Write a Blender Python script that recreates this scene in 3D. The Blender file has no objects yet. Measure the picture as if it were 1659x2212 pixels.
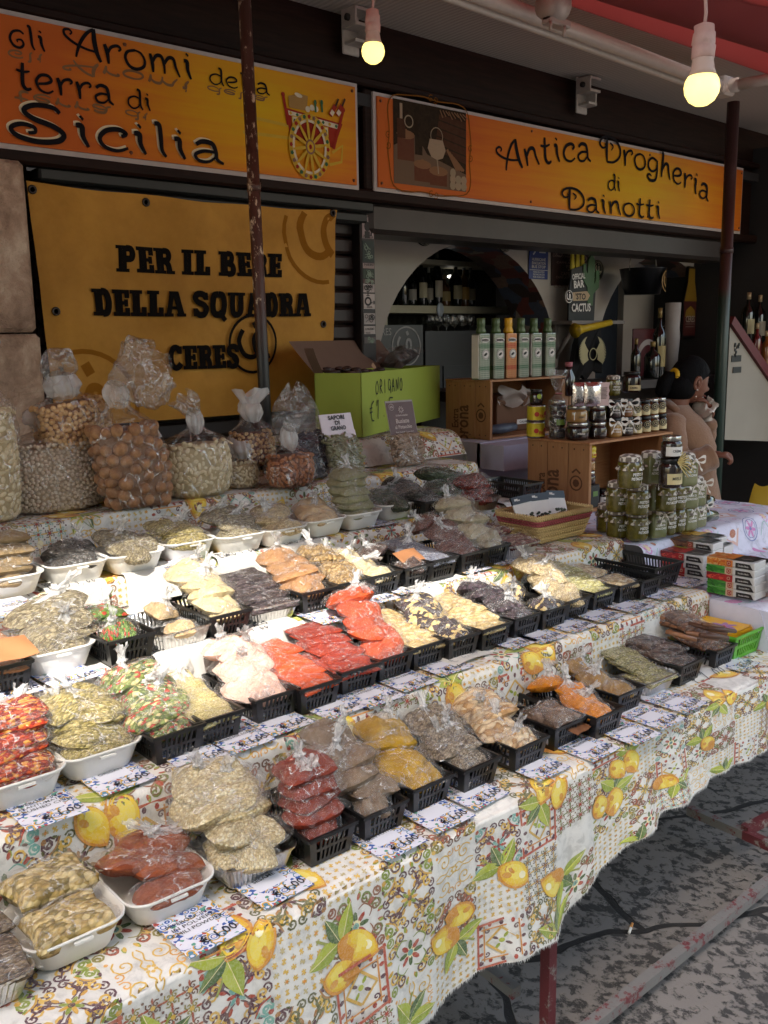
import bpy, math, random
import numpy as np
from mathutils import Matrix, Vector
from mathutils import noise as mnoise
random.seed(7)
scene = bpy.context.scene
COL = scene.collection
rad = math.radians
H = 1.65                                   # eye height over the paving

# ------------------------------------------------------------------ camera
FPX, CX, CY = 2024.12, 829.5, 1106.0       # focal length and centre on a 1659 x 2212 grid
def cam_axes(yaw, pitch, roll):
    f = Vector((math.sin(yaw)*math.cos(pitch), math.cos(yaw)*math.cos(pitch), math.sin(pitch)))
    r = Vector((math.cos(yaw), -math.sin(yaw), 0)); u = r.cross(f)
    return (math.cos(roll)*r + math.sin(roll)*u, -math.sin(roll)*r + math.cos(roll)*u, f)
R_, U_, F_ = cam_axes(rad(40.925), rad(-10.480), rad(-0.905))
cam = bpy.data.cameras.new('camera'); camo = bpy.data.objects.new('camera', cam); COL.objects.link(camo)
camo.matrix_world = Matrix(((R_.x, U_.x, -F_.x, 0), (R_.y, U_.y, -F_.y, 0), (R_.z, U_.z, -F_.z, H), (0, 0, 0, 1)))
cam.sensor_fit = 'VERTICAL'; cam.sensor_height = 36; cam.lens = 36*FPX/2212
cam.clip_start = 0.05; cam.clip_end = 400
scene.camera = camo
def ray(u, v): return R_*((u-CX)/FPX) - U_*((v-CY)/FPX) + F_
def PZ(u, v, z):
    r = ray(u, v); t = (z-H)/r.z; return Vector((r.x*t, r.y*t, z))
def PY(u, v, y):
    r = ray(u, v); t = y/r.y; return Vector((r.x*t, y, H+r.z*t))
def PX(u, v, x):
    r = ray(u, v); t = x/r.x; return Vector((x, r.y*t, H+r.z*t))

# ------------------------------------------------------------------ sky, sun, exposure
SUN = Vector((-0.50, -0.60, 1.0)).normalized()
w = bpy.data.worlds.new('World'); scene.world = w; w.use_nodes = True
nt = w.node_tree; nt.nodes.clear()
sky = nt.nodes.new('ShaderNodeTexSky'); sky.sky_type = 'NISHITA'; sky.sun_disc = False
sky.sun_elevation = math.asin(SUN.z); sky.sun_rotation = math.atan2(SUN.x, SUN.y)
sky.air_density = 1.6; sky.dust_density = 4.0
bg = nt.nodes.new('ShaderNodeBackground'); bg.inputs[1].default_value = 0.15
wo = nt.nodes.new('ShaderNodeOutputWorld')
nt.links.new(sky.outputs[0], bg.inputs[0]); nt.links.new(bg.outputs[0], wo.inputs[0])
sl = bpy.data.lights.new('sun', 'SUN'); sl.energy = 2.0; sl.angle = rad(0.5); sl.color = (1.0, 0.955, 0.88)
so = bpy.data.objects.new('sun', sl); COL.objects.link(so)
so.rotation_euler = SUN.to_track_quat('Z', 'Y').to_euler()
scene.view_settings.view_transform = 'Standard'; scene.view_settings.look = 'None'
scene.view_settings.gamma = 1; scene.view_settings.use_curve_mapping = False
scene.view_settings.exposure = 2.0
scene.render.engine = 'CYCLES'
cy = scene.cycles
cy.max_bounces = 7; cy.diffuse_bounces = 4; cy.glossy_bounces = 3; cy.transmission_bounces = 4
cy.transparent_max_bounces = 14; cy.caustics_reflective = False; cy.caustics_refractive = False
cy.sample_clamp_indirect = 6; cy.use_denoising = True

# ------------------------------------------------------------------ helpers
def srgb(r, g=None, b=None):
    if g is None: h = r.lstrip('#'); r, g, b = (int(h[i:i+2], 16) for i in (0, 2, 4))
    c = [x/255 for x in (r, g, b)]
    return tuple(x/12.92 if x <= .04045 else ((x+.055)/1.055)**2.4 for x in c)
class G:
    """small node-graph writer"""
    def __init__(s, name):
        s.m = bpy.data.materials.new(name); s.m.use_nodes = True; s.t = s.m.node_tree; s.t.nodes.clear()
        s.out = s.t.nodes.new('ShaderNodeOutputMaterial')
    def n(s, typ, ins=(), **props):
        nd = s.t.nodes.new('ShaderNode'+typ)
        for k, v in props.items(): setattr(nd, k, v)
        for k, v in (ins.items() if isinstance(ins, dict) else enumerate(ins)):
            if v is None: continue
            if isinstance(v, bpy.types.NodeSocket): s.t.links.new(v, nd.inputs[k])
            else:
                sk = nd.inputs[k]
                if sk.type == 'RGBA' and len(v) == 3: v = (*v, 1)
                sk.default_value = v
        return nd
    def math(s, op, a, b=None, c=None):
        return s.n('Math', [a, b, c], operation=op).outputs[0]
    def noise(s, vec, scale, detail=3, rough=.5, dist=0):
        return s.n('TexNoise', {'Vector': vec, 'Scale': scale, 'Detail': detail, 'Roughness': rough, 'Distortion': dist}).outputs[0]
    def ramp(s, fac, stops, interp='LINEAR'):
        nd = s.n('ValToRGB', [fac]); cr = nd.color_ramp; cr.interpolation = interp
        while len(cr.elements) < len(stops): cr.elements.new(.5)
        for e, (p, c) in zip(cr.elements, stops):
            e.position = p; e.color = (*c, 1) if len(c) == 3 else c
        return nd.outputs[0]
    def mix(s, fac, a, b, blend='MIX'):
        nd = s.t.nodes.new('ShaderNodeMix'); nd.data_type = 'RGBA'; nd.blend_type = blend
        for sk, v in ((nd.inputs[0], fac), (nd.inputs[6], a), (nd.inputs[7], b)):
            if isinstance(v, bpy.types.NodeSocket): s.t.links.new(v, sk)
            else: sk.default_value = v if not hasattr(v, '__len__') or len(v) == 4 else (*v, 1)
        return nd.outputs[2]
    def obj(s): return s.n('TexCoord').outputs['Object']
    def geo(s): return s.n('NewGeometry').outputs['Position']
    def rnd(s): return s.n('ObjectInfo').outputs['Random']
    def bump(s, h, strength=.4, dist=.01, normal=None):
        return s.n('Bump', {'Height': h, 'Strength': strength, 'Distance': dist, 'Normal': normal}).outputs[0]
    def bsdf(s, col, rough=.6, metal=0, normal=None, coat=0, coat_rough=.1, coat_n=None, trans=0, spec=.5, emit=None, es=0, sheen=0, ior=1.5):
        nd = s.n('BsdfPrincipled', {'Base Color': col, 'Roughness': rough, 'Metallic': metal, 'Normal': normal, 'Coat Weight': coat,
             'Coat Roughness': coat_rough, 'Coat Normal': coat_n, 'Transmission Weight': trans, 'Specular IOR Level': spec,
             'Emission Color': emit, 'Emission Strength': es, 'Sheen Weight': sheen, 'IOR': ior})
        return nd.outputs[0]
    def end(s, sh):
        s.t.links.new(sh, s.out.inputs[0]); return s.m
_mats = {}
def plain(hexcol, rough=.6, metal=0, coat=0, var=.12, scale=25, bump=0, spec=.5):
    k = (hexcol, rough, metal, coat, var, scale, bump)
    if k in _mats: return _mats[k]
    g = G('painted_'+hexcol.lstrip('#')); c = srgb(hexcol); p = g.obj()
    nz = g.noise(p, scale, 4, .6)
    col = g.mix(nz, [x*(1-var) for x in c], [min(1, x*(1+var)) for x in c])
    nb = g.bump(g.noise(p, scale*3, 3), bump, .004) if bump else None
    _mats[k] = g.end(g.bsdf(col, rough, metal, nb, coat, spec=spec)); return _mats[k]

class MB:
    """collects shapes into one mesh"""
    def __init__(s): s.v = []; s.f = []; s.mi = []; s.sm = []; s.c = []; s.col = None
    def add(s, vs, fs, m=0, smooth=False):
        o = len(s.v); s.v.extend([tuple(p) for p in vs]); s.f.extend([tuple(i+o for i in f) for f in fs])
        s.mi.extend([m]*len(fs)); s.sm.extend([smooth]*len(fs)); s.c.extend([s.col]*len(vs)); return s
    def box(s, c, d, M=None, m=0, bev=0):
        x, y, z = d[0]/2, d[1]/2, d[2]/2; c = Vector(c)
        if bev:
            b = min(bev, x*.9, y*.9, z*.9); vs = []
            for sx in (-1, 1):
                for sy in (-1, 1):
                    for sz in (-1, 1):
                        vs += [(sx*(x-b), sy*(y-b), sz*z), (sx*(x-b), sy*y, sz*(z-b)), (sx*x, sy*(y-b), sz*(z-b))]
            idx = lambda sx, sy, sz, k: (((sx > 0)*4+(sy > 0)*2+(sz > 0))*3+k)
            fs = []
            for sg in (-1, 1):
                q = [idx(-1, -1, sg, 0), idx(1, -1, sg, 0), idx(1, 1, sg, 0), idx(-1, 1, sg, 0)]; fs.append(q if sg > 0 else q[::-1])
                q = [idx(-1, sg, -1, 1), idx(1, sg, -1, 1), idx(1, sg, 1, 1), idx(-1, sg, 1, 1)]; fs.append(q if sg < 0 else q[::-1])
                q = [idx(sg, -1, -1, 2), idx(sg, 1, -1, 2), idx(sg, 1, 1, 2), idx(sg, -1, 1, 2)]; fs.append(q if sg > 0 else q[::-1])
            for a in (-1, 1):
                for b2 in (-1, 1):
                    fs.append([idx(-1, a, b2, 0), idx(1, a, b2, 0), idx(1, a, b2, 1), idx(-1, a, b2, 1)])
                    fs.append([idx(a, -1, b2, 0), idx(a, 1, b2, 0), idx(a, 1, b2, 2), idx(a, -1, b2, 2)])
                    fs.append([idx(a, b2, -1, 1), idx(a, b2, 1, 1), idx(a, b2, 1, 2), idx(a, b2, -1, 2)])
            for sx in (-1, 1):
                for sy in (-1, 1):
                    for sz in (-1, 1): fs.append([idx(sx, sy, sz, k) for k in range(3)])
            # consistent outward winding
            out = []
            for f in fs:
                p = [Vector(vs[i]) for i in f]; nn = (p[1]-p[0]).cross(p[2]-p[0]); ce = sum(p, Vector())/len(p)
                out.append(f if nn.dot(ce) > 0 else f[::-1])
            fs = out
        else:
            vs = [(sx*x, sy*y, sz*z) for sx in (-1, 1) for sy in (-1, 1) for sz in (-1, 1)]
            fs = [(0, 1, 3, 2), (4, 6, 7, 5), (0, 4, 5, 1), (2, 3, 7, 6), (0, 2, 6, 4), (1, 5, 7, 3)]
        vs = [c + (M @ Vector(p) if M is not None else Vector(p)) for p in vs]
        return s.add(vs, fs, m)
    def hexa(s, p8, m=0):
        """8 corners: bottom ring of 4 then top ring of 4"""
        return s.add(p8, [(3, 2, 1, 0), (4, 5, 6, 7), (0, 1, 5, 4), (1, 2, 6, 5), (2, 3, 7, 6), (3, 0, 4, 7)], m)
    def tube(s, pts, r, n=8, m=0, caps=True, smooth=True, flat=1.0):
        pts = [Vector(p) for p in pts]; rs = r if hasattr(r, '__len__') else [r]*len(pts); vs = []; ref = None
        for i, p in enumerate(pts):
            t = (pts[min(i+1, len(pts)-1)]-pts[max(i-1, 0)])
            t = t.normalized() if t.length > 1e-9 else Vector((0, 0, 1))
            if ref is None: ref = Vector((0, 0, 1)) if abs(t.z) < .9 else Vector((1, 0, 0))
            a = t.cross(ref).normalized(); b = a.cross(t).normalized(); ref = b
            for k in range(n):
                an = 2*math.pi*k/n; vs.append(p + a*math.cos(an)*rs[i] + b*math.sin(an)*rs[i]*flat)
        fs = [(i*n+k, i*n+(k+1) % n, (i+1)*n+(k+1) % n, (i+1)*n+k) for i in range(len(pts)-1) for k in range(n)]
        if caps: fs += [tuple(range(n))[::-1], tuple((len(pts)-1)*n+k for k in range(n))]
        return s.add(vs, fs, m, smooth)
    def lathe(s, prof, n=20, c=(0, 0, 0), m=0, smooth=True, M=None, mod=None, caps=True):
        vs = []; c = Vector(c)
        for j, (r, z) in enumerate(prof):
            for k in range(n):
                a = 2*math.pi*k/n; rr = r*(mod(a, z, j) if mod else 1); p = Vector((rr*math.cos(a), rr*math.sin(a), z))
                vs.append(c + (M @ p if M is not None else p))
        fs = [(j*n+k, j*n+(k+1) % n, (j+1)*n+(k+1) % n, (j+1)*n+k) for j in range(len(prof)-1) for k in range(n)]
        if caps:
            if prof[0][0] > 1e-5: fs.append(tuple(range(n))[::-1])
            if prof[-1][0] > 1e-5: fs.append(tuple((len(prof)-1)*n+k for k in range(n)))
        return s.add(vs, fs, m, smooth)
    def grid(s, fn, nu, nv, m=0, smooth=True, flip=False):
        vs = [fn(i/nu, j/nv) for j in range(nv+1) for i in range(nu+1)]
        q = lambda i, j: j*(nu+1)+i
        fs = [(q(i, j), q(i+1, j), q(i+1, j+1), q(i, j+1)) for j in range(nv) for i in range(nu)]
        if flip: fs = [f[::-1] for f in fs]
        return s.add(vs, fs, m, smooth)
    def loft(s, rings, m=0, smooth=True, cap0=False, cap1=False):
        n = len(rings[0]); vs = [p for r in rings for p in r]
        fs = [(j*n+k, j*n+(k+1) % n, (j+1)*n+(k+1) % n, (j+1)*n+k) for j in range(len(rings)-1) for k in range(n)]
        if cap0: fs.append(tuple(range(n))[::-1])
        if cap1: fs.append(tuple((len(rings)-1)*n+k for k in range(n)))
        return s.add(vs, fs, m, smooth)
    def ico(s, c, r, sub=1, m=0, M=None, sc=(1, 1, 1), smooth=True):
        V, Fc = ICO[sub]; c = Vector(c)
        vs = []
        for p in V:
            q = Vector((p[0]*r*sc[0], p[1]*r*sc[1], p[2]*r*sc[2])); vs.append(c + (M @ q if M is not None else q))
        return s.add(vs, Fc, m, smooth)
    def mesh(s, name, mats):
        me = bpy.data.meshes.new(name); me.from_pydata(s.v, [], s.f)
        for mt in (mats if isinstance(mats, (list, tuple)) else [mats]): me.materials.append(mt)
        me.polygons.foreach_set('material_index', s.mi); me.polygons.foreach_set('use_smooth', s.sm)
        if any(c is not None for c in s.c):
            at = me.color_attributes.new('print', 'FLOAT_COLOR', 'POINT')
            at.data.foreach_set('color', [x for c in s.c for x in ((*c, 1) if c is not None else (1, 1, 1, 0))])
        me.update(); return me
    def obj(s, name, mats, parent=None, loc=None, rot=None):
        o = bpy.data.objects.new(name, s.mesh(name, mats)); COL.objects.link(o)
        if parent is not None: o.parent = parent
        if loc is not None: o.location = loc
        if rot is not None: o.rotation_euler = rot
        return o
def _ico():
    t = (1+5**.5)/2
    V = [Vector(p).normalized() for p in ((-1, t, 0), (1, t, 0), (-1, -t, 0), (1, -t, 0), (0, -1, t), (0, 1, t), (0, -1, -t), (0, 1, -t), (t, 0, -1), (t, 0, 1), (-t, 0, -1), (-t, 0, 1))]
    F = [(0, 11, 5), (0, 5, 1), (0, 1, 7), (0, 7, 10), (0, 10, 11), (1, 5, 9), (5, 11, 4), (11, 10, 2), (10, 7, 6), (7, 1, 8), (3, 9, 4), (3, 4, 2), (3, 2, 6), (3, 6, 8), (3, 8, 9), (4, 9, 5), (2, 4, 11), (6, 2, 10), (8, 6, 7), (9, 8, 1)]
    res = {0: (V, F)}
    for lv in (1, 2, 3):
        V, F = list(res[lv-1][0]), res[lv-1][1]; cache = {}; F2 = []
        def mid(a, b):
            k = (min(a, b), max(a, b))
            if k not in cache: V.append(((V[a]+V[b])/2).normalized()); cache[k] = len(V)-1
            return cache[k]
        for a, b, c in F:
            x, y, z = mid(a, b), mid(b, c), mid(c, a); F2 += [(a, x, z), (b, y, x), (c, z, y), (x, y, z)]
        res[lv] = (V, F2)
    return res
ICO = _ico()
def nz3(p, s=1.0, seed=0): return mnoise.noise(Vector((p[0]*s+seed*7.3, p[1]*s-seed*3.1, p[2]*s+seed*1.7)))

def tag(o, label, cat, group=None):
    o['label'] = label; o['category'] = cat
    if group: o['group'] = group
    return o
def thing(name, label, cat, loc=(0, 0, 0), rz=0, group=None, rot=None):
    o = bpy.data.objects.new(name, None); COL.objects.link(o); o.location = loc
    o.rotation_euler = rot if rot else (0, 0, rz); o.empty_display_size = .05
    return tag(o, label, cat, group)
def inst(name, me, parent=None, loc=(0, 0, 0), rot=(0, 0, 0), sc=(1, 1, 1), mat=None):
    o = bpy.data.objects.new(name, me); COL.objects.link(o); o.parent = parent
    o.location = loc; o.rotation_euler = rot; o.scale = sc
    if mat is not None:
        for i, mt in enumerate(mat if isinstance(mat, (list, tuple)) else [mat]):
            o.material_slots[i].link = 'OBJECT'; o.material_slots[i].material = mt
    return o
def structure(o): o['kind'] = 'structure'; return o

# ------------------------------------------------------------------ flat lettering and line art
def smooth_path(pts, sub=6):
    if len(pts) < 3: return [tuple(p) for p in pts]
    out = []; P = [pts[0]]+list(pts)+[pts[-1]]
    for i in range(1, len(P)-2):
        a, b, c, d = P[i-1:i+3]
        for k in range(sub):
            t = k/sub
            out.append(tuple(.5*(2*b[j]+(c[j]-a[j])*t+(2*a[j]-5*b[j]+4*c[j]-d[j])*t*t+(3*b[j]-a[j]-3*c[j]+d[j])*t**3) for j in range(2)))
    out.append(tuple(pts[-1])); return out
def ribbon(pts, w, taper=0):
    """left and right edge of a flat stroke; w may be a list"""
    n = len(pts); L = []; Rr = []
    for i, p in enumerate(pts):
        a, b = pts[max(i-1, 0)], pts[min(i+1, n-1)]; dx, dy = b[0]-a[0], b[1]-a[1]; l = math.hypot(dx, dy) or 1
        ww = (w[min(len(w)-1, int(i/(n-1)*(len(w)-1)+.5))] if hasattr(w, '__len__') else w)/2
        if taper: t = i/(n-1); ww *= 1-taper*abs(2*t-1)**2
        L.append((p[0]-dy/l*ww, p[1]+dx/l*ww)); Rr.append((p[0]+dy/l*ww, p[1]-dx/l*ww))
    return L, Rr
class Art:
    """flat shapes in 2-D, each a hair above the one before, put on a surface by map(x, y, h)"""
    def __init__(s, mb, fn, h0=.0006, dh=.00008): s.mb = mb; s.fn = fn; s.h = h0; s.dh = dh; s.m = 0
    def poly(s, pts, col=None, m=None):
        vs = [s.fn(x, y, s.h) for x, y in pts]; s.h += s.dh
        if any(v is None for v in vs): return
        cx = sum(p[0] for p in pts)/len(pts); cyy = sum(p[1] for p in pts)/len(pts)
        c = s.fn(cx, cyy, s.h-s.dh)
        if c is None: return
        s.mb.col = col; n = len(pts)
        s.mb.add(vs+[c], [(i, (i+1) % n, n) for i in range(n)], s.m if m is None else m, True); s.mb.col = None
    def ngon(s, pts, col=None, m=None):
        s.mb.col = col; vs = [s.fn(x, y, s.h) for x, y in pts]; s.h += s.dh
        if all(v is not None for v in vs): s.mb.add(vs, [tuple(range(len(pts)))], s.m if m is None else m)
        s.mb.col = None
    def line(s, pts, w, col=None, m=None, taper=0, sub=0):
        if sub: pts = smooth_path(pts, sub)
        L, Rr = ribbon(pts, w, taper)
        a = [s.fn(x, y, s.h) for x, y in L]; b = [s.fn(x, y, s.h) for x, y in Rr]; s.h += s.dh
        n = len(pts); fs = []; ok = [x is not None and y is not None for x, y in zip(a, b)]
        if not any(ok): return
        dm = next(x for x, k in zip(a, ok) if k)
        vs = [x if k else dm for x, k in zip(a, ok)]+[y if k else dm for y, k in zip(b, ok)]
        for i in range(n-1):
            if ok[i] and ok[i+1]: fs.append((n+i, n+i+1, i+1, i))
        s.mb.col = col; s.mb.add(vs, fs, s.m if m is None else m, True); s.mb.col = None
    def disc(s, x, y, r, col=None, m=None, n=10, sx=1, sy=1, rot=0):
        c, sn = math.cos(rot), math.sin(rot); pts = []
        for k in range(n):
            a = 2*math.pi*k/n; px, py = r*sx*math.cos(a), r*sy*math.sin(a); pts.append((x+px*c-py*sn, y+px*sn+py*c))
        s.poly(pts, col, m)
    def rect(s, x0, y0, x1, y1, col=None, m=None): s.ngon([(x0, y0), (x1, y0), (x1, y1), (x0, y1)], col, m)
    def ring(s, x, y, r, w, col=None, m=None, n=24, a0=0, a1=2*math.pi):
        s.line([(x+r*math.cos(a0+(a1-a0)*k/n), y+r*math.sin(a0+(a1-a0)*k/n)) for k in range(n+1)], w, col, m)
_tx = {}
def text_tris(txt, bold=0):
    """built-in font text as triangles, cap height about .7, width in units"""
    k = (txt, bold)
    if k not in _tx:
        cu = bpy.data.curves.new('t', 'FONT'); cu.body = txt; cu.size = 1; cu.offset = bold; cu.resolution_u = 2
        o = bpy.data.objects.new('t', cu); me = bpy.data.meshes.new_from_object(o)
        me.calc_loop_triangles(); vs = [(v.co.x, v.co.y) for v in me.vertices]; fs = [tuple(t.vertices) for t in me.loop_triangles]
        bpy.data.objects.remove(o); bpy.data.curves.remove(cu); bpy.data.meshes.remove(me)
        x0 = min([v[0] for v in vs] or [0]); x1 = max([v[0] for v in vs] or [0]); _tx[k] = (vs, fs, x0, x1)
    return _tx[k]
def put_text(art, txt, x, y, size, align=0, col=None, m=None, width=None, bold=.015, ang=0):
    """align -1 left, 0 centre; width squeezes the line to that width"""
    vs, fs, x0, x1 = text_tris(txt, bold); sx = size
    if width: sx = width/max(x1-x0, 1e-6)
    off = (x0+x1)/2 if align == 0 else x0; c, sn = math.cos(ang), math.sin(ang); P = []
    for vx, vy in vs:
        px, py = (vx-off)*sx, vy*size; P.append(art.fn(x+px*c-py*sn, y+px*sn+py*c, art.h))
    art.h += art.dh
    if any(p is None for p in P): return
    art.mb.col = col; art.mb.add(P, fs, art.m if m is None else m); art.mb.col = None
def plane_map(o, ux, uy):
    """2-D to a plane through o with axes ux, uy; height along their normal"""
    o, ux, uy = Vector(o), Vector(ux), Vector(uy); n = ux.cross(uy).normalized()
    return lambda x, y, h: o + ux*x + uy*y + n*h
# ------------------------------------------------------------------ tiers of the stall (front to back)
T = {1: (1.19, .703), 2: (1.475, .860), 3: (1.80, .975), 4: (2.22, 1.055), 5: (2.515, 1.170)}   # front edge depth, height
YF = 3.30                                    # shop front

def M_cloth(name, base, weave=900):
    g = G(name); p = g.obj()
    at = g.n('Attribute', attribute_name='print')
    blot = g.noise(p, 28, 5, .65, .6); fine = g.noise(p, 160, 2)
    lin = g.mix(g.ramp(blot, [(.38, [x*.80 for x in base]), (.62, base)]), base, base)
    lin = g.ramp(blot, [(.36, [x*.74 for x in base]), (.5, [x*.95 for x in base]), (.66, base)])
    pr = g.mix(g.ramp(g.noise(p, 240, 3, .7), [(.45, (0, 0, 0)), (.85, (.40, .40, .40))]), at.outputs['Color'], lin)
    pr = g.mix(g.ramp(g.noise(p, 70, 3, .6), [(.42, (0, 0, 0)), (.75, (.30, .30, .30))]), pr, g.mix(.5, at.outputs['Color'], (.9, .8, .5)))
    col = g.mix(at.outputs['Alpha'], lin, pr)
    wv = g.n('TexWave', {'Vector': p, 'Scale': 420, 'Distortion': 1.5}).outputs[1]
    nb = g.bump(g.math('ADD', g.math('MULTIPLY', wv, .35), fine), .25, .0015)
    return g.end(g.bsdf(col, .85, normal=nb, spec=.25, sheen=.1))
m_cloth = M_cloth('lemon_print_cloth', srgb('#dfdcd5'))
m_pcloth = M_cloth('lilac_print_cloth', srgb('#d4d3e2'))
GREEN, DGREEN, LGREEN = srgb('#8a9a2c'), srgb('#4a6238'), srgb('#a9b23c')
YEL, ORA, GOLD = srgb('#e2b424'), srgb('#d5832a'), srgb('#d3ac4c')
PLUM, RED, TEAL, BROWN, CREAM = srgb('#583642'), srgb('#a43f30'), srgb('#74a79c'), srgb('#7a5a40'), srgb('#efe0ae')

def sub_art(art, ox, oy, s, rot=0, flip=False):
    c, sn = math.cos(rot), math.sin(rot); f0 = art.fn
    def f(x, y, h):
        if flip: x = -x
        return f0(ox+(x*c-y*sn)*s, oy+(x*sn+y*c)*s, h)
    a = Art(art.mb, f, art.h, art.dh); a.m = art.m; return a
def spiral(x, y, r0, turns, a0, n=14, grow=1, d=1):
    return [(x+r0*(1-k/n)**grow*math.cos(a0+d*turns*2*math.pi*k/n), y+r0*(1-k/n)**grow*math.sin(a0+d*turns*2*math.pi*k/n)) for k in range(n+1)]
def sym8(a, draw):
    for q in range(4):
        for fl in (False, True):
            b = sub_art(a, 0, 0, 1, q*math.pi/2, fl); draw(b); a.h = max(a.h, b.h)
def tile_arabesque(a, rnd, pal):
    c1, c2, c3, c4 = pal
    def d(b):
        b.line(spiral(.20, .30, .125, 1.5, -2.2, 13), .036, c1)
        b.line(spiral(.39, .40, .105, 1.4, 2.6, 12, d=-1), .034, c2)
        b.line(spiral(.36, .14, .100, 1.4, 1.2, 12), .034, c3)
        b.line(spiral(.08, .42, .085, 1.3, .3, 11), .030, c1)
        b.line([(.04, .10), (.13, .17), (.17, .30), (.10, .46)], .034, c1, sub=3, taper=.6)
        b.line([(.22, .47), (.32, .30), (.47, .24)], .030, c4, sub=3, taper=.6)
        b.disc(.115, .20, .040, c4, n=6, sx=1.6, sy=.7, rot=1.1); b.disc(.29, .235, .040, c3, n=6, sx=1.5, sy=.7, rot=.4)
        b.disc(.45, .46, .040, c4, n=6); b.disc(.48, .30, .034, c1, n=6, sx=1.4, sy=.7, rot=1.3); b.disc(.27, .44, .034, c2, n=6, sx=1.5, sy=.6, rot=2.2)
    sym8(a, d)
    for k in range(8):
        an = k*math.pi/4; a.disc(.085*math.cos(an), .085*math.sin(an), .050, c2 if k % 2 else c4, n=7, sx=1.5, sy=.6, rot=an)
    a.disc(0, 0, .045, c1, n=8)
def tile_star(a, rnd, pal):
    c1, c2, c3, c4 = pal
    def d(b):
        b.line(spiral(.36, .20, .125, 1.4, 2.8, 13, d=-1), .034, c1)
        b.line(spiral(.20, .40, .105, 1.3, -1.4, 12), .032, c3)
        b.line(spiral(.42, .42, .085, 1.3, 3.9, 10), .030, c2)
        b.line([(.25, .06), (.30, .17), (.24, .27), (.30, .36)], .026, c2, sub=3, taper=.5)
        b.disc(.29, .30, .045, c4, n=6, sx=1.5, sy=.6, rot=.8); b.disc(.08, .45, .04, c4, n=6, sx=1.5, sy=.7, rot=1.3); b.disc(.47, .10, .04, GREEN, n=6, sx=1.5, sy=.7)
    sym8(a, d)
    for k in range(8):
        an = k*math.pi/4; a.disc(.145*math.cos(an), .145*math.sin(an), .075, RED if k % 2 else DGREEN, n=7, sx=1.25, sy=.55, rot=an)
    a.ring(0, 0, .080, .04, CREAM, n=14); a.disc(0, 0, .055, TEAL, n=10); a.disc(0, 0, .026, PLUM, n=8)
def tile_lattice(a, rnd, pal):
    c1, c2, c3, c4 = pal
    for i in range(4):
        for j in range(4):
            x, y = -.375+.25*i, -.375+.25*j
            col = c1 if (i+j) % 2 else c2
            for k in range(4):
                an = k*math.pi/2+.78; a.line(spiral(x+.066*math.cos(an), y+.066*math.sin(an), .055, 1.2, an, 8), .020, col)
            for k in range(4): an = k*math.pi/2; a.disc(x+.095*math.cos(an), y+.095*math.sin(an), .030, c3, n=5, sx=1.6, sy=.6, rot=an)
            a.disc(x, y, .036, c4, n=6); a.disc(x+.125, y+.125, .022, c1, n=5)
def tile_gold(a, rnd, pal):
    for i in range(7):
        for j in range(7):
            x, y = -.43+.143*i+rnd.uniform(-.01, .01), -.43+.143*j+rnd.uniform(-.01, .01)
            for k in range(3):
                an = k*math.pi/3+rnd.random(); dx, dy = .045*math.cos(an), .045*math.sin(an)
                a.line([(x-dx, y-dy), (x+dx, y+dy)], .020, GOLD if (i+j) % 3 else srgb('#b8a878'))
            if (i*3+j) % 5 == 0: a.disc(x, y, .026, ORA, n=5)
def tile_scroll(a, rnd, pal):
    for sx in (-1, 1):
        for sy in (-1, 1):
            b = sub_art(a, 0, 0, 1); f = b.fn; b.fn = (lambda f, sx, sy: lambda x, y, h: f(x*sx, y*sy, h))(f, sx, sy)
            b.line(spiral(.24, .24, .16, 1.5, .5, 16), .024, GOLD); b.line(spiral(.10, .38, .09, 1.2, 2.5, 10), .022, srgb('#d9a04a'))
            b.line([(.02, .05), (.12, .08), (.2, .02), (.34, .06), (.45, .02)], .022, GOLD, sub=3); b.disc(.4, .4, .03, srgb('#d9a04a'), n=6)
            a.h = max(a.h, b.h)
    for k in range(6): an = k*math.pi/3; a.disc(.06*math.cos(an), .06*math.sin(an), .03, GOLD, n=6)
def tile_frame(a, rnd, pal):
    for q in range(4):
        b = sub_art(a, 0, 0, 1, q*math.pi/2)
        b.rect(-.5, .43, .5, .48, srgb('#b0503a')); b.rect(-.38, .30, .38, .33, srgb('#c8883f'))
        for k in range(5): b.disc(-.4+.2*k, .385, .055, RED if k % 2 else PLUM, n=6, sx=.7)
        b.line([(0, .28), (.28, 0)], .045, srgb('#c9a04a'))
        b.line(spiral(.26, .24, .065, 1.2, .5, 9), .028, PLUM); b.disc(.07, .11, .05, GREEN if q % 2 else PLUM, n=7, sx=1.3, sy=.6, rot=1.0)
        a.h = max(a.h, b.h)
    a.disc(0, 0, .05, LGREEN, n=8)
def leaf(a, x, y, L, W, ang, col, dark):
    c, s = math.cos(ang), math.sin(ang); f = lambda px, py: (x+px*c-py*s, y+px*s+py*c); up = []; lo = []
    for k in range(9):
        t = k/8; wv = W*math.sin(math.pi*t**.8)*(1-.15*t); up.append((L*t, wv)); lo.append((L*t, -wv))
    mid = [(L*k/8, 0) for k in range(9)]
    a.ngon([f(*p) for p in mid]+[f(*p) for p in up[::-1][1:-1]], col); a.ngon([f(*p) for p in lo[:1]+lo[1:]]+[f(*p) for p in mid[::-1][1:-1]], dark)
    a.line([f(*p) for p in mid], W*.07, CREAM)
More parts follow.
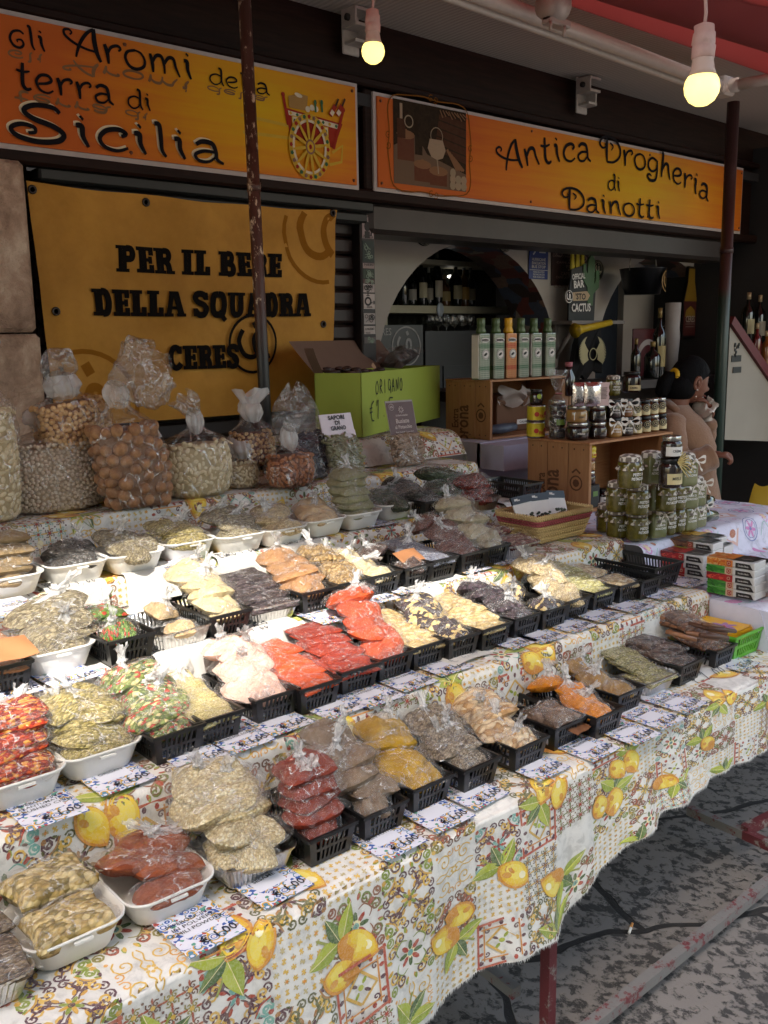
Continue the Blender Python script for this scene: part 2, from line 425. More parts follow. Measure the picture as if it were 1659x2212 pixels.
def lemon(a, x, y, r, ang):
    c, s = math.cos(ang), math.sin(ang); f = lambda px, py: (x+px*c-py*s, y+px*s+py*c)
    def shape(k, ox, oy, n=18):
        P = []
        for i in range(n):
            an = 2*math.pi*i/n; rr = 1+.20*max(0, math.cos(an))**14+.10*max(0, -math.cos(an))**14
            P.append(f(ox+r*k*1.32*rr*math.cos(an), oy+r*k*.90*math.sin(an)))
        return P
    a.poly(shape(1, 0, 0), srgb('#c98628')); a.poly(shape(.90, r*.02, r*.08), srgb('#dcac2a')); a.poly(shape(.80, -r*.02, r*.14), srgb('#e2bf34'))
    a.poly(shape(.55, -r*.1, r*.2), srgb('#e9d258')); a.disc(*f(r*.62, r*.22), r*.26, srgb('#efe6bc'), n=8, sx=1.3, rot=ang); a.disc(*f(-r*.5, -r*.25), r*.22, srgb('#cf9030'), n=8, sx=1.6, rot=ang+.3)
def sprig(a, x, y, s, ang, rnd, two):
    b = sub_art(a, x, y, s, ang)
    b.line([(0, .0), (-.15, .35), (-.2, .9)], .07, srgb('#8f9440'), sub=3)
    leaf(b, 0, .05, 1.15, .30, 2.5, GREEN, LGREEN); leaf(b, -.02, .05, .95, .22, 1.2, DGREEN, srgb('#5f7a3c'))
    leaf(b, .02, 0, 1.05, .27, .35, LGREEN, GREEN)
    lemon(b, .02, -.62, .52, -1.45)
    if two: lemon(b, -.78, -.5, .46, -1.2)
    a.h = max(a.h, b.h)
PALS = [(PLUM, srgb('#7f8f34'), GOLD, srgb('#c99a3a')), (PLUM, TEAL, srgb('#d0a850'), RED), (BROWN, srgb('#8a5a44'), srgb('#6a7a3a'), RED),
        (srgb('#6b4a3c'), srgb('#8a8040'), srgb('#a05038'), GOLD), (srgb('#5a5a34'), PLUM, GOLD, srgb('#a0703c'))]
LAY = [['ara', 'gold', 'star', 'ara', None, 'ara', 'scr', 'frm'], ['star', 'lat', 'scr', 'gold', 'frm', 'ara', 'star', 'gold'],
       ['ara', 'frm', 'star', 'ara', 'gold', 'lat', None, 'star'], ['gold', 'star', 'ara', 'scr', 'ara', 'frm', 'lat', 'ara']]
FN = dict(ara=tile_arabesque, lat=tile_lattice, gold=tile_gold, scr=tile_scroll, star=tile_star, frm=tile_frame)
def print_cloth(mb, S, u0, u1, v0, v1, seed, P=.126):
    rnd = random.Random(seed); a0 = Art(mb, S, .0005, 0)
    i0, i1 = int(u0//P)-1, int(u1//P)+2; j0, j1 = int(v0//P)-1, int(v1//P)+2
    for i in range(i0, i1):
        for j in range(j0, j1):
            k = LAY[(j+seed) % 4][(i+2*seed) % 8]
            if k is None: continue
            a = sub_art(a0, (i+.5)*P, (j+.5)*P, P, rnd.choice((0, 1, 2, 3))*math.pi/2); a.h = .0005; a.dh = .0000012
            FN[k](a, rnd, PALS[(i*3+j*5+seed) % 5])
    for i in range(i0, i1):
        for j in range(j0, j1):
            if (i+2*j+seed) % 3 == 0 and rnd.random() < .88:
                a = sub_art(a0, 0, 0, 1); a.h = .0012; a.dh = .00007
                sprig(a, (i+rnd.uniform(.1, .9))*P, (j+rnd.uniform(-.1, .5))*P, P*.55, rnd.choice((0, .3, -.5, .8, 2.6, -2.2))+rnd.uniform(-.2, .2), rnd, rnd.random() < .4)
def tile_lilac(a, rnd, i):
    PK, BL, TL, BR = srgb('#c87fb4'), srgb('#6a78ac'), srgb('#8fb8b0'), srgb('#a9684c')
    k = i % 3
    if k == 0:
        a.ring(0, 0, .36, .03, BL, n=20); a.ring(0, 0, .27, .02, BL, n=18)
        for q in range(6): an = q*math.pi/3; a.disc(.15*math.cos(an), .15*math.sin(an), .09, PK, n=7, sx=1.4, sy=.6, rot=an)
        a.disc(0, 0, .07, BL, n=8)
    elif k == 1:
        a.line([(-.5, -.3), (-.2, .1), (.1, -.1), (.5, .4)], .03, TL, sub=4); a.disc(-.1, .25, .22, PK, n=10, sx=.6, rot=.7); a.disc(-.1, .25, .12, srgb('#d8c09a'), n=10, sx=.6, rot=.7)
        for q in range(5): an = q*.5-.9; a.line([(.2, -.3), (.2+.2*math.cos(an), -.3+.25*math.sin(an))], .04, PK, taper=.7)
        a.disc(.3, .3, .08, BR, n=9)
    else:
        a.ngon([(-.42, 0), (0, -.4), (.42, 0), (0, .4)], srgb('#cfa79a')); a.ngon([(-.3, 0), (0, -.28), (.3, 0), (0, .28)], srgb('#ddd8de'))
        a.disc(0, 0, .12, BR, n=9, sx=1.5); a.line(spiral(.35, .35, .12, 1.3, 0, 12), .025, BL); a.line(spiral(-.35, -.35, .12, 1.3, 2, 12), .025, PK)

class Profile:
    """a cloth lying over a bent line of (y, z), stretched along x; v runs along the line"""
    def __init__(s, pts, rad_=.02):
        P = [Vector(p) for p in pts]; out = [P[0]]
        for i in range(1, len(P)-1):
            a = (P[i-1]-P[i]); b = (P[i+1]-P[i]); r = min(rad_, a.length*.4, b.length*.4); p0 = P[i]+a.normalized()*r; p1 = P[i]+b.normalized()*r
            for k in range(6): t = k/5; out.append(p0*(1-t)**2+P[i]*2*t*(1-t)+p1*t*t)
        out.append(P[-1]); s.p = out; s.s = [0]
        for a, b in zip(out, out[1:]): s.s.append(s.s[-1]+(b-a).length)
        s.L = s.s[-1]
    def at(s, v):
        v = min(max(v, 0), s.L); lo = 0
        while lo < len(s.s)-2 and s.s[lo+1] < v: lo += 1
        t = (v-s.s[lo])/max(s.s[lo+1]-s.s[lo], 1e-9); a, b = s.p[lo], s.p[lo+1]; d = (b-a).normalized()
        return a.lerp(b, t), d
HEM = sorted([(p.x, p.z) for p in (PY(u, v, 1.15) for u, v in ((700, 2420), (952, 2211), (1056, 2118), (1160, 2055), (1217, 2032), (1249, 1983), (1316, 1889), (1368, 1837), (1446, 1759), (1524, 1707), (1576, 1676), (1659, 1637)))])
def hem_z(x):
    if x <= HEM[0][0]: return HEM[0][1]
    for (a, za), (b, zb) in zip(HEM, HEM[1:]):
        if x <= b: t = (x-a)/(b-a); return za+(zb-za)*t
    return HEM[-1][1]
def make_cloth(name, label, pts, u0, u1, seed, mat, wob=.004, fold=0, end_drop=0, tile=None, nv=None, hemx=None):
    pr = Profile(pts); drop_len = pr.L
    def base(u, v):
        x = u; over = max(0, u-u1)
        q, d = pr.at(v); y, z = q; ny, nz_ = -d.y, d.x       # outward normal in (y, z)
        if nz_ < 0 and ny > 0: ny, nz_ = -ny, -nz_
        if hemx:                                           # front drop reaches the hem line
            zt = hemx['z']
            if v < hemx['len']:
                k = 1-v/hemx['len']; z = zt-(zt-hem_z(u))*k; y -= .03*k
        wv = wob*(nz3((u*5, v*5, seed), 1, seed)+.5*nz3((u*14, v*14, seed), 1, seed))
        if fold:
            k = max(0, 1-v/hemx['len'])**1.2 if hemx else max(0, 1-v/.1)
            wv += fold*k*(.7*math.sin(u*10+1.5*math.sin(u*4.1))+.8*nz3((u*4, .3, seed), 1, seed)+.30*math.sin(u*25+v*3+2*math.sin(u*7))+.15*math.sin(u*52))+fold*.18*math.sin(u*19+1.2*math.sin(u*5))*min(1, max(0, 1-v/(hemx['len'] if hemx else .1))*4)*(1 if v < (hemx['len'] if hemx else .1) else 0)
        y += ny*wv; z += nz_*wv
        if over > 0: x = u1+over*.30; z -= over*.92*(1 if nz_ > .5 else .55); y += over*.10
        return Vector((x, y, z)), Vector((0, ny, nz_))
    ue = u1+end_drop
    def S(u, v, h):
        if u < u0 or u > ue or v < 0 or v > pr.L: return None
        p, n = base(u, v)
        if u > u1 and n.z > .5: n = Vector((.9, 0, .35))
        return p+n*h
    mb = MB(); nu = int((ue-u0)/.014); nv = nv or int(pr.L/.011)
    mb.grid(lambda a, b: base(u0+(ue-u0)*a, pr.L*b)[0], nu, nv)
    if hemx:                                               # frayed hem threads
        rr = random.Random(3); x = u0
        while x < u1:
            p, n = base(x, 0); L = rr.uniform(.003, .010); d = rr.uniform(-.004, .004)
            mb.add([p+Vector((0, -.0005, .003)), p+Vector((.0028, -.0005, .003)), p+Vector((.0016+d, -.001, -L))], [(0, 1, 2)]); x += .0032
    if tile is None: print_cloth(mb, S, u0, ue, 0, pr.L, seed)
    else:
        a0 = Art(mb, S, .0006, 0); rnd = random.Random(seed); Pp = .13
        for i in range(int(u0/Pp)-1, int(ue/Pp)+2):
            for j in range(-1, int(pr.L/Pp)+2):
                a = sub_art(a0, (i+.5)*Pp, (j+.5)*Pp, Pp, rnd.uniform(-.3, .3)); a.dh = .000002; tile(a, rnd, i+j*2)
    o = mb.obj(name, mat); return tag(o, label, 'tablecloth', 'printed cloths over the stall steps')
y1, z1 = T[1]; y2, z2 = T[2]; y3, z3 = T[3]; y4, z4 = T[4]; y5, z5 = T[5]
XE = {2: PZ(1527, 1275, z2).x, 3: PZ(1364, 1167, z3).x, 4: PZ(1210, 1078, z4).x, 5: PZ(1089, 1004, z5).x}
hl = .42
make_cloth('tablecloth', 'frayed lemon print tablecloth hanging down the front of the lowest step', [(y1, z1-hl), (y1, z1), (y2+.42, z1)], .12, 3.9, 1, m_cloth, .004, .030, hemx=dict(z=z1, len=hl-.012))
make_cloth('tablecloth', 'lemon print cloth on the step of orange chilli and saffron bags', [(y2-.004, z1+.004), (y2, z2), (y3+.02, z2)], .12, XE[2], 2, m_cloth, .004, .004, .12)
make_cloth('tablecloth', 'lemon print cloth on the step of the woven basket and sesame trays', [(y3-.004, z2+.004), (y3, z3), (y4+.02, z3)], .12, XE[3], 3, m_cloth, .004, .004, .18)
make_cloth('tablecloth', 'lemon print cloth under the row of white foam trays', [(y4-.004, z3+.004), (y4, z4), (y5+.02, z4)], .12, XE[4], 6, m_cloth, .004, .004, .10)
make_cloth('tablecloth', 'lemon print cloth on the top step below the big nut bags', [(y5-.004, z4+.004), (y5, z5), (2.95, z5)], .12, XE[5], 5, m_cloth, .005, .004, .12)
pc = make_cloth('tablecloth', 'lilac paisley cloth under the pesto jars and chocolate boxes', [(1.27, z1+.008), (1.305, .832), (1.69, .842), (1.725, .958), (2.9, .964)], 2.62, 3.62, 4, m_pcloth, .006, 0, .25, tile=tile_lilac)

m = MB(); m.grid(lambda a, b: (2.622+.006*math.sin(a*14)*(1-b), 1.272+.43*a, .706+(.125+.008*a)*b), 16, 4); m.obj('side_flap', plain('#cfcfe0', .85), pc)
# ------------------------------------------------------------------ stall frame: legs and low rails
def rust_paint(name, paint, worn, amt=.5, rough=.6):
    g = G(name); p = g.obj(); nz = g.noise(p, 22, 6, .7); n2 = g.noise(p, 90, 4, .7)
    f = g.ramp(g.math('ADD', g.math('MULTIPLY', nz, .7), g.math('MULTIPLY', n2, .3)), [(amt-.03, (0, 0, 0)), (amt+.03, (1, 1, 1))])
    return g.end(g.bsdf(g.mix(f, paint, worn), rough, normal=g.bump(n2, .4, .003)))
m_redframe = rust_paint('chipped_red_paint', srgb('#5c2226'), srgb('#7a736c'), .56)
m_greyrail = rust_paint('worn_grey_rail', srgb('#75716d'), srgb('#6a2a2e'), .56)
fr = thing('stall_frame', 'chipped red and grey metal trestle frame under the lemon cloth', 'stall frame', (1.55, 1.2, 0))
def frame_bar(n, a, b, r, mt):
    m = MB(); a, b = Vector(a), Vector(b); d = (b-a).normalized(); up = Vector((0, 0, 1)) if abs(d.z) < .9 else Vector((0, 1, 0))
    s = d.cross(up).normalized(); u = s.cross(d)
    m.hexa([a-s*r-u*r, a+s*r-u*r, a+s*r+u*r, a-s*r+u*r, b-s*r-u*r, b+s*r-u*r, b+s*r+u*r, b-s*r+u*r])
    o = m.obj(n, mt, fr); o.location = -Vector(fr.location); return o
for x in (.4, 1.555, 3.4): frame_bar('leg', (x, 1.235, 0), (x, 1.235, .675), .0135, m_redframe)
for x in (1.56, 2.75): frame_bar('leg', (x, 2.6, 0), (x, 2.6, .95), .019, m_redframe)
frame_bar('rail', (.2, 1.150, .055), (4.2, 1.185, .055), .014, m_greyrail)
for x in (.65, 1.62): frame_bar('cross_rail', (x-.1, 1.3, .12), (x, 2.6, .14), .014, m_greyrail)
qa, qb, qc, qd = PZ(1488, 1749, .10), PZ(1608, 1801, .10), PZ(1690, 1838, .10), PZ(1690, 1752, .13)
frame_bar('cross_rail', qa, qb, .014, m_greyrail); frame_bar('cross_rail', qb, qc, .014, m_redframe); frame_bar('brace', qb+Vector((0, 0, .012)), qd, .014, m_redframe)
mbt = MB()
for k, (yy, zz) in T.items():
    ye = T[k+1][0]-.02 if k < 5 else 2.9
    mbt.box((1.3 if k > 1 else 1.9, (yy+ye)/2+.02, zz-.028), (2.3 if k > 1 else 3.9, ye-yy-.01, .03))
o = mbt.obj('step_boards', plain('#6b4e36', .8), fr); o.location = -Vector(fr.location)

# ------------------------------------------------------------------ paving
g = G('chiselled_stone'); p = g.geo()
def slab_field():
    wv_ = g.n('VectorMath', [p, g.n('VectorMath', [g.n('TexNoise', {'Vector': p, 'Scale': 2.6, 'Detail': 3}).outputs[1], (.16, .16, 0)], operation='MULTIPLY').outputs[0]], operation='ADD').outputs[0]
    mp = g.n('Mapping', {'Vector': wv_, 'Rotation': (0, 0, .45), 'Scale': (1, 1.0, 1)}).outputs[0]
    br = g.n('TexBrick', {'Vector': mp, 'Scale': 1.0, 'Mortar Size': .012, 'Mortar Smooth': .25, 'Brick Width': .85, 'Row Height': .55, 'Color1': (.2, .2, .2), 'Color2': (.8, .8, .8), 'Mortar': (0, 0, 0)})
    br.offset = .45
    return br
wob = g.n('Mapping', {'Vector': p})
br = slab_field()
mp2 = g.n('Mapping', {'Vector': p, 'Rotation': (0, 0, .9), 'Scale': (1, .85, 1)}).outputs[0]
pock = g.noise(mp2, 30, 5, .68, .35); pock2 = g.noise(p, 6, 4, .6); fine = g.noise(p, 220, 3, .7)
f = g.math('ADD', g.math('MULTIPLY', pock, .8), g.math('ADD', g.math('MULTIPLY', pock2, .28), g.math('MULTIPLY', fine, .10)))
mask = g.ramp(f, [(.525, (0, 0, 0)), (.595, (1, 1, 1))])
stone = g.mix(g.noise(p, 3, 3), srgb('#8e8780'), srgb('#736c66'))
stone = g.mix(fine, stone, srgb('#77706a'))
pit = g.mix(g.noise(p, 60, 3), srgb('#474441'), srgb('#353230'))
col = g.mix(mask, pit, stone)
col = g.mix(br.outputs['Fac'], col, srgb('#2c2927'))
h = g.math('SUBTRACT', g.math('ADD', g.math('MULTIPLY', mask, .5), g.math('MULTIPLY', fine, .15)), g.math('MULTIPLY', br.outputs['Fac'], 1.5))
m_ground = g.end(g.bsdf(col, .8, normal=g.bump(h, .7, .008), spec=.35))
mb = MB(); mb.grid(lambda a, b: (-30+60*a, -30+60*b, 0), 2, 2, smooth=False)
structure(mb.obj('ground', m_ground))
b = MB(); d = Vector((.8, .35, 0)).normalized(); cpos = PZ(1362, 2006, .005)
b.tube([cpos-d*.022, cpos+d*.004], .0038, 8, 0); b.tube([cpos+d*.004, cpos+d*.026], .0039, 8, 1)
tag(b.obj('cigarette_butt', [plain('#e6e2da', .9), plain('#c98a4a', .9)]), 'orange tipped cigarette butt lying on the stone paving', 'cigarette butt')

# ------------------------------------------------------------------ shop front
def wood_dark(name, c1, c2, rough=.55):
    g = G(name); p = g.obj(); mp = g.n('Mapping', {'Vector': p, 'Scale': (1.2, 6, 14)}).outputs[0]
    n1 = g.noise(mp, 5, 5, .6, .4); return g.end(g.bsdf(g.ramp(n1, [(.3, c1), (.7, c2)]), rough, normal=g.bump(n1, .15, .004), spec=.15))
m_fascia = wood_dark('dark_fascia_wood', srgb('#1a0e0a'), srgb('#2c1a14'))
m_shut = plain('#2a1d1a', .5, 0, 0, .25, 9, .1)
xs1 = 2.80                                    # divide between shutter and open bar
fac = thing('facade', 'dark brown wooden shop front carrying the two orange signs', 'facade', (3.4, YF, 0))
def fpart(mb, name, mt):
    o = mb.obj(name, mt, fac); o.location = (-3.4, -YF, 0); return o
m = MB(); m.box((3.3, YF+.22, 2.90), (6.4, .40, .36)); m.box((3.3, YF+.2, 2.505), (6.4, .36, .42)); m.box((3.3, YF-.005, 2.735), (6.4, .06, .035), bev=.008); m.box((3.3, YF-.005, 2.268), (6.4, .07, .05), bev=.01)
m.box((2.795, YF-.004, 2.5), (.075, .05, .42), bev=.008)
fpart(m, 'fascia', m_fascia)
m = MB(); m.box((2.07, YF+.03, 2.222), (1.5, .09, .045), bev=.008); m.box((2.07, YF+.05, 2.175), (1.46, .1, .05), bev=.012); fpart(m, 'moulding', plain('#1b1c1a', .5))
m = MB()
m.box((2.06, YF+.15, 1.2), (1.6, .06, 2.1))
z = .2
while z < 2.16:
    m.box((2.06, YF+.085, z+.036), (1.5, .03, .066), bev=.010); z += .076
o = fpart(m, 'roller_shutter', m_shut)
m = MB(); m.box((4.35, YF+.10, 2.18), (3.1, .22, .135), bev=.02); fpart(m, 'roller_box', plain('#3e3835', .45, .3, 0, .3, 6, .2))
m = MB(); m.box((2.80, YF+.06, 1.15), (.085, .1, 2.2), bev=.006); fpart(m, 'sticker_post', plain('#1d1615', .5))
# brackets and small fixings on the fascia
for i, (u, v) in enumerate(((768, 60), (1268, 200))):
    c = PY(u, v, YF-.06); m = MB()
    m.box((0, .035, 0), (.09, .012, .20), bev=.004); m.box((0, -.01, .06), (.085, .09, .012)); m.box((0, -.01, -.0), (.085, .09, .012)); m.box((0, -.005, -.06), (.07, .07, .012))
    m.box((-.04, -.01, .03), (.01, .085, .075)); m.box((.036, -.0, -.03), (.01, .065, .075)); m.lathe([(.014, -.01), (.014, .01)], 10, (-.048, -.01, .03), 1, M=Matrix.Rotation(rad(90), 3, 'Y'))
    o = m.obj('wall_bracket', [plain('#b6ada6', .5, .2, 0, .25, 40), plain('#2a2624', .6)], None, c)
    tag(o, ['white pressed steel awning bracket beside the bulb above the left sign', 'lone white awning bracket above the middle of the drogheria sign'][i], 'bracket', 'awning brackets on the fascia')
# stone jamb at the left end
g = G('old_limestone'); p = g.obj(); n1 = g.noise(p, 6, 6, .65, .5); n2 = g.noise(p, 40, 4, .7)
m_lime = g.end(g.bsdf(g.ramp(n1, [(.3, srgb('#7a6252')), (.5, srgb('#b89c86')), (.66, srgb('#d8c4ae'))]), .9, normal=g.bump(g.math('ADD', n1, g.math('MULTIPLY', n2, .5)), .9, .04)))
m = MB()
for k in range(4): m.box((.70, YF+.10, .281+k*.5625), (1.12-.02*(k % 2), .34, .557), bev=.014)
tag(m.obj('stone_jamb', m_lime), 'worn limestone door jamb left of the yellow banner', 'wall')
m = MB(); m.box((.2, YF+.45, 2.4), (2.4, .3, 2.6)); m.box((-.6, YF+.1, 1.6), (1.5, .3, 3.2)); o = m.obj('side_wall', plain('#4a3a32', .9, 0, 0, .3, 5, .3)); tag(o, 'dark plastered wall behind the left end of the fascia', 'wall')

# bar room behind the opening
m_white = plain('#a8a098', .9, 0, 0, .15, 3, .1)
BW = YF+.42
def arch_wall(x0, x1, z0, z1, arches, y, th):
    m = MB(); n = 24
    xs = sorted(set([x0, x1]+[a for c, r, zs in arches for a in [c+r*math.cos(math.pi*k/n) for k in range(n+1)]]))
    def low(x):
        for c, r, zs in arches:
            if abs(x-c) < r-1e-6 or abs(abs(x-c)-r) < 1e-6: return zs+math.sqrt(max(0, r*r-(x-c)**2))
        return z0
    def inside(a, b): mm = (a+b)/2; return any(abs(mm-c) < r for c, r, zs in arches)
    for a, b in zip(xs, xs[1:]):
        la, lb = (low(a), low(b)) if inside(a, b) else (z0, z0)
        m.add([(a, y, la), (b, y, lb), (b, y, z1), (a, y, z1)], [(0, 1, 2, 3)])
        if inside(a, b): m.add([(a, y, la), (b, y, lb), (b, y+th, lb), (a, y+th, la)], [(3, 2, 1, 0)], 1)
    for c, r, zs in arches:
        for sx in (-1, 1): m.add([(c+sx*r, y, z0), (c+sx*r, y, zs), (c+sx*r, y+th, zs), (c+sx*r, y+th, z0)], [(0, 1, 2, 3)], 1)
    return m
aL, aT, aR = PY(812, 640, BW), PY(985, 521, BW), PY(1203, 720, BW)
r1 = (aR.x-aL.x)/2; c1 = (aR.x+aL.x)/2
g = G('pasted_photos'); p = g.obj(); vo = g.n('TexVoronoi', {'Vector': g.n('Mapping', {'Vector': p, 'Scale': (1, 1, 1.1)}).outputs[0], 'Scale': 9.0}, distance='CHEBYCHEV')
pc_ = g.ramp(g.n('SeparateColor', [vo.outputs['Color']]).outputs[0], [(0, srgb('#4a3a34')), (.25, srgb('#9a7a68')), (.45, srgb('#5a6478')), (.65, srgb('#b0a494')), (.8, srgb('#8a4c44')), (1, srgb('#3a3a40'))], 'CONSTANT')
pc_ = g.mix(g.ramp(g.noise(p, 45, 4, .7), [(.4, (0, 0, 0)), (.7, (.5, .5, .5))]), pc_, (.08, .07, .06)); m_photos = g.end(g.bsdf(pc_, .4))
A2c = (PY(1288, 700, BW).x+PY(1545, 700, BW).x)/2; A2r = PY(1545, 700, BW).x-A2c
m = arch_wall(2.5, 6.0, 0, 2.62, [(c1, r1, aT.z-r1), (A2c, A2r, PY(1420, 552, BW).z-A2r)], BW, .30)
bar = m.obj('bar_wall', [m_white, m_photos]); m2 = MB(); q0 = PY(1350, 700, BW+.30).x; m2.box((q0+.9, BW+.34, 1.3), (1.8, .05, 2.6)); bar2 = m2.obj('niche_wall', m_white, bar)
tag(bar, 'whitewashed wall with two arches inside the open bar', 'wall')
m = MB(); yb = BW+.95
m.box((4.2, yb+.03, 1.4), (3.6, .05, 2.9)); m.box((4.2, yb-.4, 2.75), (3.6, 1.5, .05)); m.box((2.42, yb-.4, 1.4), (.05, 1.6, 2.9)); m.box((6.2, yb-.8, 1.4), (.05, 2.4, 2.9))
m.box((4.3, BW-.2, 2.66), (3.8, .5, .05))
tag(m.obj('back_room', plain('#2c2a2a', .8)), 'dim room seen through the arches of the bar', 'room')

# white corrugated soffit, awning, poles
g = G('corrugated_soffit'); p = g.geo(); wv = g.n('TexWave', {'Vector': p, 'Scale': 12, 'Distortion': .2}, bands_direction='X').outputs[1]
m_soff = g.end(g.bsdf(g.mix(wv, srgb('#bab3ac'), srgb('#a39c95')), .6, normal=g.bump(wv, .4, .006)))
m = MB(); m.add([(1.2, YF+.02, 3.01), (7.5, YF+.02, 2.95), (7.5, 2.50, 2.97), (1.2, 2.50, 3.00)], [(0, 1, 2, 3)]); m.box((2.2, 2.95, 3.06), (11, 1.0, .05))
tag(m.obj('canopy', m_soff), 'white corrugated canopy soffit over the shop signs', 'canopy')
ba, bb = PZ(1040, -8, 2.86), PZ(1562, 188, 2.86)
ab = thing('awning', 'red retractable awning with white roller bar above the drogheria sign', 'awning', ba)
m = MB(); d = (bb-ba); m.tube([ba-d*.9, bb+d*.02], .030, 12); m.tube([ba-d*.9+Vector((0, .05, -.02)), bb+Vector((0, .05, -.02))], .016, 8); o = m.obj('roller_bar', plain('#cfc3b8', .4, 0, .2, .12, 30), ab); o.location = -ba
m = MB(); c = PZ(1195, 12, 2.85); m.lathe([(.0, -.04), (.055, -.04), (.06, 0), (.055, .04), (0, .04)], 14, c, M=Matrix.Rotation(rad(90), 3, 'Y')); m.box(c+Vector((.02, -.0, -.055)), (.12, .05, .03), bev=.006); m.tube([c+Vector((.03, -.03, -.07)), c+Vector((.03, -.03, -.11))], .007, 6); m.tube([c+Vector((-.05, -.03, -.07)), c+Vector((-.05, -.03, -.10))], .007, 6)
o = m.obj('gear_box', plain('#b5aaa2', .45, .2), ab); o.location = -ba
m = MB(); e = PZ(1700, 165, 2.86); m.tube([bb, bb.lerp(e, .25)], .034, 10); m.tube([bb.lerp(e, .2), e], .026, 10); m.box(bb, (.10, .08, .09), bev=.01); o = m.obj('folding_arm', plain('#c9beb4', .4), ab); o.location = -ba
g = G('red_awning_fabric'); p = g.geo(); n1 = g.noise(p, 3, 3); wv = g.n('TexWave', {'Vector': p, 'Scale': 300}).outputs[1]
fb = g.bsdf(g.mix(n1, srgb('#7c2a2c'), srgb('#963a37')), .8, normal=g.bump(wv, .2, .002))
tl = g.n('BsdfTranslucent', {'Color': srgb('#b0423e')}).outputs[0]
m_awn = g.end(g.n('MixShader', [.07, fb, tl]).outputs[0])
def AWN_FRONT(x):                             # unseen front edge, shaped to cut the sun band on the steps
    return 1.20 if x < .50 else max(.10, 1.20-1.0*(x-.50))
def awn(a, b):
    x = -3.4+10.2*a; front = AWN_FRONT(x); y = 2.52+(front-2.52)*b
    z = 2.93-.02*b+.055*math.sin(b*math.pi)+.035*math.sin(b*9+x*1.3)*b*(1-b)*2
    return (x, y+.02*math.sin(x*5)*b, z)
m = MB(); m.grid(awn, 90, 24)
o = m.obj('fabric', m_awn, ab); o.location = -ba
m = MB(); q0 = PZ(1230, 20, 2.87); q1 = PZ(1680, 170, 2.86)
m.grid(lambda a, b: q0.lerp(q1+Vector((.5, -.12, 0)), a)+Vector((.0, -.06-.25*b, .03+.10*b-.05*math.sin(math.pi*b)+.012*math.sin(a*22)*b)), 40, 8); o = m.obj('valance_roll', m_awn, ab); o.location = -ba
m_rust = rust_paint('rusty_pole_paint', srgb('#3a2a26'), srgb('#a08a76'), .56, .5)
def pole(label, u0, v0, u1, v1, y, r, top, mt, group='awning poles'):
    a = PY(u1, v1, y); b_ = PY(u0, v0, y); d = (b_-a); d.x = d.x; k = (top-a.z)/d.z; tp = a+d*k; bt = a+d*((0-a.z)/d.z)
    root = thing('awning_pole', label, 'pole', bt, 0, group)
    m = MB(); m.tube([Vector((0, 0, 0)), tp-bt], r, 14); m.obj('tube', mt, root)
    m = MB(); j = (tp-bt)*.72; m.tube([j, j+(tp-bt).normalized()*.03], r*1.12, 14); m.obj('joint_ring', mt, root); return root
g = G('flaking_pole'); p = g.geo(); zz = g.n('SeparateXYZ', [p]).outputs[2]
n1 = g.noise(g.n('Mapping', {'Vector': p, 'Scale': (1, 1, .45)}).outputs[0], 38, 5, .7); hi = g.ramp(g.math('MULTIPLY', zz, .3333), [(.525, (0, 0, 0)), (.595, (1, 1, 1))])
base = g.mix(hi, srgb('#1d1b1b'), srgb('#4a2a20')); fl = g.ramp(g.math('MULTIPLY', n1, hi), [(.56, (0, 0, 0)), (.60, (1, 1, 1))])
m_flake = g.end(g.bsdf(g.mix(fl, base, srgb('#c9b49a')), .45, normal=g.bump(n1, .3, .004)))
pole('rusty flaking awning pole standing in front of the yellow banner', 531, 60, 572, 870, 2.86, .0215, 3.0, m_flake)
g = G('green_base_pole'); p = g.geo(); zz = g.n('SeparateXYZ', [p]).outputs[2]
cc = g.ramp(g.math('MULTIPLY', zz, .3333), [(.615, srgb('#1c3028')), (.635, srgb('#3c2220'))]); m_gpole = g.end(g.bsdf(cc, .4, normal=g.bump(g.noise(p, 30, 3), .2, .003)))
pole('dark awning pole with green lower half at the right end of the signs', 1584, 230, 1548, 1000, 2.9, .034, 2.92, m_gpole)
# lit bulbs hanging on cords
g = G('lit_bulb_glass'); m_bulb = g.end(g.bsdf(srgb('#fff0b0'), .4, emit=srgb('#ffe07c'), es=.55))
m_tape = plain('#c9a49c', .6, 0, 0, .2, 60, .3)
def bulb(label, u, v, axis, r, cord_uv):
    c = ray(u, v)*axis; c.z += H; root = thing('light_bulb', label, 'light bulb', c, 0, 'lit bulbs under the awning')
    m = MB(); pr = [(0.0, -1.0), (.38, -.93), (.72, -.70), (.95, -.30), (1.0, .05), (.93, .40), (.80, .62)]; m.lathe([(a*r, z*r) for a, z in pr], 20); m.obj('globe', m_bulb, root)
    m = MB(); m.lathe([(.80*r, .62*r), (.66*r, 1.0*r), (.58*r, 1.5*r), (.60*r, 1.55*r)], 18); m.obj('collar', plain('#cdb1a6', .5), root)
    m = MB(); m.lathe([(.58*r, 1.55*r), (.64*r, 1.6*r), (.66*r, 2.2*r), (.60*r, 2.25*r), (.66*r, 2.35*r), (.62*r, 2.9*r), (.55*r, 2.95*r), (.56*r, 3.3*r), (.2*r, 3.45*r)], 16, mod=lambda a, z, j: 1+.04*math.sin(a*3+j*2)); m.obj('socket', m_tape, root)
    m = MB(); m.tube([(0, 0, 3.3*r), (.1*r, 0, 4*r), (-.05*r, .1*r, 6*r), (0.1*r, 0, 12*r)], .11*r, 6); m.obj('cord', m_tape, root); return root
bulb('smaller lit yellow bulb hanging beside the left bracket', 806, 112, 2.62, .0325, None)
bulb('larger lit yellow bulb hanging in front of the awning arm', 1516, 190, 1.90, .0355, None)
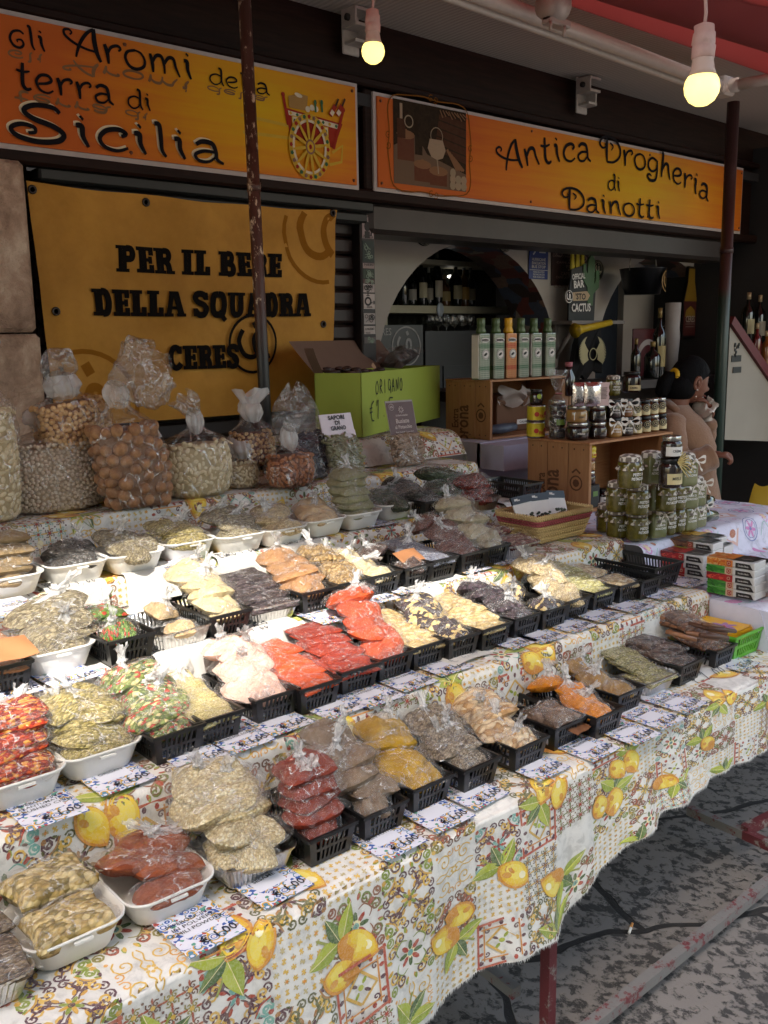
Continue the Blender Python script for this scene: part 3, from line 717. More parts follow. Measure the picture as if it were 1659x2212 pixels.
# right-hand end wall and unseen building across the lane, sized to shade the near side
m_rwall = plain('#8d8272', .95, 0, 0, .35, 2.5, .4)
m = MB(); m.box((7.3, 4.6, 1.6), (.3, 5.0, 3.2)); m.box((6.62, YF+.3, 1.25), (.5, .5, 2.5)); tag(m.obj('end_wall', m_rwall), 'stained plaster wall beyond the right end of the signs', 'wall')
m_opp = plain('#d8cbb4', .9, 0, 0, .2, 1.2, .2)
bld = thing('building', 'tall plain plaster building across the lane, unseen, shaped to shade the stall', 'building', (0, -3.2, 0))
m = MB(); m.box((-3.5, -4.0, 4.2), (12, 2.2, 8.4)); o = m.obj('wall', m_opp, bld); o.location = (0, 3.2, 0)
for k in range(5):
    for zz in (2.0, 4.6, 7.1):
        m = MB(); m.box((-8.2+k*2.2, -2.89, zz), (1.0, .05, 1.7)); m.box((-8.2+k*2.2, -2.86, zz-.9), (1.2, .14, .08)); o = m.obj('window', plain('#3a3f3a', .4), bld); o.location = (0, 3.2, 0)
# ------------------------------------------------------------------ plastic film, knots, spice fillings
def M_film(name='clear_plastic_film', k=.20, crink=2.2, tint=(.985, .98, .975), rough=.045):
    g = G(name); p = g.obj()
    n1 = g.noise(p, crink, 4, .6, 1.2); n2 = g.noise(p, crink*.35, 3, .5, .8)
    nb = g.bump(g.math('ADD', n1, n2), 1.0, .030)
    gl = g.n('BsdfGlossy', {'Color': (1, 1, 1), 'Roughness': rough, 'Normal': nb}).outputs[0]
    tr = g.n('BsdfTransparent', {'Color': tint}).outputs[0]
    df = g.n('BsdfTranslucent', {'Color': (.85, .84, .82)}).outputs[0]
    d2 = g.n('BsdfDiffuse', {'Color': (.85, .84, .82)}).outputs[0]
    lw = g.n('LayerWeight', {'Blend': .30, 'Normal': nb}).outputs['Facing']
    base = g.n('MixShader', [.025, tr, g.n('MixShader', [.5, df, d2]).outputs[0]]).outputs[0]
    rg = g.math('ABSOLUTE', g.math('SUBTRACT', g.noise(p, crink*.42, 2, .5, 1.3), .5)); crease_glint = g.ramp(rg, [(.0, (.55, .55, .55)), (.014, (0, 0, 0))])  # whitened creases of crumpled film, also painted in for glints
    base = g.n('MixShader', [crease_glint, base, g.n('MixShader', [.5, d2, gl]).outputs[0]]).outputs[0]
    fac = g.math('MULTIPLY_ADD', g.math('POWER', lw, 3.0), .35, k*.35)
    return g.end(g.n('MixShader', [fac, base, gl]).outputs[0])
m_film = M_film()
m_bigfilm = M_film('heavy_plastic_film', .14, 18, (.97, .96, .955), .13)
g = G('gathered_plastic'); p = g.obj(); n1 = g.noise(g.n('Mapping', {'Vector': p, 'Scale': (1, 1, .35)}).outputs[0], 5, 4, .6, .6)
nb = g.bump(n1, .9, .006); sh = g.bsdf((.86, .85, .84), .22, normal=nb, coat=.3, spec=.7); tl = g.n('BsdfTranslucent', {'Color': (.86, .85, .84)}).outputs[0]
tr = g.n('BsdfTransparent', {'Color': (.97, .97, .97)}).outputs[0]
s1 = g.n('MixShader', [.25, sh, tl]).outputs[0]
m_knot = g.end(g.n('MixShader', [g.ramp(n1, [(.35, (.78, .78, .78)), (.62, (.30, .30, .30))]), s1, tr]).outputs[0])
def M_fill(name, cols, scale=300, kind='powder', var=.5, bump=.6, coat=.45, rough=.8):
    """filling of a bag: powder, grain (seed-like cells), flake (leafy bits)"""
    g = G(name); cs = [srgb(c) for c in cols]; rnd = g.rnd(); scale *= .055
    p = g.n('VectorMath', [g.obj(), g.n('CombineXYZ', [g.math('MULTIPLY', rnd, 37), g.math('MULTIPLY', rnd, 19), 0]).outputs[0]], operation='ADD').outputs[0]
    p = g.n('Mapping', {'Vector': p, 'Scale': (1, 1, .7)}).outputs[0]
    if kind == 'powder':
        n1 = g.noise(p, 1.8, 5, .6, .3); n2 = g.noise(p, scale, 3, .7)
        col = g.ramp(g.math('ADD', g.math('MULTIPLY', n1, .75), g.math('MULTIPLY', n2, .25)), [(.35, cs[0]), (.62, cs[-1])])
        h = g.math('ADD', g.math('MULTIPLY', g.noise(p, 2.6, 4, .6, 1.4), 1.6), g.math('MULTIPLY', n2, .10)); bd = .012
    else:
        mp = g.n('Mapping', {'Vector': p, 'Scale': (1, 1.7, 1.3) if kind == 'flake' else (1, 1, 1)}).outputs[0]
        vo = g.n('TexVoronoi', {'Vector': mp, 'Scale': scale, 'Randomness': 1.0})
        id_ = g.n('SeparateColor', [vo.outputs['Color']]).outputs[0]
        st = [(i/len(cs), c) for i, c in enumerate(cs)]
        col = g.ramp(id_, st, 'CONSTANT')
        dk = g.ramp(vo.outputs['Distance'], [(.35, (1, 1, 1)), (.98, (.50, .47, .44))])
        col = g.mix(1.0, col, dk, 'MULTIPLY')
        h = g.math('SUBTRACT', g.math('MULTIPLY', g.noise(p, 2.2, 3, .6), 1.0), g.math('MULTIPLY', vo.outputs['Distance'], .6)); bd = .010
    col = g.mix(1.0, col, g.ramp(rnd, [(0, (.90, .90, .90)), (1, (1.08, 1.08, 1.08))]), 'MULTIPLY')
    nb = g.bump(h, bump, bd)
    cn = g.bump(g.noise(p, 3.0, 3, .55, 1.8), .9, .014)
    return g.end(g.bsdf(col, rough, normal=nb, coat=coat, coat_rough=.06, coat_n=cn, spec=.3))
F = dict(
 sesame=M_fill('sesame_seed', ['#d6c498', '#c6b284', '#e2d6b0', '#bca87a'], 240, 'grain'),
 chili_orange=M_fill('orange_chilli_powder', ['#6e2c12', '#94481c'], 300),
 capers=M_fill('salted_capers', ['#b29656', '#c8ae72', '#8a763c', '#d2bd88'], 95, 'grain', bump=.9),
 brownseed=M_fill('brown_cumin_seed', ['#6b5846', '#7d6a54', '#4f4236', '#8a7862'], 190, 'flake'),
 paprika=M_fill('red_paprika_powder', ['#661a08', '#8c2f12'], 300),
 cuminp=M_fill('cumin_powder', ['#6b5642', '#85705a'], 300),
 curry=M_fill('mustard_curry_powder', ['#9a7408', '#bd9418'], 300),
 cumin=M_fill('whole_cumin', ['#75654f', '#8b7b64', '#5d5040', '#9a8b74'], 180, 'flake'),
 garlic=M_fill('garlic_flakes', ['#cda877', '#dcc097', '#b98f5c', '#e6cfa8'], 55, 'flake', bump=.9),
 nutmeg=M_fill('nutmeg', ['#6f5848', '#806858', '#5a4638'], 40, 'grain', bump=1.0),
 kraftp=M_fill('brown_ground_spice', ['#7a5136', '#8c6244'], 300),
 turmeric=M_fill('turmeric_powder', ['#c06c06', '#dc8a12'], 300),
 masala=M_fill('ochre_masala_powder', ['#86601f', '#a27a34'], 300),
 herb=M_fill('dried_green_herb', ['#8f8850', '#a39c62', '#6f6c3c', '#b8ae78'], 170, 'flake'),
 oregano=M_fill('dried_oregano', ['#93854c', '#a99a5c', '#7a6f3e', '#c0b078'], 190, 'flake'),
 licorice=M_fill('liquorice_root', ['#4a352a', '#5c463a', '#3a2a22'], 60, 'flake', bump=.9),
 cinnamon=M_fill('cinnamon_bark', ['#6d472c', '#84583a', '#543420'], 50, 'flake', bump=.9),
 flakes=M_fill('red_chilli_flakes', ['#9c2c12', '#b8481c', '#7a1c10', '#d08a3c'], 130, 'flake', bump=.8),
 spag=M_fill('green_red_spaghetti_mix', ['#5f7038', '#7d8a48', '#8f9a5c', '#b04030', '#cfc088', '#4f6030'], 110, 'flake', bump=.8),
 roast=M_fill('pale_roast_herbs', ['#c9bb7c', '#b8aa6a', '#d8cc94'], 230, 'flake'),
 pink=M_fill('pale_pink_powder', ['#dfb09c', '#eac6b6'], 300),
 saffron=M_fill('orange_saffron_powder', ['#c2400f', '#d6561a'], 300),
 pistil=M_fill('red_saffron_threads', ['#a62c10', '#b83e18', '#8a200c'], 220, 'flake'),
 paprika2=M_fill('orange_paprika_powder', ['#ac3a14', '#c45022'], 300),
 pine=M_fill('pine_nuts', ['#d9bf86', '#e3cd9c', '#cbac70'], 85, 'grain', bump=1.0),
 raisinpine=M_fill('raisins_and_pine_nuts', ['#3a2c30', '#4a383a', '#e0c88c', '#32262a', '#d8ba7a'], 75, 'grain', bump=1.0),
 raisin=M_fill('dark_raisins', ['#3c3036', '#50424a', '#2e252a'], 80, 'grain', bump=1.0),
 flax=M_fill('pale_chopped_nuts', ['#c0ab80', '#cfbb92', '#a8946a'], 200, 'grain'),
 pista=M_fill('green_pistachio_pieces', ['#b0aa6c', '#c4be86', '#99935a'], 90, 'grain', bump=1.0),
 cashew=M_fill('pale_peanut_pieces', ['#cdb487', '#dac59c', '#b89c70'], 90, 'grain', bump=1.0),
 kraft=M_fill('kraft_brown_powder', ['#a06a40', '#b27c50'], 300),
 greymix=M_fill('grey_brown_herbs', ['#7d7256', '#928768', '#665c46', '#a89c7c'], 170, 'flake'),
 greenherb=M_fill('green_parsley_mix', ['#55742e', '#6a8a3a', '#47622a', '#7f9a4c', '#b84a34'], 120, 'flake', bump=.9),
 beige=M_fill('beige_powder_sachets', ['#b8986c', '#cbb086'], 300),
 cream=M_fill('cream_powder', ['#d3bd8a', '#e2d0a6'], 300),
 berry=M_fill('dark_juniper_berries', ['#3f3434', '#52464a', '#2f2628'], 90, 'grain', bump=1.0),
 brownp=M_fill('light_brown_powder', ['#9a6c44', '#b08456'], 300),
 corian=M_fill('coriander_seed', ['#a98a58', '#bda070', '#8d7044'], 120, 'grain', bump=1.0),
 dark=M_fill('dark_dried_flowers', ['#4a3630', '#5a443a', '#382824'], 120, 'flake'),
 lavender=M_fill('grey_lavender', ['#7c8090', '#8d909c', '#666a7a'], 160, 'grain'),
 redbrown=M_fill('reddish_brown_spice', ['#6a4238', '#7c5044', '#583430'], 260, 'flake'),
 beige2=M_fill('greyish_beige_powder', ['#8f8468', '#a89c80'], 300),
 rose=M_fill('dried_red_buds', ['#6a2e26', '#7c4034', '#a89078', '#501f1c'], 110, 'flake', bump=.9),
 olive=M_fill('olive_bay_powder', ['#75704a', '#8a8560'], 300),
 darkgreen=M_fill('dark_green_leaves', ['#36402a', '#46523a', '#2a3322'], 170, 'flake'),
 darkred=M_fill('dark_red_dried_tomato', ['#6e1f14', '#84301f', '#551610'], 120, 'flake', bump=.9),
 greydk=M_fill('dark_grey_seeds', ['#46423e', '#5a5650', '#36322f'], 200, 'grain'),
 brownlayer=M_fill('brown_pressed_powder', ['#87704e', '#9a8460'], 300),
)
# ---- bag shapes
def pillow(seed, neck=True, lump=.18, n=22, flat=False):
    """unit bag lying down: half width 1 in x, 1 in y, height about 1 in z"""
    rr = random.Random(seed); ph = [rr.uniform(0, 6) for _ in range(6)]
    def outline(a, b):
        k = .92 if flat else .86
        x, y = a, b
        if not flat:                                        # rounded sack with pinched corners
            x = a*math.sqrt(1-.36*b*b); y = b*math.sqrt(1-.30*a*a)
        x *= 1+.06*math.sin(3*b+ph[0]); y *= 1+.06*math.sin(3*a+ph[1])
        return x, y
    def hgt(a, b):
        e = 2.2 if not flat else 6
        t = max(0, (1-abs(a)**e)*(1-abs(b)**e))**(.55 if not flat else .35)
        w = 1+lump*(nz3((a*1.6, b*1.6, seed), 1, seed)+.6*nz3((a*3.6, b*3.6, seed), 1, seed+3))*1.9-lump*.9*max(0, .16-abs(nz3((a*1.5+b*.8, b*1.7-a*.5, seed+4), 1, seed)))*4
        return t*w
    m = MB()
    def top(u, v):
        a, b = 2*u-1, 2*v-1; x, y = outline(a, b); return (x, y, .38+.62*hgt(a, b)+.05*nz3((a*2, b*2, 5), 1, seed))
    def bot(u, v):
        a, b = 2*u-1, 2*v-1; x, y = outline(a, b); return (x, y, .38-.38*min(1, hgt(a, b)*1.25)+.05*nz3((a*2, b*2, 5), 1, seed)*(1 if max(abs(a), abs(b)) > .99 else .5))
    m.grid(top, n, n); m.grid(bot, n, n, flip=True)
    f = MB()
    def ft(u, v):
        a, b = 2.0*u-1, 2.0*v-1; x, y = outline(a, b); s = 1.20 if not flat else 1.12
        z = .38+.66*hgt(a*.97, b*.97)+.07*nz3((a*3.2, b*3.2, 2), 1, seed+9)+.05*abs(nz3((a*7, b*7, 1), 1, seed+5))+.035
        ed = max(abs(a), abs(b))
        if ed > .8: z += (ed-.8)*(.9*nz3((a*4, b*4, 8), 1, seed)+.15*math.sin(9*a+7*b))
        return (x*s, y*s, z)
    f.grid(ft, n+4, n+4)
    return m, f
PIL = []
for k in range(6):
    m, f = pillow(k+1); PIL.append((m.mesh('bag_filling', F['sesame']), f.mesh('bag_film', m_film)))
FLT = []
for k in range(4):
    m, f = pillow(k+21, lump=.10, flat=True)
    # folded zip strip across the open end
    f.grid(lambda u, v: (1.08*(2*u-1), 1.0+.32*v, .40+.10*math.sin(3*u+k)*v+.06*v), 8, 3); f.box((0, 1.08, .46), (2.1, .06, .05))
    FLT.append((m.mesh('packet_filling', F['sesame']), f.mesh('packet_film', m_film)))
def knot_mesh(seed, flare=1.0, L=1.0):
    """tied neck of a bag: pleats rising to a knot and a ragged fan; about 1 tall"""
    rr = random.Random(seed); ph = rr.uniform(0, 6); m = MB()
    prof = [(.52, 0), (.38, .10), (.24, .22), (.15, .34), (.13, .42), (.19, .47), (.20, .53), (.13, .58), (.12, .63), (.19, .74*L), (.28*flare, .88*L), (.36*flare, 1.0*L)]
    n = 22; be = rr.uniform(-.3, .3); bf = rr.uniform(-.3, .3)
    vs = []
    for j, (r, z) in enumerate(prof):
        for k in range(n):
            a = 2*math.pi*k/n; q = 1+.26*math.sin(a*5+ph+j*.4)+.16*math.sin(a*9+j*.9)
            t = max(0, z-.55); fl = (.42 if z > .7 else 1)
            zz = z+(.10*math.sin(a*3+ph)+.06*math.sin(a*7))*(1 if j == len(prof)-1 else 0)
            vs.append((r*q*math.cos(a)+be*t*1.6, r*q*fl*math.sin(a)+bf*t*1.6, zz))
    fs = [(j*n+k, j*n+(k+1) % n, (j+1)*n+(k+1) % n, (j+1)*n+k) for j in range(len(prof)-1) for k in range(n)]
    m.add(vs, fs, 0, True)
    m.tube([(.13*math.cos(t), .13*math.sin(t), .50+.04*math.sin(2*t)) for t in [k*math.pi/5 for k in range(11)]], .07, 6)
    return m.mesh('tied_neck', m_knot)
KN = [knot_mesh(k, .8+.25*(k % 3), 1+.12*(k % 2)) for k in range(5)]
ORD = ['topmost', 'second from top', 'third from the top', 'fourth from the top', 'fifth from the top', 'sixth from the top', 'seventh from the top', 'eighth from the top']
def bag(name, loc, size, rot, fill, label, cat, group, knot=None, flat=False, seed=0, kscale=.045, kpos=(0, .1), ktilt=(0, 0)):
    me, fi = (FLT[seed % len(FLT)] if flat else PIL[seed % len(PIL)])
    o = inst(name, me, None, loc, rot, size, F[fill] if isinstance(fill, str) else fill); tag(o, label, cat, group)
    fl_ = inst('film', fi, o)
    if knot is not None:
        k = inst('knot', KN[knot % len(KN)], fl_, (kpos[0], kpos[1], .72), (ktilt[0], ktilt[1], seed), (kscale/size[0], kscale/size[1], kscale/size[2]))
    return o

# ---- containers
m_black = plain('#121213', .38, 0, .15, .2, 40, .06)
m_foam = plain('#dcdad4', .55, 0, 0, .05, 60, .08)
g = G('foil'); p = g.obj(); n1 = g.noise(p, 60, 3, .6); m_foil = g.end(g.bsdf(srgb('#c9c8c6'), .28, 1, g.bump(n1, .7, .006)))
def basket_mesh(W, D, Hh, name='basket', mats=None, cut=True, holes=None):
    """open tapered basket: rim width W, depth D, height Hh; two rows of slanted slots in every wall"""
    m = MB(); tp = .80; wb, db = W*tp/2, D*(1-(1-tp)*.6)/2; wt, dt = W/2, D/2; th = .0022
    bc = [(-wb, -db), (wb, -db), (wb, db), (-wb, db)]; tc = [(-wt*.97, -dt*.98), (wt*.97, -dt*.98), (wt*.97, dt*.98), (-wt*.97, dt*.98)]
    m.hexa([(x, y, 0) for x, y in bc]+[(x, y, .003) for x, y in bc])
    for i in range(4):
        b0, b1 = Vector((*bc[i], 0)), Vector((*bc[(i+1) % 4], 0)); t0, t1 = Vector((*tc[i], Hh)), Vector((*tc[(i+1) % 4], Hh))
        nrm = (b1-b0).cross(t0-b0).normalized()
        def S(u, v, k): return b0.lerp(b1, u).lerp(t0.lerp(t1, u), v)-nrm*k*th
        def strip(u0, u1, v0, v1, du=0): m.hexa([S(u0, v0, 0), S(u1, v0, 0), S(u1, v0, 1), S(u0, v0, 1), S(u0+du, v1, 0), S(u1+du, v1, 0), S(u1+du, v1, 1), S(u0+du, v1, 1)])
        L = (b1-b0).length; ns = max(4, int(L/.0125))
        strip(0, 1, 0, .14); strip(0, 1, .46, .56); strip(0, 1, .86, 1.0)
        mg = .008/L
        for v0, v1 in ((.14, .46), (.56, .86)):
            strip(0, .055+mg, v0, v1); strip(.945-mg, 1, v0, v1)
            for k in range(1, ns):
                u = .06+mg+(.88-2*mg)*k/ns; strip(u-.0022/L-.012, u+.0022/L-.012, v0, v1, .024)
    # rolled rim
    for i in range(4):
        a = Vector((*tc[i], Hh)); b = Vector((*tc[(i+1) % 4], Hh)); dd = (b-a).normalized(); o_ = Vector((dd.y, -dd.x, 0))
        m.hexa([a-o_*.002-Vector((0, 0, .006)), b-o_*.002-Vector((0, 0, .006)), b+o_*.0035-Vector((0, 0, .006)), a+o_*.0035-Vector((0, 0, .006)),
                a-o_*.002+Vector((0, 0, .001)), b-o_*.002+Vector((0, 0, .001)), b+o_*.0035+dd*.0035+Vector((0, 0, .001)), a+o_*.0035-dd*.0035+Vector((0, 0, .001))])
    return m.mesh(name, mats or m_black)
def rrect(w, d, r, n=6):
    P = []
    for cx_, cy_, a0 in ((w/2-r, d/2-r, 0), (-w/2+r, d/2-r, 90), (-w/2+r, -d/2+r, 180), (w/2-r, -d/2+r, 270)):
        for k in range(n+1): a = rad(a0+90*k/n); P.append((cx_+r*math.cos(a), cy_+r*math.sin(a)))
    return P
def tray_mesh(W, D, Hh):
    m = MB(); rings = []
    for (k, z, rr) in ((.66, 0, .025), (.74, .004, .03), (.88, Hh*.7, .035), (.93, Hh*.93, .036), (1.0, Hh, .038), (1.0, Hh+.004, .038), (.965, Hh+.004, .036), (.90, Hh*.85, .034), (.70, .010, .028), (.5, .006, .02)):
        rings.append([(x, y, z) for x, y in rrect(W*k, D*(k if k > .8 else k+.03), rr)])
    m.loft(rings, cap0=True, cap1=True)
    m.box((.0, -D/2*.99, Hh-.006), (.03, .006, .004)); return m.mesh('foam_tray', m_foam)
def foil_mesh(W, D, Hh):
    m = MB(); rings = []; base = rrect(1, 1, .12, 8); n = len(base)
    def ring(kw, kd, z, am):
        P = rrect(W*kw, D*kd, .02, 10); c = len(P); out = []
        for i, (x, y) in enumerate(P): out.append((x, y, z))
        # insert ribs by subdividing edges
        Q = []
        for i in range(c):
            a, b = Vector(out[i]), Vector(out[(i+1) % c]); ns = max(1, int((b-a).length/.004))
            for k in range(ns):
                q = a.lerp(b, k/ns); nn = Vector((q.x/W, q.y/D, 0)).normalized(); Q.append((q, nn, a, b))
        return [(q+nn*am*(1 if k % 2 else -1)) for k, (q, nn, a, b) in enumerate(Q)]
    R0 = ring(.82, .86, 0, .0); n0 = len(R0)
    def fit(r):
        return [r[int(i*len(r)/n0) % len(r)] for i in range(n0)]
    def sc(kw, kd, z, am):
        out = []
        for i, q in enumerate(R0):
            x, y = q.x*kw/.82, q.y*kd/.86; nn = Vector((x/W, y/D, 0)).normalized(); out.append(Vector((x, y, z))+nn*am*(1 if i % 2 else -1))
        return out
    rings = [sc(.82, .86, 0, 0), sc(.84, .87, .004, .0012), sc(.97, .97, Hh-.006, .0014), sc(1.0, 1.0, Hh-.002, .0), sc(1.05, 1.04, Hh, .001), sc(1.06, 1.05, Hh+.004, .001), sc(1.02, 1.01, Hh+.004, 0), sc(.96, .96, Hh-.006, .0014), sc(.80, .84, .006, .0), sc(.4, .4, .004, 0)]
    m.loft(rings, cap0=True, cap1=True, smooth=False); return m.mesh('foil_tray', m_foil)
BW_, BD_, BH_ = .112, .215, .060
ME = dict(basket=basket_mesh(BW_, BD_, BH_), tray=tray_mesh(.165, .155, .050), foil=foil_mesh(.145, .19, .042), bigbasket=basket_mesh(.16, .26, .075))
DIM = dict(basket=(BW_, BD_, BH_), tray=(.165, .155, .054), foil=(.152, .20, .046), bigbasket=(.16, .26, .075))
KIND = dict(basket=('black_basket', 'basket', 'black slotted plastic basket'), tray=('foam_tray', 'tray', 'white foam tray'), foil=('foil_tray', 'tray', 'aluminium foil tray'), bigbasket=('black_basket', 'basket', 'large black slotted plastic basket'))
SHORT = {'black slotted plastic basket': 'black basket', 'white foam tray': 'foam tray', 'aluminium foil tray': 'foil tray', 'large black slotted plastic basket': 'large basket'}
TG = {1: 'lowest step', 2: 'second step', 3: 'middle step', 4: 'white tray step'}
bag_n = [0]
def container(kind, tier, u, v, what, fill=None, n=0, style='heap', dz=.022, size=(1.0, .5, .034), knots=2, anchor='R', rz=0, dx=0, dy=0, seed=None, kind_word='knotted bag', lab=None, lean=.30, kscale=.048, yfix=None):
    """a container set down by the corner of its front rim, and the bags heaped in it"""
    W, D, Hh = DIM[kind]; z = T[tier][1]+.0035; c = PZ(u, v, z+Hh)
    x = c.x-(W/2 if anchor == 'R' else -W/2 if anchor == 'L' else 0)+dx; y = c.y+D/2+dy
    if yfix is not None: y = yfix+D/2
    nm, cat, desc = KIND[kind]
    where = 'on the '+TG[tier]
    o = inst(nm, ME[kind], None, (x, y, z), (0, 0, rz)); tag(o, lab or f'{desc} holding {what}', cat, f'{desc}s on the stall')
    fill_heap(o.location, W, D, Hh, rz, what, fill, n, style, dz, size, knots, seed, kind_word, desc, lean, kscale)
    return o
def fill_heap(loc, W, D, Hh, rz, what, fill, n, style, dz, size, knots, seed, kind_word, desc, lean, kscale):
    if not n: return
    bag_n[0] += 1; sd = bag_n[0]*7 if seed is None else seed; rr = random.Random(sd)
    sx, sy, sz = W/2*size[0], D/2*size[1], size[2]*(1.22 if style != 'flat' else 1.0)
    cz = math.cos(rz), math.sin(rz); made = []
    for i in range(n):
        k = i/(max(1, n-1)); inb = i == 0
        if style == 'heap':                                 # shingled pile rising towards the back
            yy = -D*.5+sy*1.02+(D-sy*1.75)*k+rr.uniform(-.006, .006); xx = rr.uniform(-.17, .17)*W*(not inb)
            zz = Hh*.50+dz*i; rx = (.04 if inb else lean+rr.uniform(-.22, .14))
        elif style == 'stack':                              # neat pile, one on another
            yy = -D*.5+sy*1.04+rr.uniform(0, .012)+.010*i; xx = rr.uniform(-.05, .05)*W*(not inb); zz = Hh*.45+dz*i; rx = .07+rr.uniform(-.05, .08)
        else:                                               # flat: packets fanned out
            yy = -D*.5+sy*1.04+(D-sy*1.8)*k; xx = rr.uniform(-.05, .05)*W; zz = Hh*.72+dz*i; rx = .10+rr.uniform(-.05, .05)
        rzz = rr.uniform(-.22, .22)*(2.2 if style == 'heap' else 1)+rz
        if kind_word == 'knotted bag' and rr.random() < .3: rzz += math.pi
        px = loc[0]+xx*cz[0]-yy*cz[1]; py = loc[1]+xx*cz[1]+yy*cz[0]
        made.append((zz, px, py, loc[2]+zz, rx, rr.uniform(-.09, .09)*(not inb)*(2.4 if style == 'heap' else 1), rzz*(.35 if inb else 1), min(.84/size[0], .92) if inb and kind_word != 'flat packet' else rr.uniform(.92, 1.08)))
    made.sort(reverse=True)
    for i, (zz, px, py, pz, rx, ry, rzz, s) in enumerate(made):
        kn = (sd+i) if i < knots else None
        bag('spice_bag' if style != 'flat' else 'spice_packet', (px, py, pz), (sx*s, sy*s, sz), (rx, ry, rzz), fill,
            f'{ORD[min(i, 7)]} {kind_word} in the {SHORT[desc]} of {what}', 'bag' if style != 'flat' else 'packet', f'{kind_word}s of {what}', kn, style == 'flat', sd+i, kscale, (rr.uniform(-.3, .3), rr.uniform(-.25, .35)), (rr.uniform(-.5, .35), rr.uniform(-.4, .4)))

# ---- lowest step
C = container
C('foil', 1, 85, 2091, 'brown seeds', 'brownseed', 2, 'flat', .022, (1.0, .62, .030), 0, kind_word='flat packet')
C('tray', 1, 288, 1972, 'salted capers', 'capers', 2, 'flat', .030, (.80, .56, .040), 0, kind_word='zip packet', lean=.2)
C('tray', 1, 481, 1886, 'rust orange chilli powder', 'chili_orange', 4, 'heap', .012, (.80, .50, .034), 1)
C('foil', 1, 652, 1823, 'sesame', 'sesame', 8, 'heap', .0155, (1.02, .50, .040), 2, lean=.32)
C('basket', 1, 773, 1773, 'red paprika', 'paprika', 5, 'stack', .026, (1.02, .44, .038), 2)
C('basket', 1, 883, 1726, 'brown cumin powder', 'cuminp', 6, 'heap', .020, (1.1, .44, .038), 2)
C('basket', 1, 980, 1672, 'mustard yellow curry', 'curry', 4, 'heap', .022, (1.08, .46, .040), 2)
C('basket', 1, 1083, 1633, 'grey whole cumin', 'cumin', 4, 'heap', .016, (1.15, .50, .038), 3)
C('basket', 1, 1187, 1589, 'pale garlic flakes', 'garlic', 4, 'heap', .015, (1.05, .46, .038), 4)
C('basket', 1, 1266, 1548, 'whole nutmegs', 'nutmeg', 1, 'flat', .02, (.92, .52, .034), 0, kind_word='zip packet', dy=.0)
C('basket', 1, 1351, 1526, 'bright turmeric', 'turmeric', 4, 'heap', .012, (.80, .42, .032), 3)
C('basket', 1, 1394, 1481, 'ochre masala', 'masala', 3, 'heap', .016, (.80, .42, .034), 2)
C('foil', 1, 1472, 1450, 'flat green herb packets', 'herb', 5, 'flat', .010, (.78, .44, .014), 0, kind_word='flat packet')
C('basket', 1, 1522, 1421, 'dark liquorice roots', 'licorice', 3, 'flat', .014, (1.05, .52, .024), 0, kind_word='zip packet')
C('basket', 1, 1593, 1390, 'cinnamon sticks', 'cinnamon', 5, 'flat', .016, (1.1, .48, .024), 0, kind_word='zip packet')
# ---- second step
C('tray', 2, 158, 1653, 'red chilli flakes', 'flakes', 6, 'stack', .020, (.86, .58, .034), 2)
C('tray', 2, 322, 1594, 'golden oregano', 'oregano', 5, 'heap', .018, (1.0, .58, .036), 2)
C('basket', 2, 445, 1562, 'green and red seasoning', 'spag', 5, 'heap', .018, (1.15, .48, .036), 3)
C('basket', 2, 528, 1531, 'pale yellow roast herbs', 'roast', 4, 'flat', .010, (.9, .42, .016), 1, kind_word='flat packet')
C('basket', 2, 649, 1486, 'pale pink powder', 'pink', 6, 'heap', .014, (1.1, .42, .036), 3)
C('basket', 2, 739, 1465, 'bright orange saffron', 'saffron', 6, 'flat', .008, (.92, .40, .016), 0, kind_word='flat packet')
C('basket', 2, 822, 1430, 'red saffron threads', 'pistil', 6, 'flat', .011, (1.05, .42, .016), 0, kind_word='flat packet')
C('basket', 2, 897, 1404, 'orange red strong paprika', 'paprika2', 6, 'heap', .022, (1.1, .42, .036), 2)
C('basket', 2, 967, 1380, 'pine nuts near paprika', 'pine', 4, 'flat', .011, (1.0, .44, .018), 0, kind_word='flat packet')
C('basket', 2, 1039, 1364, 'raisins with pine nuts', 'raisinpine', 4, 'heap', .018, (1.0, .42, .036), 1)
C('basket', 2, 1107, 1343, 'pine nuts between raisins', 'pine', 4, 'flat', .012, (1.0, .44, .018), 0, kind_word='flat packet')
C('basket', 2, 1173, 1321, 'dark raisins', 'raisin', 5, 'heap', .013, (1.0, .38, .034), 3)
C('basket', 2, 1231, 1305, 'raisins and peanuts', 'raisinpine', 2, 'heap', .016, (.85, .38, .042), 2)
C('basket', 2, 1279, 1285, 'pale chopped nuts', 'flax', 6, 'heap', .016, (1.05, .40, .034), 2)
C('basket', 2, 1335, 1267, 'green pistachio pieces', 'pista', 4, 'flat', .013, (1.0, .44, .018), 0, kind_word='flat packet')
C('basket', 2, 1389, 1253, 'pale peanut pieces', 'cashew', 2, 'flat', .012, (1.0, .50, .020), 0, kind_word='flat packet')
C('basket', 2, 1433, 1243, 'nothing, set before the large empty one', lab='empty black slotted basket beside the peanut packets')
C('bigbasket', 2, 1477, 1212, 'nothing', rz=.0, lab='large empty black slotted basket next to the chocolate boxes')
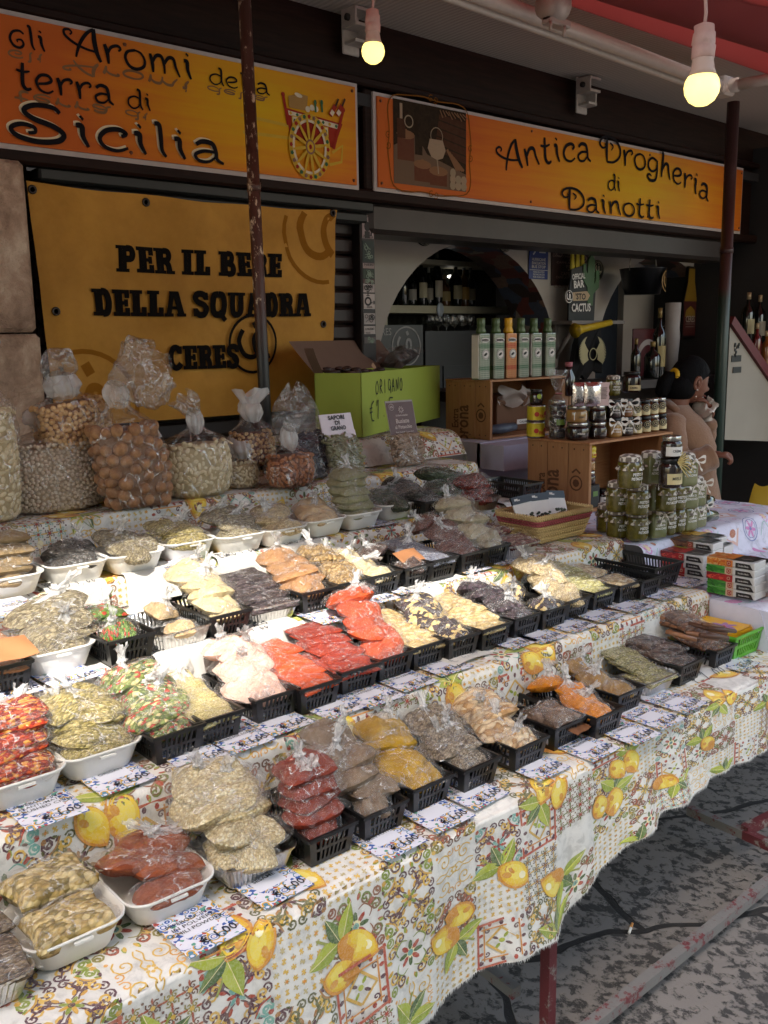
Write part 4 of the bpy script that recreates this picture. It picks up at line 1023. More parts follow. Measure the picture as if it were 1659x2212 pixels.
# ---- middle step
C('basket', 3, 73, 1425, 'a kraft brown sachet', 'kraft', 3, 'flat', .012, (1.0, .46, .016), 0, kind_word='flat packet')
C('tray', 3, 220, 1385, 'grey brown sage herbs', 'greymix', 4, 'heap', .022, (1.0, .60, .036), 2)
C('basket', 3, 339, 1364, 'green parsley mix with red specks', 'greenherb', 2, 'heap', .016, (1.35, .62, .042), 2)
C('foil', 3, 468, 1345, 'light brown powder', 'beige', 2, 'heap', .008, (.5, .34, .030), 1)
C('basket', 3, 545, 1314, 'cream and tan powder', 'cream', 6, 'heap', .016, (1.05, .40, .034), 3)
C('foil', 3, 657, 1293, 'dark juniper berries', 'berry', 4, 'flat', .013, (.86, .46, .018), 0, kind_word='flat packet')
C('basket', 3, 731, 1266, 'toffee brown powder', 'brownp', 5, 'heap', .016, (1.15, .44, .034), 1)
C('basket', 3, 804, 1247, 'round coriander seeds', 'corian', 4, 'heap', .018, (1.0, .42, .036), 2)
C('basket', 3, 869, 1232, 'cream powder', 'cream', 3, 'heap', .014, (.95, .42, .032), 2)
C('basket', 3, 941, 1215, 'dark dried flowers', 'dark', 2, 'heap', .016, (.95, .42, .034), 1)
C('basket', 3, 991, 1200, 'grey lavender', 'lavender', 3, 'flat', .010, (.95, .44, .018), 1, kind_word='flat packet')
C('basket', 3, 1056, 1186, 'reddish brown spice', 'redbrown', 5, 'heap', .018, (1.05, .40, .036), 2)
C('basket', 3, 1103, 1173, 'greyish beige powder', 'beige2', 6, 'heap', .022, (1.05, .42, .038), 1)
C('foil', 3, 1174, 1167, 'dried red flower buds', 'rose', 2, 'flat', .016, (.92, .50, .026), 0, kind_word='flat packet')
# ---- white tray step
C('tray', 4, 106, 1233, 'brown pressed powder', 'brownlayer', 5, 'stack', .022, (.84, .62, .030), 1)
C('tray', 4, 246, 1205, 'dark grey seeds', 'greydk', 3, 'heap', .012, (.80, .50, .034), 2)
C('tray', 4, 367, 1185, 'brown pizza mix', 'greymix', 3, 'heap', .014, (.9, .52, .034), 1)
C('tray', 4, 477, 1160, 'brown marjoram', 'oregano', 3, 'heap', .016, (.9, .52, .036), 1)
C('tray', 4, 587, 1146, 'olive brown thyme', 'greymix', 4, 'heap', .016, (.9, .52, .036), 2)
C('tray', 4, 675, 1132, 'pale brown seeds', 'flax', 4, 'heap', .014, (.86, .5, .034), 1)
C('tray', 4, 759, 1114, 'tan powder', 'beige', 3, 'heap', .016, (.82, .5, .036), 1)
C('tray', 4, 836, 1100, 'olive green bay powder', 'olive', 6, 'stack', .024, (.82, .60, .036), 1)
C('tray', 4, 910, 1081, 'dark green needles', 'darkgreen', 3, 'heap', .012, (.9, .52, .034), 1)
C('basket', 4, 971, 1076, 'dark grey seed bags', 'greydk', 4, 'heap', .016, (1.1, .44, .036), 1)
C('tray', 4, 1038, 1066, 'very dark green leaves', 'darkgreen', 4, 'heap', .022, (1.0, .60, .042), 0)
C('foil', 4, 1089, 1071, 'dark red dried tomatoes', 'darkred', 4, 'stack', .020, (.9, .50, .034), 0)
C('basket', 4, 1174, 1041, 'nothing, on the white tray step', lab='empty black basket beside the wooden crate with the burnt lettering')
# ------------------------------------------------------------------ price cards and handwritten papers
g = G('tile_print_card'); p = g.obj(); q = g.n('Mapping', {'Vector': p, 'Scale': (1, 1, 1)}).outputs[0]
vo = g.n('TexVoronoi', {'Vector': q, 'Scale': 62, 'Randomness': .75}); v2 = g.n('TexVoronoi', {'Vector': q, 'Scale': 150, 'Randomness': 1})
r1_ = g.n('SeparateColor', [vo.outputs['Color']]).outputs[0]; r2_ = g.n('SeparateColor', [v2.outputs['Color']]).outputs[1]
c1_ = g.ramp(g.math('FRACT', g.math('MULTIPLY', vo.outputs['Distance'], 1.7)), [(0, srgb('#d8a838')), (.16, srgb('#d8d8e4')), (.42, srgb('#3f5a9a')), (.62, srgb('#d4d6e6')), (.85, srgb('#5a88a0'))], 'CONSTANT')
c2_ = g.ramp(r2_, [(0, srgb('#dcdce8')), (.5, srgb('#4b66a8')), (.68, srgb('#e0dfe8')), (.88, srgb('#b0504a')), (.93, srgb('#5f9a86'))], 'CONSTANT')
cc = g.mix(g.math('GREATER_THAN', r1_, .45), c1_, c2_)
pa = g.n('Attribute', attribute_name='print')
cc = g.mix(pa.outputs['Alpha'], cc, pa.outputs['Color'])
m_card = g.end(g.bsdf(cc, .18, coat=.3, spec=.5))
m_ink = plain('#15151b', .5); m_paper = plain('#dedcd8', .8, 0, 0, .04, 20)
CW, CD = .106, .150
def card_mesh(lines, price, seed):
    m = MB(); th = .0012
    m.box((0, 0, th/2), (CW, CD, th)); a = Art(m, lambda x, y, h: Vector((x, y, th+h)), .0003, .00015)
    W = srgb('#dfe0ea'); a.rect(-CW/2+.002, CD/2-.030, CW/2-.002, CD/2-.002, W)      # plain upper part
    a.rect(-.030, -.030, .030, .010, srgb('#dfe0ea')) if lines else None
    m2 = MB(); b = Art(m2, lambda x, y, h: Vector((x, y, th+.0008+h)), 0, .0002); yy = .012
    for ln in lines: put_text(b, ln, .0, yy, .0125, 0, None, None, min(.094, .0078*len(ln)), .006); yy -= .0135
    put_text(b, price, .014, -.060, .026, 0, None, None, .066, .008)
    return m.mesh('price_card', m_card), m2.mesh('card_lettering', m_ink)
def card(tier, u, v, lines, price='€ 1,00', rz=0, tilt=.10, dz=0):
    """pixel of the card's front left corner"""
    z = T[tier][1]+.007+dz; c = PZ(u, v, z); me, tx = card_mesh(lines, price, 0)
    R = Matrix.Rotation(rz, 3, 'Z'); ctr = Vector((c.x, c.y, z))+R @ Vector((CW/2, CD/2, 0))
    key = (' '.join(lines).lower() or 'no readable name'); key = ' '.join(key.split()[:3])
    o = inst('price_card', me, None, (ctr.x, ctr.y, z+math.sin(tilt*.4)*CD*.4*0), (0, 0, rz)); o['label'] = ''
    tag(o, f'blue tile patterned price card reading {key} on the {TG[tier]}', 'price card', 'tile patterned price cards')
    inst('lettering', tx, o); return o
card(1, 410, 2073, ['PEPERONCINO', 'IN POLVERE', 'CHILI POWDER'], rz=.02)
card(1, 574, 1966, ['SESAMO', 'SESAME'], rz=.05)
card(1, 836, 1862, ['CUMINO POLVERE', 'CUMIN POWDER'], rz=.03)
card(1, 946, 1802, ['KURRY'], rz=.0)
card(1, 1028, 1752, ['CUMINO', 'WHOLE CUMIN'], rz=.04)
card(1, 1166, 1689, ['AGLIO', 'POWDER'], rz=.0)
card(1, 1282, 1647, ['NOCE MOSCATA', 'NUTMEG POWDER'], rz=.02)
card(1, 1372, 1612, ['CURCUMA', 'TURMERIC'], rz=-.03)
card(1, 1432, 1578, ['MASALA'], rz=.02)
card(1, 1480, 1542, ['FINOCCHIO', 'FENNEL SEED'], rz=.0)
card(1, 1606, 1452, ['CANNELLA'], rz=.05)
card(2, 60, 1798, ['PEPERONCINO', 'FRANTUMATO', 'CRUSHED CHILI'], rz=.0)
card(2, 222, 1722, ['ORIGANO', 'ORIGAN'], rz=.03)
card(2, 398, 1668, ['SPAGHETTATA SICILIANA', 'SICILIAN SPAGHETTATA'], rz=.02)
card(2, 500, 1632, ['AROMI PER', 'ARROSTO', 'FLAVORS FOR ROASTS'], rz=.04)
card(2, 592, 1592, ['ZAFFERANO', 'SAFFRON'], rz=.03)
card(2, 712, 1556, ['ZAFFERANO', 'IN POLVERE'], rz=.03)
card(2, 800, 1530, ['ZAFFERANO PISTILLI', 'SAFFRON'], '€ 2,50', rz=.02)
card(2, 876, 1496, ['PAPRIKA FORTE', 'STRONG PAPRIKA'], rz=.0)
card(2, 956, 1462, ['PINOLI NOSTRANI', 'LOCAL PINE NUT'], rz=.0)
card(2, 1112, 1404, ['UVETTA'], '€ 2,00', rz=.05)
card(2, 1170, 1392, ['PINOLI'], rz=.0)
card(2, 1240, 1368, ['UVA PASSA'], rz=.02)
card(2, 1300, 1345, ['NOCCIOLE'], rz=.0)
card(2, 1370, 1325, ['PISTACCHI'], rz=.02)
card(2, 1435, 1297, ['ARACHIDI'], rz=.05)
card(2, 1490, 1270, ['ANACARDI'], rz=-.03)
card(3, -20, 1520, ['ANICE STELLATO', 'STAR ANISE'], rz=.0)
card(3, 120, 1488, ['SALVIA'], rz=.1)
card(3, 700, 1350, ['CACAO'], rz=.0)
card(3, 800, 1308, ['CORIANDOLO'], rz=.0)
card(3, 868, 1285, ['ZENZERO'], rz=.0)
card(3, 1010, 1240, ['LAVANDA'], rz=.0)
card(3, 1085, 1222, ['SEMI'], rz=.0)
card(4, 0, 1336, ['SEMI DI ANICE', 'ANISE'], rz=.03)
card(4, 392, 1240, ['MAGGIORANA FOGLIE', 'MARJORAM LEAVES'], rz=.0)
card(4, 800, 1140, ['ALLORO'], rz=.0)
# single-stroke hand lettering
HW = {'E': [[(.6, 1), (.05, .95), (.0, .5), (.05, .05), (.65, 0)], [(.02, .52), (.5, .55)]], 'U': [[(.05, .7), (.1, .15), (.35, .05), (.6, .7), (.62, 0)]], 'R': [[(.05, 0), (.1, 1), (.5, .85), (.4, .55), (.1, .5), (.6, 0)]],
      'O': [[(.35, .95), (.05, .6), (.1, .1), (.45, .05), (.65, .5), (.4, .95)]], '1': [[(.0, .7), (.3, 1), (.25, 0)]], '0': [[(.3, .9), (.05, .5), (.2, .05), (.5, .4), (.3, .9)]], ',': [[(.1, .1), (.0, -.15)]], '.': [[(.1, .12), (.16, .05)]],
      'I': [[(.2, 1), (.22, 0)]], 'G': [[(.6, .85), (.2, .95), (.05, .4), (.35, .15), (.6, .5)], [(.62, .8), (.66, -.1)]], 'A': [[(.0, 0), (.3, 1), (.6, 0)], [(.1, .4), (.55, .4)]], 'N': [[(.0, 0), (.12, .9), (.5, .1), (.65, 1.05)]],
      '€': [[(.7, 1), (.3, .8), (.2, .4), (.35, .0), (.7, -.05)], [(-.05, .62), (.4, .66)], [(-.05, .4), (.42, .44)]], '5': [[(.7, 1), (.1, 1), (.08, .55), (.5, .6), (.6, .25), (.2, 0)]], 'L': [[(.1, 1), (.08, .02), (.6, .05)]], 'M': [[(.0, 0), (.1, 1), (.35, .4), (.6, 1), (.7, 0)]],
      'X': [[(.0, 1), (.6, 0)], [(.6, 1), (.0, 0)]], 'P': [[(.05, 0), (.1, 1), (.55, .85), (.45, .55), (.1, .5)]], 'Z': [[(.05, .95), (.6, .95), (.05, .05), (.65, .05)]], 'C': [[(.6, .9), (.15, .9), (.05, .3), (.3, .02), (.62, .15)]], '2': [[(.05, .75), (.35, 1), (.5, .7), (.05, .05), (.6, .05)]],
      'S': [[(.6, .9), (.15, .9), (.15, .6), (.55, .45), (.5, .05), (.05, .1)]], 'T': [[(.0, .98), (.65, 1)], [(.33, 1), (.32, 0)]], 'Q': [[(.35, .95), (.05, .6), (.1, .1), (.45, .05), (.65, .5), (.4, .95)], [(.4, .25), (.7, -.1)]], 'V': [[(.0, 1), (.3, 0), (.6, 1)]], 'D': [[(.05, 0), (.08, 1), (.6, .6), (.5, .1), (.05, 0)]]}
def hand(art, txt, x, y, size, w=None, col=None, m=None, gap=.85):
    for i, ch in enumerate(txt):
        for st in HW.get(ch, ()): art.line([(x+(i*gap+px)*size*.8, y+py*size) for px, py in st], w or size*.09, col, m, sub=4)
g = G('marker_ink_paper'); pa = g.n('Attribute', attribute_name='print'); col = g.mix(pa.outputs['Alpha'], srgb('#cdcac4'), pa.outputs['Color']); m_note = g.end(g.bsdf(col, .75))
INK = srgb('#26282e')
def note(label, tier, u, v, w, drop, top, text, rz=0, ink=INK, curl=.01):
    """paper bent over a step's front edge: u, v is where its left side crosses the edge"""
    yE, zE = T[tier]; c = PY(u, v, yE-.012); x0 = c.x
    m = MB(); r = .018
    def f(x, s):                                            # s from back (0) over the edge and down
        if s < top: y, z = yE-.004+(top-s), zE+.009
        else:
            k = s-top; a = min(k/r, math.pi/2*.93); y = yE-.004-r*math.sin(a); z = zE+.009-r*(1-math.cos(a))
            if k > r*math.pi/2*.93: y -= .07*(k-r*1.46); z -= (k-r*1.46)
        return y, z
    L = top+drop
    fn = lambda x, yy, h: (lambda q: Vector((x0+x+.0*yy, q[0]-h*.8-curl*(x/w)*max(0, (L-yy)-top)/max(drop, .01), q[1]+h*.6+rz*(x))))(f(x, L-yy))
    m.grid(lambda a, b: fn(a*w, b*L, 0), 6, 18); A_ = Art(m, fn, .0012, .0002)
    yy = L-.012
    for ln, s in text:
        yy -= s; hand(A_, ln, .012, yy, s, max(.0020, s*.11), ink); yy -= s*.35
    o = m.obj('handwritten_note', m_note); return tag(o, label, 'paper note', 'handwritten price papers')
note('white paper with faint handwriting hanging from the step of foam trays', 4, 97, 1282, .155, .10, .06, [('CEMI', .014), ('DI ZUCCA', .014), ('EURO 1,00', .020)], rz=-.02)
note('white paper reading mix pizza hanging under the pizza mix tray', 4, 268, 1243, .150, .11, .06, [('MIX PIZZA', .018), ('EURO 1,00', .017)], rz=.0)
note('white paper reading euro 1,00 right of the marjoram card', 4, 467, 1205, .125, .095, .04, [('MELISSA', .014), ('EURO 1,00', .020)])
note('smaller white paper reading euro 1,00 left of the printed lemon', 4, 607, 1168, .105, .085, .05, [('MISTO', .012), ('PEPERONCINO', .010), ('EURO 1,00', .018)])
note('white paper reading euro 1,00 behind the spaghetti seasoning bags', 3, 333, 1405, .150, .135, .07, [('SALE', .014), ('EURO 1,00', .024)])
note('blank looking paper reading euro behind the orange saffron sachets', 3, 536, 1370, .140, .12, .07, [('OLIVE', .012), ('EURO', .024), ('1,00', .018)])
note('cream paper reading euro 1,00 below the dark flower basket', 3, 890, 1248, .105, .07, .06, [('ZENZERO', .013), ('EURO 1,00', .022)])
note('white paper hanging in front of the woven basket crate corner', 4, 1090, 1100, .125, .13, .12, [('PEPE', .016), ('MISTO', .016), ('', .02), ('EURO', .026)], rz=-.03)
c = PZ(930, 1450, T[2][1]+.008); m = MB(); A_ = Art(m, lambda x, y, h: Vector((x, y, h+.004*math.sin(x*30))), .0008, .0002); m.grid(lambda a, b: (a*.15, b*.10, .004*math.sin(a*.15*30)), 8, 4)
hand(A_, 'PINOLI', .01, .055, .022, .0018, srgb('#8a8c90')); hand(A_, '€ 2,00', .012, .015, .026, .0018, srgb('#8a8c90')); c = PZ(985, 1440, T[2][1]+.008)
tag(m.obj('handwritten_note', m_note, None, c, (0, 0, .1)), 'cream paper with faint pencil price beside the pine nut card', 'paper note', 'handwritten price papers')
c = PZ(1490, 1475, T[1][1]+.010); m = MB(); sag = lambda x, y: .003-.9*max(0, .05-y)**1.35; fn = lambda x, y, h: Vector((x, y, h+sag(x, y))); m.grid(lambda a, b: fn(a*.20, -.05+b*.17, 0), 6, 16); A_ = Art(m, fn, .001, .0002)
hand(A_, 'LIQUI', .012, .075, .028, .0026, INK); hand(A_, '€ 1,00', .03, .0, .036, .003, INK)
tag(m.obj('handwritten_note', m_note, None, c, (0, 0, -.12)), 'large white paper with handwritten euro price in front of the liquorice basket', 'paper note', 'handwritten price papers')
c = PZ(1590, 1392, T[1][1]+.008); m = MB(); m.grid(lambda a, b: (a*.2, b*.12, .002*math.sin(a*7)), 4, 3); A_ = Art(m, lambda x, y, h: Vector((x, y, h+.002)), .001, .0002); hand(A_, '€ 3', .03, .03, .04, .003, INK)
tag(m.obj('handwritten_note', m_note, None, c+Vector((.06, -.05, 0)), (0, 0, 0)), 'white handwritten paper in front of the green basket', 'paper note', 'handwritten price papers')

# ------------------------------------------------------------------ nutmeg packet's companion, cinnamon, green basket
def sachet(name, label, loc, rot, w, d, hexc, cat='sachet', print_=None, t=.004):
    m = MB(); m.grid(lambda a, b: ((a-.5)*w, (b-.5)*d, t*abs(math.sin(math.pi*a)*math.sin(math.pi*b))**.5+.002*math.sin(a*7+b*4)), 10, 8)
    m.grid(lambda a, b: ((a-.5)*w, (b-.5)*d, -.001-.3*t*abs(math.sin(math.pi*a)*math.sin(math.pi*b))**.5+.002*math.sin(a*7+b*4)), 10, 8, flip=True)
    if print_: print_(Art(m, lambda x, y, h: Vector((x, y, t+.002+h)), .0008, .0003))
    g_ = _mats.get('sachet'+hexc)
    if g_ is None:
        g = G('sachet_paper_'+hexc.lstrip('#')); pa = g.n('Attribute', attribute_name='print'); n_ = g.noise(g.obj(), 30, 4, .6)
        g_ = g.end(g.bsdf(g.mix(g.math('MULTIPLY', pa.outputs['Alpha'], 1 if print_ else 0), g.mix(n_, [x*.85 for x in srgb(hexc)], srgb(hexc)), pa.outputs['Color']), .45, normal=g.bump(n_, .3, .003), coat=.2)); _mats['sachet'+hexc] = g_
    o = m.obj(name, g_, None, loc, rot); return tag(o, label, cat)
zr = T[1][1]
c = PZ(1232, 1566, zr+.045); sachet('sachet', 'plain brown paper sachet lying in the nutmeg basket', (c.x, c.y, c.z), (.15, .05, .2), .07, .075, '#7a5238')
for i, (u, v) in enumerate(((884, 1208), (884, 1209))):
    if i == 0: c = PZ(895, 1205, T[3][1]+.075); sachet('sachet', 'kraft paper sachet standing in the basket of dark dried flowers', (c.x, c.y+.02, c.z), (.6, 0, .1), .09, .055, '#9c6c48')
c = PZ(22, 1408, T[3][1]+.10); sachet('sachet', 'large kraft paper sachet on the leftmost basket of the middle step', (c.x, c.y+.02, c.z), (.35, 0, .05), .10, .07, '#b27a52')
rr = random.Random(5)
for k in range(6):
    c = PZ(1470+rr.uniform(0, 95), 1380-rr.uniform(0, 30), zr+.115+.006*k); m = MB(); L = rr.uniform(.07, .12); an = rr.uniform(.1, 1.0)
    d = Vector((math.cos(an), -math.sin(an), -.25)).normalized(); m.tube([c-d*L/2, c, c+d*L/2], [.006, .0075, .006], 8)
    tag(m.obj('cinnamon_stick', F['cinnamon']), 'loose brown cinnamon stick on the cinnamon packets', 'cinnamon stick', 'loose cinnamon sticks')
gb = basket_mesh(.17, .24, .075, 'green_basket', plain('#5aa82a', .4, 0, .2, .12, 30)); c = PZ(1653, 1353, zr+.0785)
go = inst('green_basket', gb, None, (c.x-.085, c.y+.12, zr+.0035)); tag(go, 'bright green slotted plastic basket with yellow saffron packets', 'basket')
def zaff(a):
    a.m = 0; a.rect(-.07, -.10, .07, .10, srgb('#e3b012')); put_text(a, 'ZAFFERANO', .0, .035, .022, 0, srgb('#2a2420'), None, .10, .01, 0)
    for k in range(6): an = k*1.05+.3; a.disc(.0+.02*math.cos(an), -.045+.02*math.sin(an), .016, srgb('#a070b0'), n=8, sx=1.3, sy=.55, rot=an)
    for k in range(3): a.line([(0, -.045), (-.03-.01*k, -.07-.006*k), (-.05, -.075-.01*k)], .005, srgb('#b03020'), sub=3)
for k in range(3): sachet('saffron_packet', ['topmost yellow saffron packet printed with a crocus in the green basket', 'middle yellow saffron packet in the green basket', 'lowest yellow saffron packet in the green basket'][2-k], (go.location.x-.005*k, go.location.y+.004*k, zr+.050+.012*k), (-.06+.03*k, .02, .03*k), .145, .205, '#e3b012', 'packet', zaff)

# ------------------------------------------------------------------ top step: big bags of nuts
def crumple(fn, nu, nv, amp, seed, fr=1.0):
    def f(a, b):
        p = fn(a, b); q = p*fr
        d = Vector((abs(nz3(q, 13, seed))-.2, abs(nz3(q, 11, seed+1))-.2, abs(nz3(q, 14, seed+2))-.2))+.35*Vector((abs(nz3(q, 33, seed+3))-.2, abs(nz3(q, 30, seed+4))-.2, abs(nz3(q, 36, seed+5))-.2))
        return p+d*amp
    return f
def scatter(shape, n, r, rnd, tries=30, vis=lambda p, nn: nn.y < .35):
    """points on a closed shape (t, a) -> (point, normal), kept about r apart"""
    cell = {}; out = []; key = lambda p: (int(p.x/r//1), int(p.y/r//1), int(p.z/r//1))
    for _ in range(n*tries):
        p, nn = shape(rnd.random(), rnd.random()*2*math.pi)
        if not vis(p, nn): continue
        k = key(p)
        if any((p-q).length < r*.94 for dx in (-1, 0, 1) for dy in (-1, 0, 1) for dz in (-1, 0, 1) for q in cell.get((k[0]+dx, k[1]+dy, k[2]+dz), ())): continue
        cell.setdefault(k, []).append(p); out.append((p, nn))
        if len(out) >= n: break
    return out
def nut_mat(name, a, b, c=None, rough=.6):
    g = G(name); p = g.obj(); n1 = g.noise(p, 35, 3, .6); n2 = g.noise(p, 260, 3, .7)
    return g.end(g.bsdf(g.ramp(g.math('ADD', g.math('MULTIPLY', n1, .7), g.math('MULTIPLY', n2, .3)), [(.34, srgb(a)), (.5, srgb(b)), (.66, srgb(c or b))]), rough, normal=g.bump(n2, .3, .002)))
def big_bag(name, label, base, w, d, h, nk, fill_h, nut, r, mat, inner, n, sc=(1, 1, 1), lean=(0, 0), skew=.0, seed=0, top='fan', neck_r=.022, sq=2.6):
    """standing clear bag: width w, depth d, filled to fill_h, gathered at height h; nk = neck top piece"""
    root = thing(name, label, 'bag of nuts', base, 0, 'big clear bags on the top step'); rnd = random.Random(seed); ph = rnd.uniform(0, 6)
    def rad_at(z):
        t = z/h
        if z < fill_h: k = .80+.26*math.sin(math.pi*min(1, (z/fill_h)*.75+.12))
        else: q = (z-fill_h)/(h-fill_h); k = max(0, 1-q)**1.15+.04; k = max(k, neck_r/(w/2))
        if z < .015: k *= .86+.14*z/.015
        return k
    def ring_pt(z, a, grow=1.0):
        k = rad_at(z)*grow; e = sq if z < fill_h else 2.2
        ca, sa = math.cos(a), math.sin(a); rr_ = (abs(ca)**e+abs(sa)**e)**(-1/e)
        wob = 1+.035*math.sin(2*a+ph)+.05*nz3((ca*1.4, sa*1.4, z*9), 1, seed)
        return Vector((w/2*k*rr_*ca*wob+lean[0]*z/h, d/2*k*rr_*sa*wob+lean[1]*z/h, z))
    def shape(t, a):
        z = .006+(fill_h*1.02-.006)*t; p = ring_pt(z, a, .955); e = ring_pt(z+.004, a, .955); f_ = ring_pt(z, a+.03, .955)
        nn = (f_-p).cross(e-p).normalized(); return p, nn
    m = MB(); NZ = 14; m.loft([[ring_pt(fill_h*j/NZ, 2*math.pi*k/28, .90 if j < NZ else .55) for k in range(28)] for j in range(NZ+1)], cap0=True, cap1=True)
    m.obj('core', inner, root)
    m = MB(); sub = 1
    for p, nn in scatter(shape, n, r*((1.88 if r < .007 else 1.68) if sc == (1, 1, 1) or sc[2] > .6 else 1.42), rnd, 60):
        R = Matrix.Rotation(rnd.uniform(0, 6), 3, 'X') @ Matrix.Rotation(rnd.uniform(0, 6), 3, 'Z')
        if sc != (1, 1, 1):
            q = nn.to_track_quat('Z', 'Y').to_matrix(); R = q @ Matrix.Rotation(rnd.uniform(0, 6), 3, 'Z') @ Matrix.Rotation(rnd.uniform(-.5, .5), 3, 'X')
        m.ico(p-nn*r*(.55+rnd.uniform(-.10, .10)), r*rnd.uniform(.90, 1.10), 2 if r > .009 else 1, 0, R, sc)
    m.obj(nut, mat, root)
    m = MB(); NZ = 26
    def fp(z, a):
        p = ring_pt(z, a, 1.01)
        if z > fill_h: q = (z-fill_h)/(h-fill_h); p = Vector((p.x, p.y, p.z))+Vector((math.cos(a), math.sin(a), 0))*.014*max(0, q)**.5*(math.sin(a*7+ph+q*2)+.8*math.sin(a*13+q*3)+.5*math.sin(a*23))*(1-.5*q)
        dn = Vector((math.cos(a), math.sin(a), 0)); return p+dn*.006*(abs(nz3(p, 26, seed))+.5*abs(nz3(p, 60, seed+2)))
    m.loft([[fp(h*j/NZ, 2*math.pi*k/64) for k in range(64)] for j in range(NZ+1)], cap0=True)
    m.obj('film', m_bigfilm, root)
    m = MB(); nc = Vector((lean[0], lean[1], h))
    nf = lambda a, b: nc+Vector((neck_r*(1.0+.55*math.sin(math.pi*b))*math.cos(2*math.pi*a)*(1+.14*math.sin(16*math.pi*a+b*2)), neck_r*(1.0+.5*math.sin(math.pi*b))*.85*math.sin(2*math.pi*a)*(1+.14*math.sin(22*math.pi*a)), -.016+.062*b+.010*math.sin(2*math.pi*a)))
    m.grid(crumple(nf, 0, 0, neck_r*.35, seed+3, 2.2), 48, 12)
    if top == 'fan':
        m.loft([[nc+Vector((neck_r*(1+1.3*q)*math.cos(a)*(1+.30*math.sin(5*a+ph+q)+.12*math.sin(11*a))+.012*q, neck_r*(1+.8*q)*math.sin(a)*.6*(1+.2*math.sin(9*a)), .036+.038*q+.014*q*math.sin(3*a+ph))) for a in [2*math.pi*k/26 for k in range(26)]] for q in [j/6 for j in range(7)]])
    m.obj('tied_neck', m_knot, root)
    if nk: nk(root, nc)
    return root
def path_at(P, t):
    x = t*(len(P)-1); i = min(int(x), len(P)-2); k = x-i; a = P[max(i-1, 0)]; b = P[i]; c = P[i+1]; d = P[min(i+2, len(P)-1)]
    return (b*2+(c-a)*k+(a*2-b*5+c*4-d)*k*k+(b*3-a-c*3+d)*k**3)*.5
def swirl_top(root, nc):
    P = [nc+Vector(q) for q in ((0, 0, .0), (-.006, 0, .022), (-.022, 0, .040), (-.026, 0, .066), (-.008, 0, .088), (.020, 0, .082), (.032, .005, .058), (.024, .01, .034))]; R0 = [.030, .028, .022, .026, .028, .028, .026, .020]
    def f(a, b):
        c_ = path_at(P, b); t = (path_at(P, min(1, b+.02))-path_at(P, max(0, b-.02))).normalized(); n1 = Vector((t.z, 0, -t.x)); n1 = n1.normalized() if n1.length > .01 else Vector((1, 0, 0)); n2 = Vector((0, 1, 0)); th = 2*math.pi*a; r = R0[min(7, int(b*7.99))]*(1+.22*math.sin(5*th+b*9)+.10*math.sin(11*th))
        return c_+n1*r*math.cos(th)+n2*r*.6*math.sin(th)
    m = MB(); m.grid(crumple(f, 0, 0, .012, 3), 44, 46); m.obj('twisted_tail', m_bigfilm2, root)
    m = MB(); m.grid(crumple(lambda a, b: nc+Vector((.045*(1-.3*b)*math.cos(2*math.pi*a)*(1+.15*math.sin(14*math.pi*a)), .035*math.sin(2*math.pi*a)*(1+.15*math.sin(14*math.pi*a)), -.012+.055*b)), 0, 0, .010, 7), 44, 10); m.obj('gathered_neck', m_knot, root)
def balloon_top(root, nc):
    ax = Vector((.86, 0, .40)).normalized(); n1 = Vector((-.40, 0, .86)); n2 = Vector((0, 1, 0))
    def f(a, b):
        th = 2*math.pi*a; R = .024+.100*math.sin(math.pi*min(1, .05+.80*b))**.9 if b < .95 else .06; R = .020+.082*max(0, math.sin(math.pi*(.02+.74*b)))**.9
        k = 1+.16*math.sin(4*th+4*b)*b+.08*math.sin(9*th-3*b)+.10*math.sin(2*th+1)
        return nc+Vector((0, 0, .03))+ax*(.165*b+.02*math.sin(3*th)*b)+n1*R*k*math.cos(th)+n2*R*.42*k*math.sin(th)
    m = MB(); m.grid(crumple(f, 0, 0, .035, 11), 60, 40); m.obj('loose_tail', m_bigfilm2, root)
m_bigfilm2 = M_film('milky_plastic_tail', .34, 24, (.86, .85, .84), .14)
def side_tail(dx):
    def f(root, nc):
        g_ = lambda a, b: nc+Vector((dx*b+(.022+.026*b)*math.cos(2*math.pi*a)*(1+.28*math.sin(10*math.pi*a+b*3)), (.014+.006*b)*math.sin(2*math.pi*a)*(1+.2*math.sin(14*math.pi*a)), .025+.062*b+.016*b*math.cos(2*math.pi*a)+.008*b*math.sin(12*math.pi*a)))
        m = MB(); m.grid(crumple(g_, 0, 0, .014, 5), 46, 16); m.obj('loose_tail', m_bigfilm2, root)
    return f
zt = T[5][1]+.004
M_CHICK = nut_mat('chickpea', '#b8a48c', '#cdbaa4', '#dccbb8'); M_WAL = nut_mat('walnut_shell', '#7a5438', '#9a6f4c', '#b4885e', .7); M_HAZ = nut_mat('peeled_hazelnut', '#b88a54', '#d6ac74', '#e2c294', .5)
M_PUMP = nut_mat('pumpkin_seed', '#c0ac82', '#d6c49e', '#e2d4b4', .5); M_ALM = nut_mat('almond_skin', '#8a4f2c', '#a4663c', '#b87a4c', .6); M_MIX = nut_mat('dried_fruit_piece', '#6a3526', '#b89060', '#d6c8a0', .5)
dk = lambda h: plain(h, .9)
def at5(u, v): return PZ(u, v, zt)
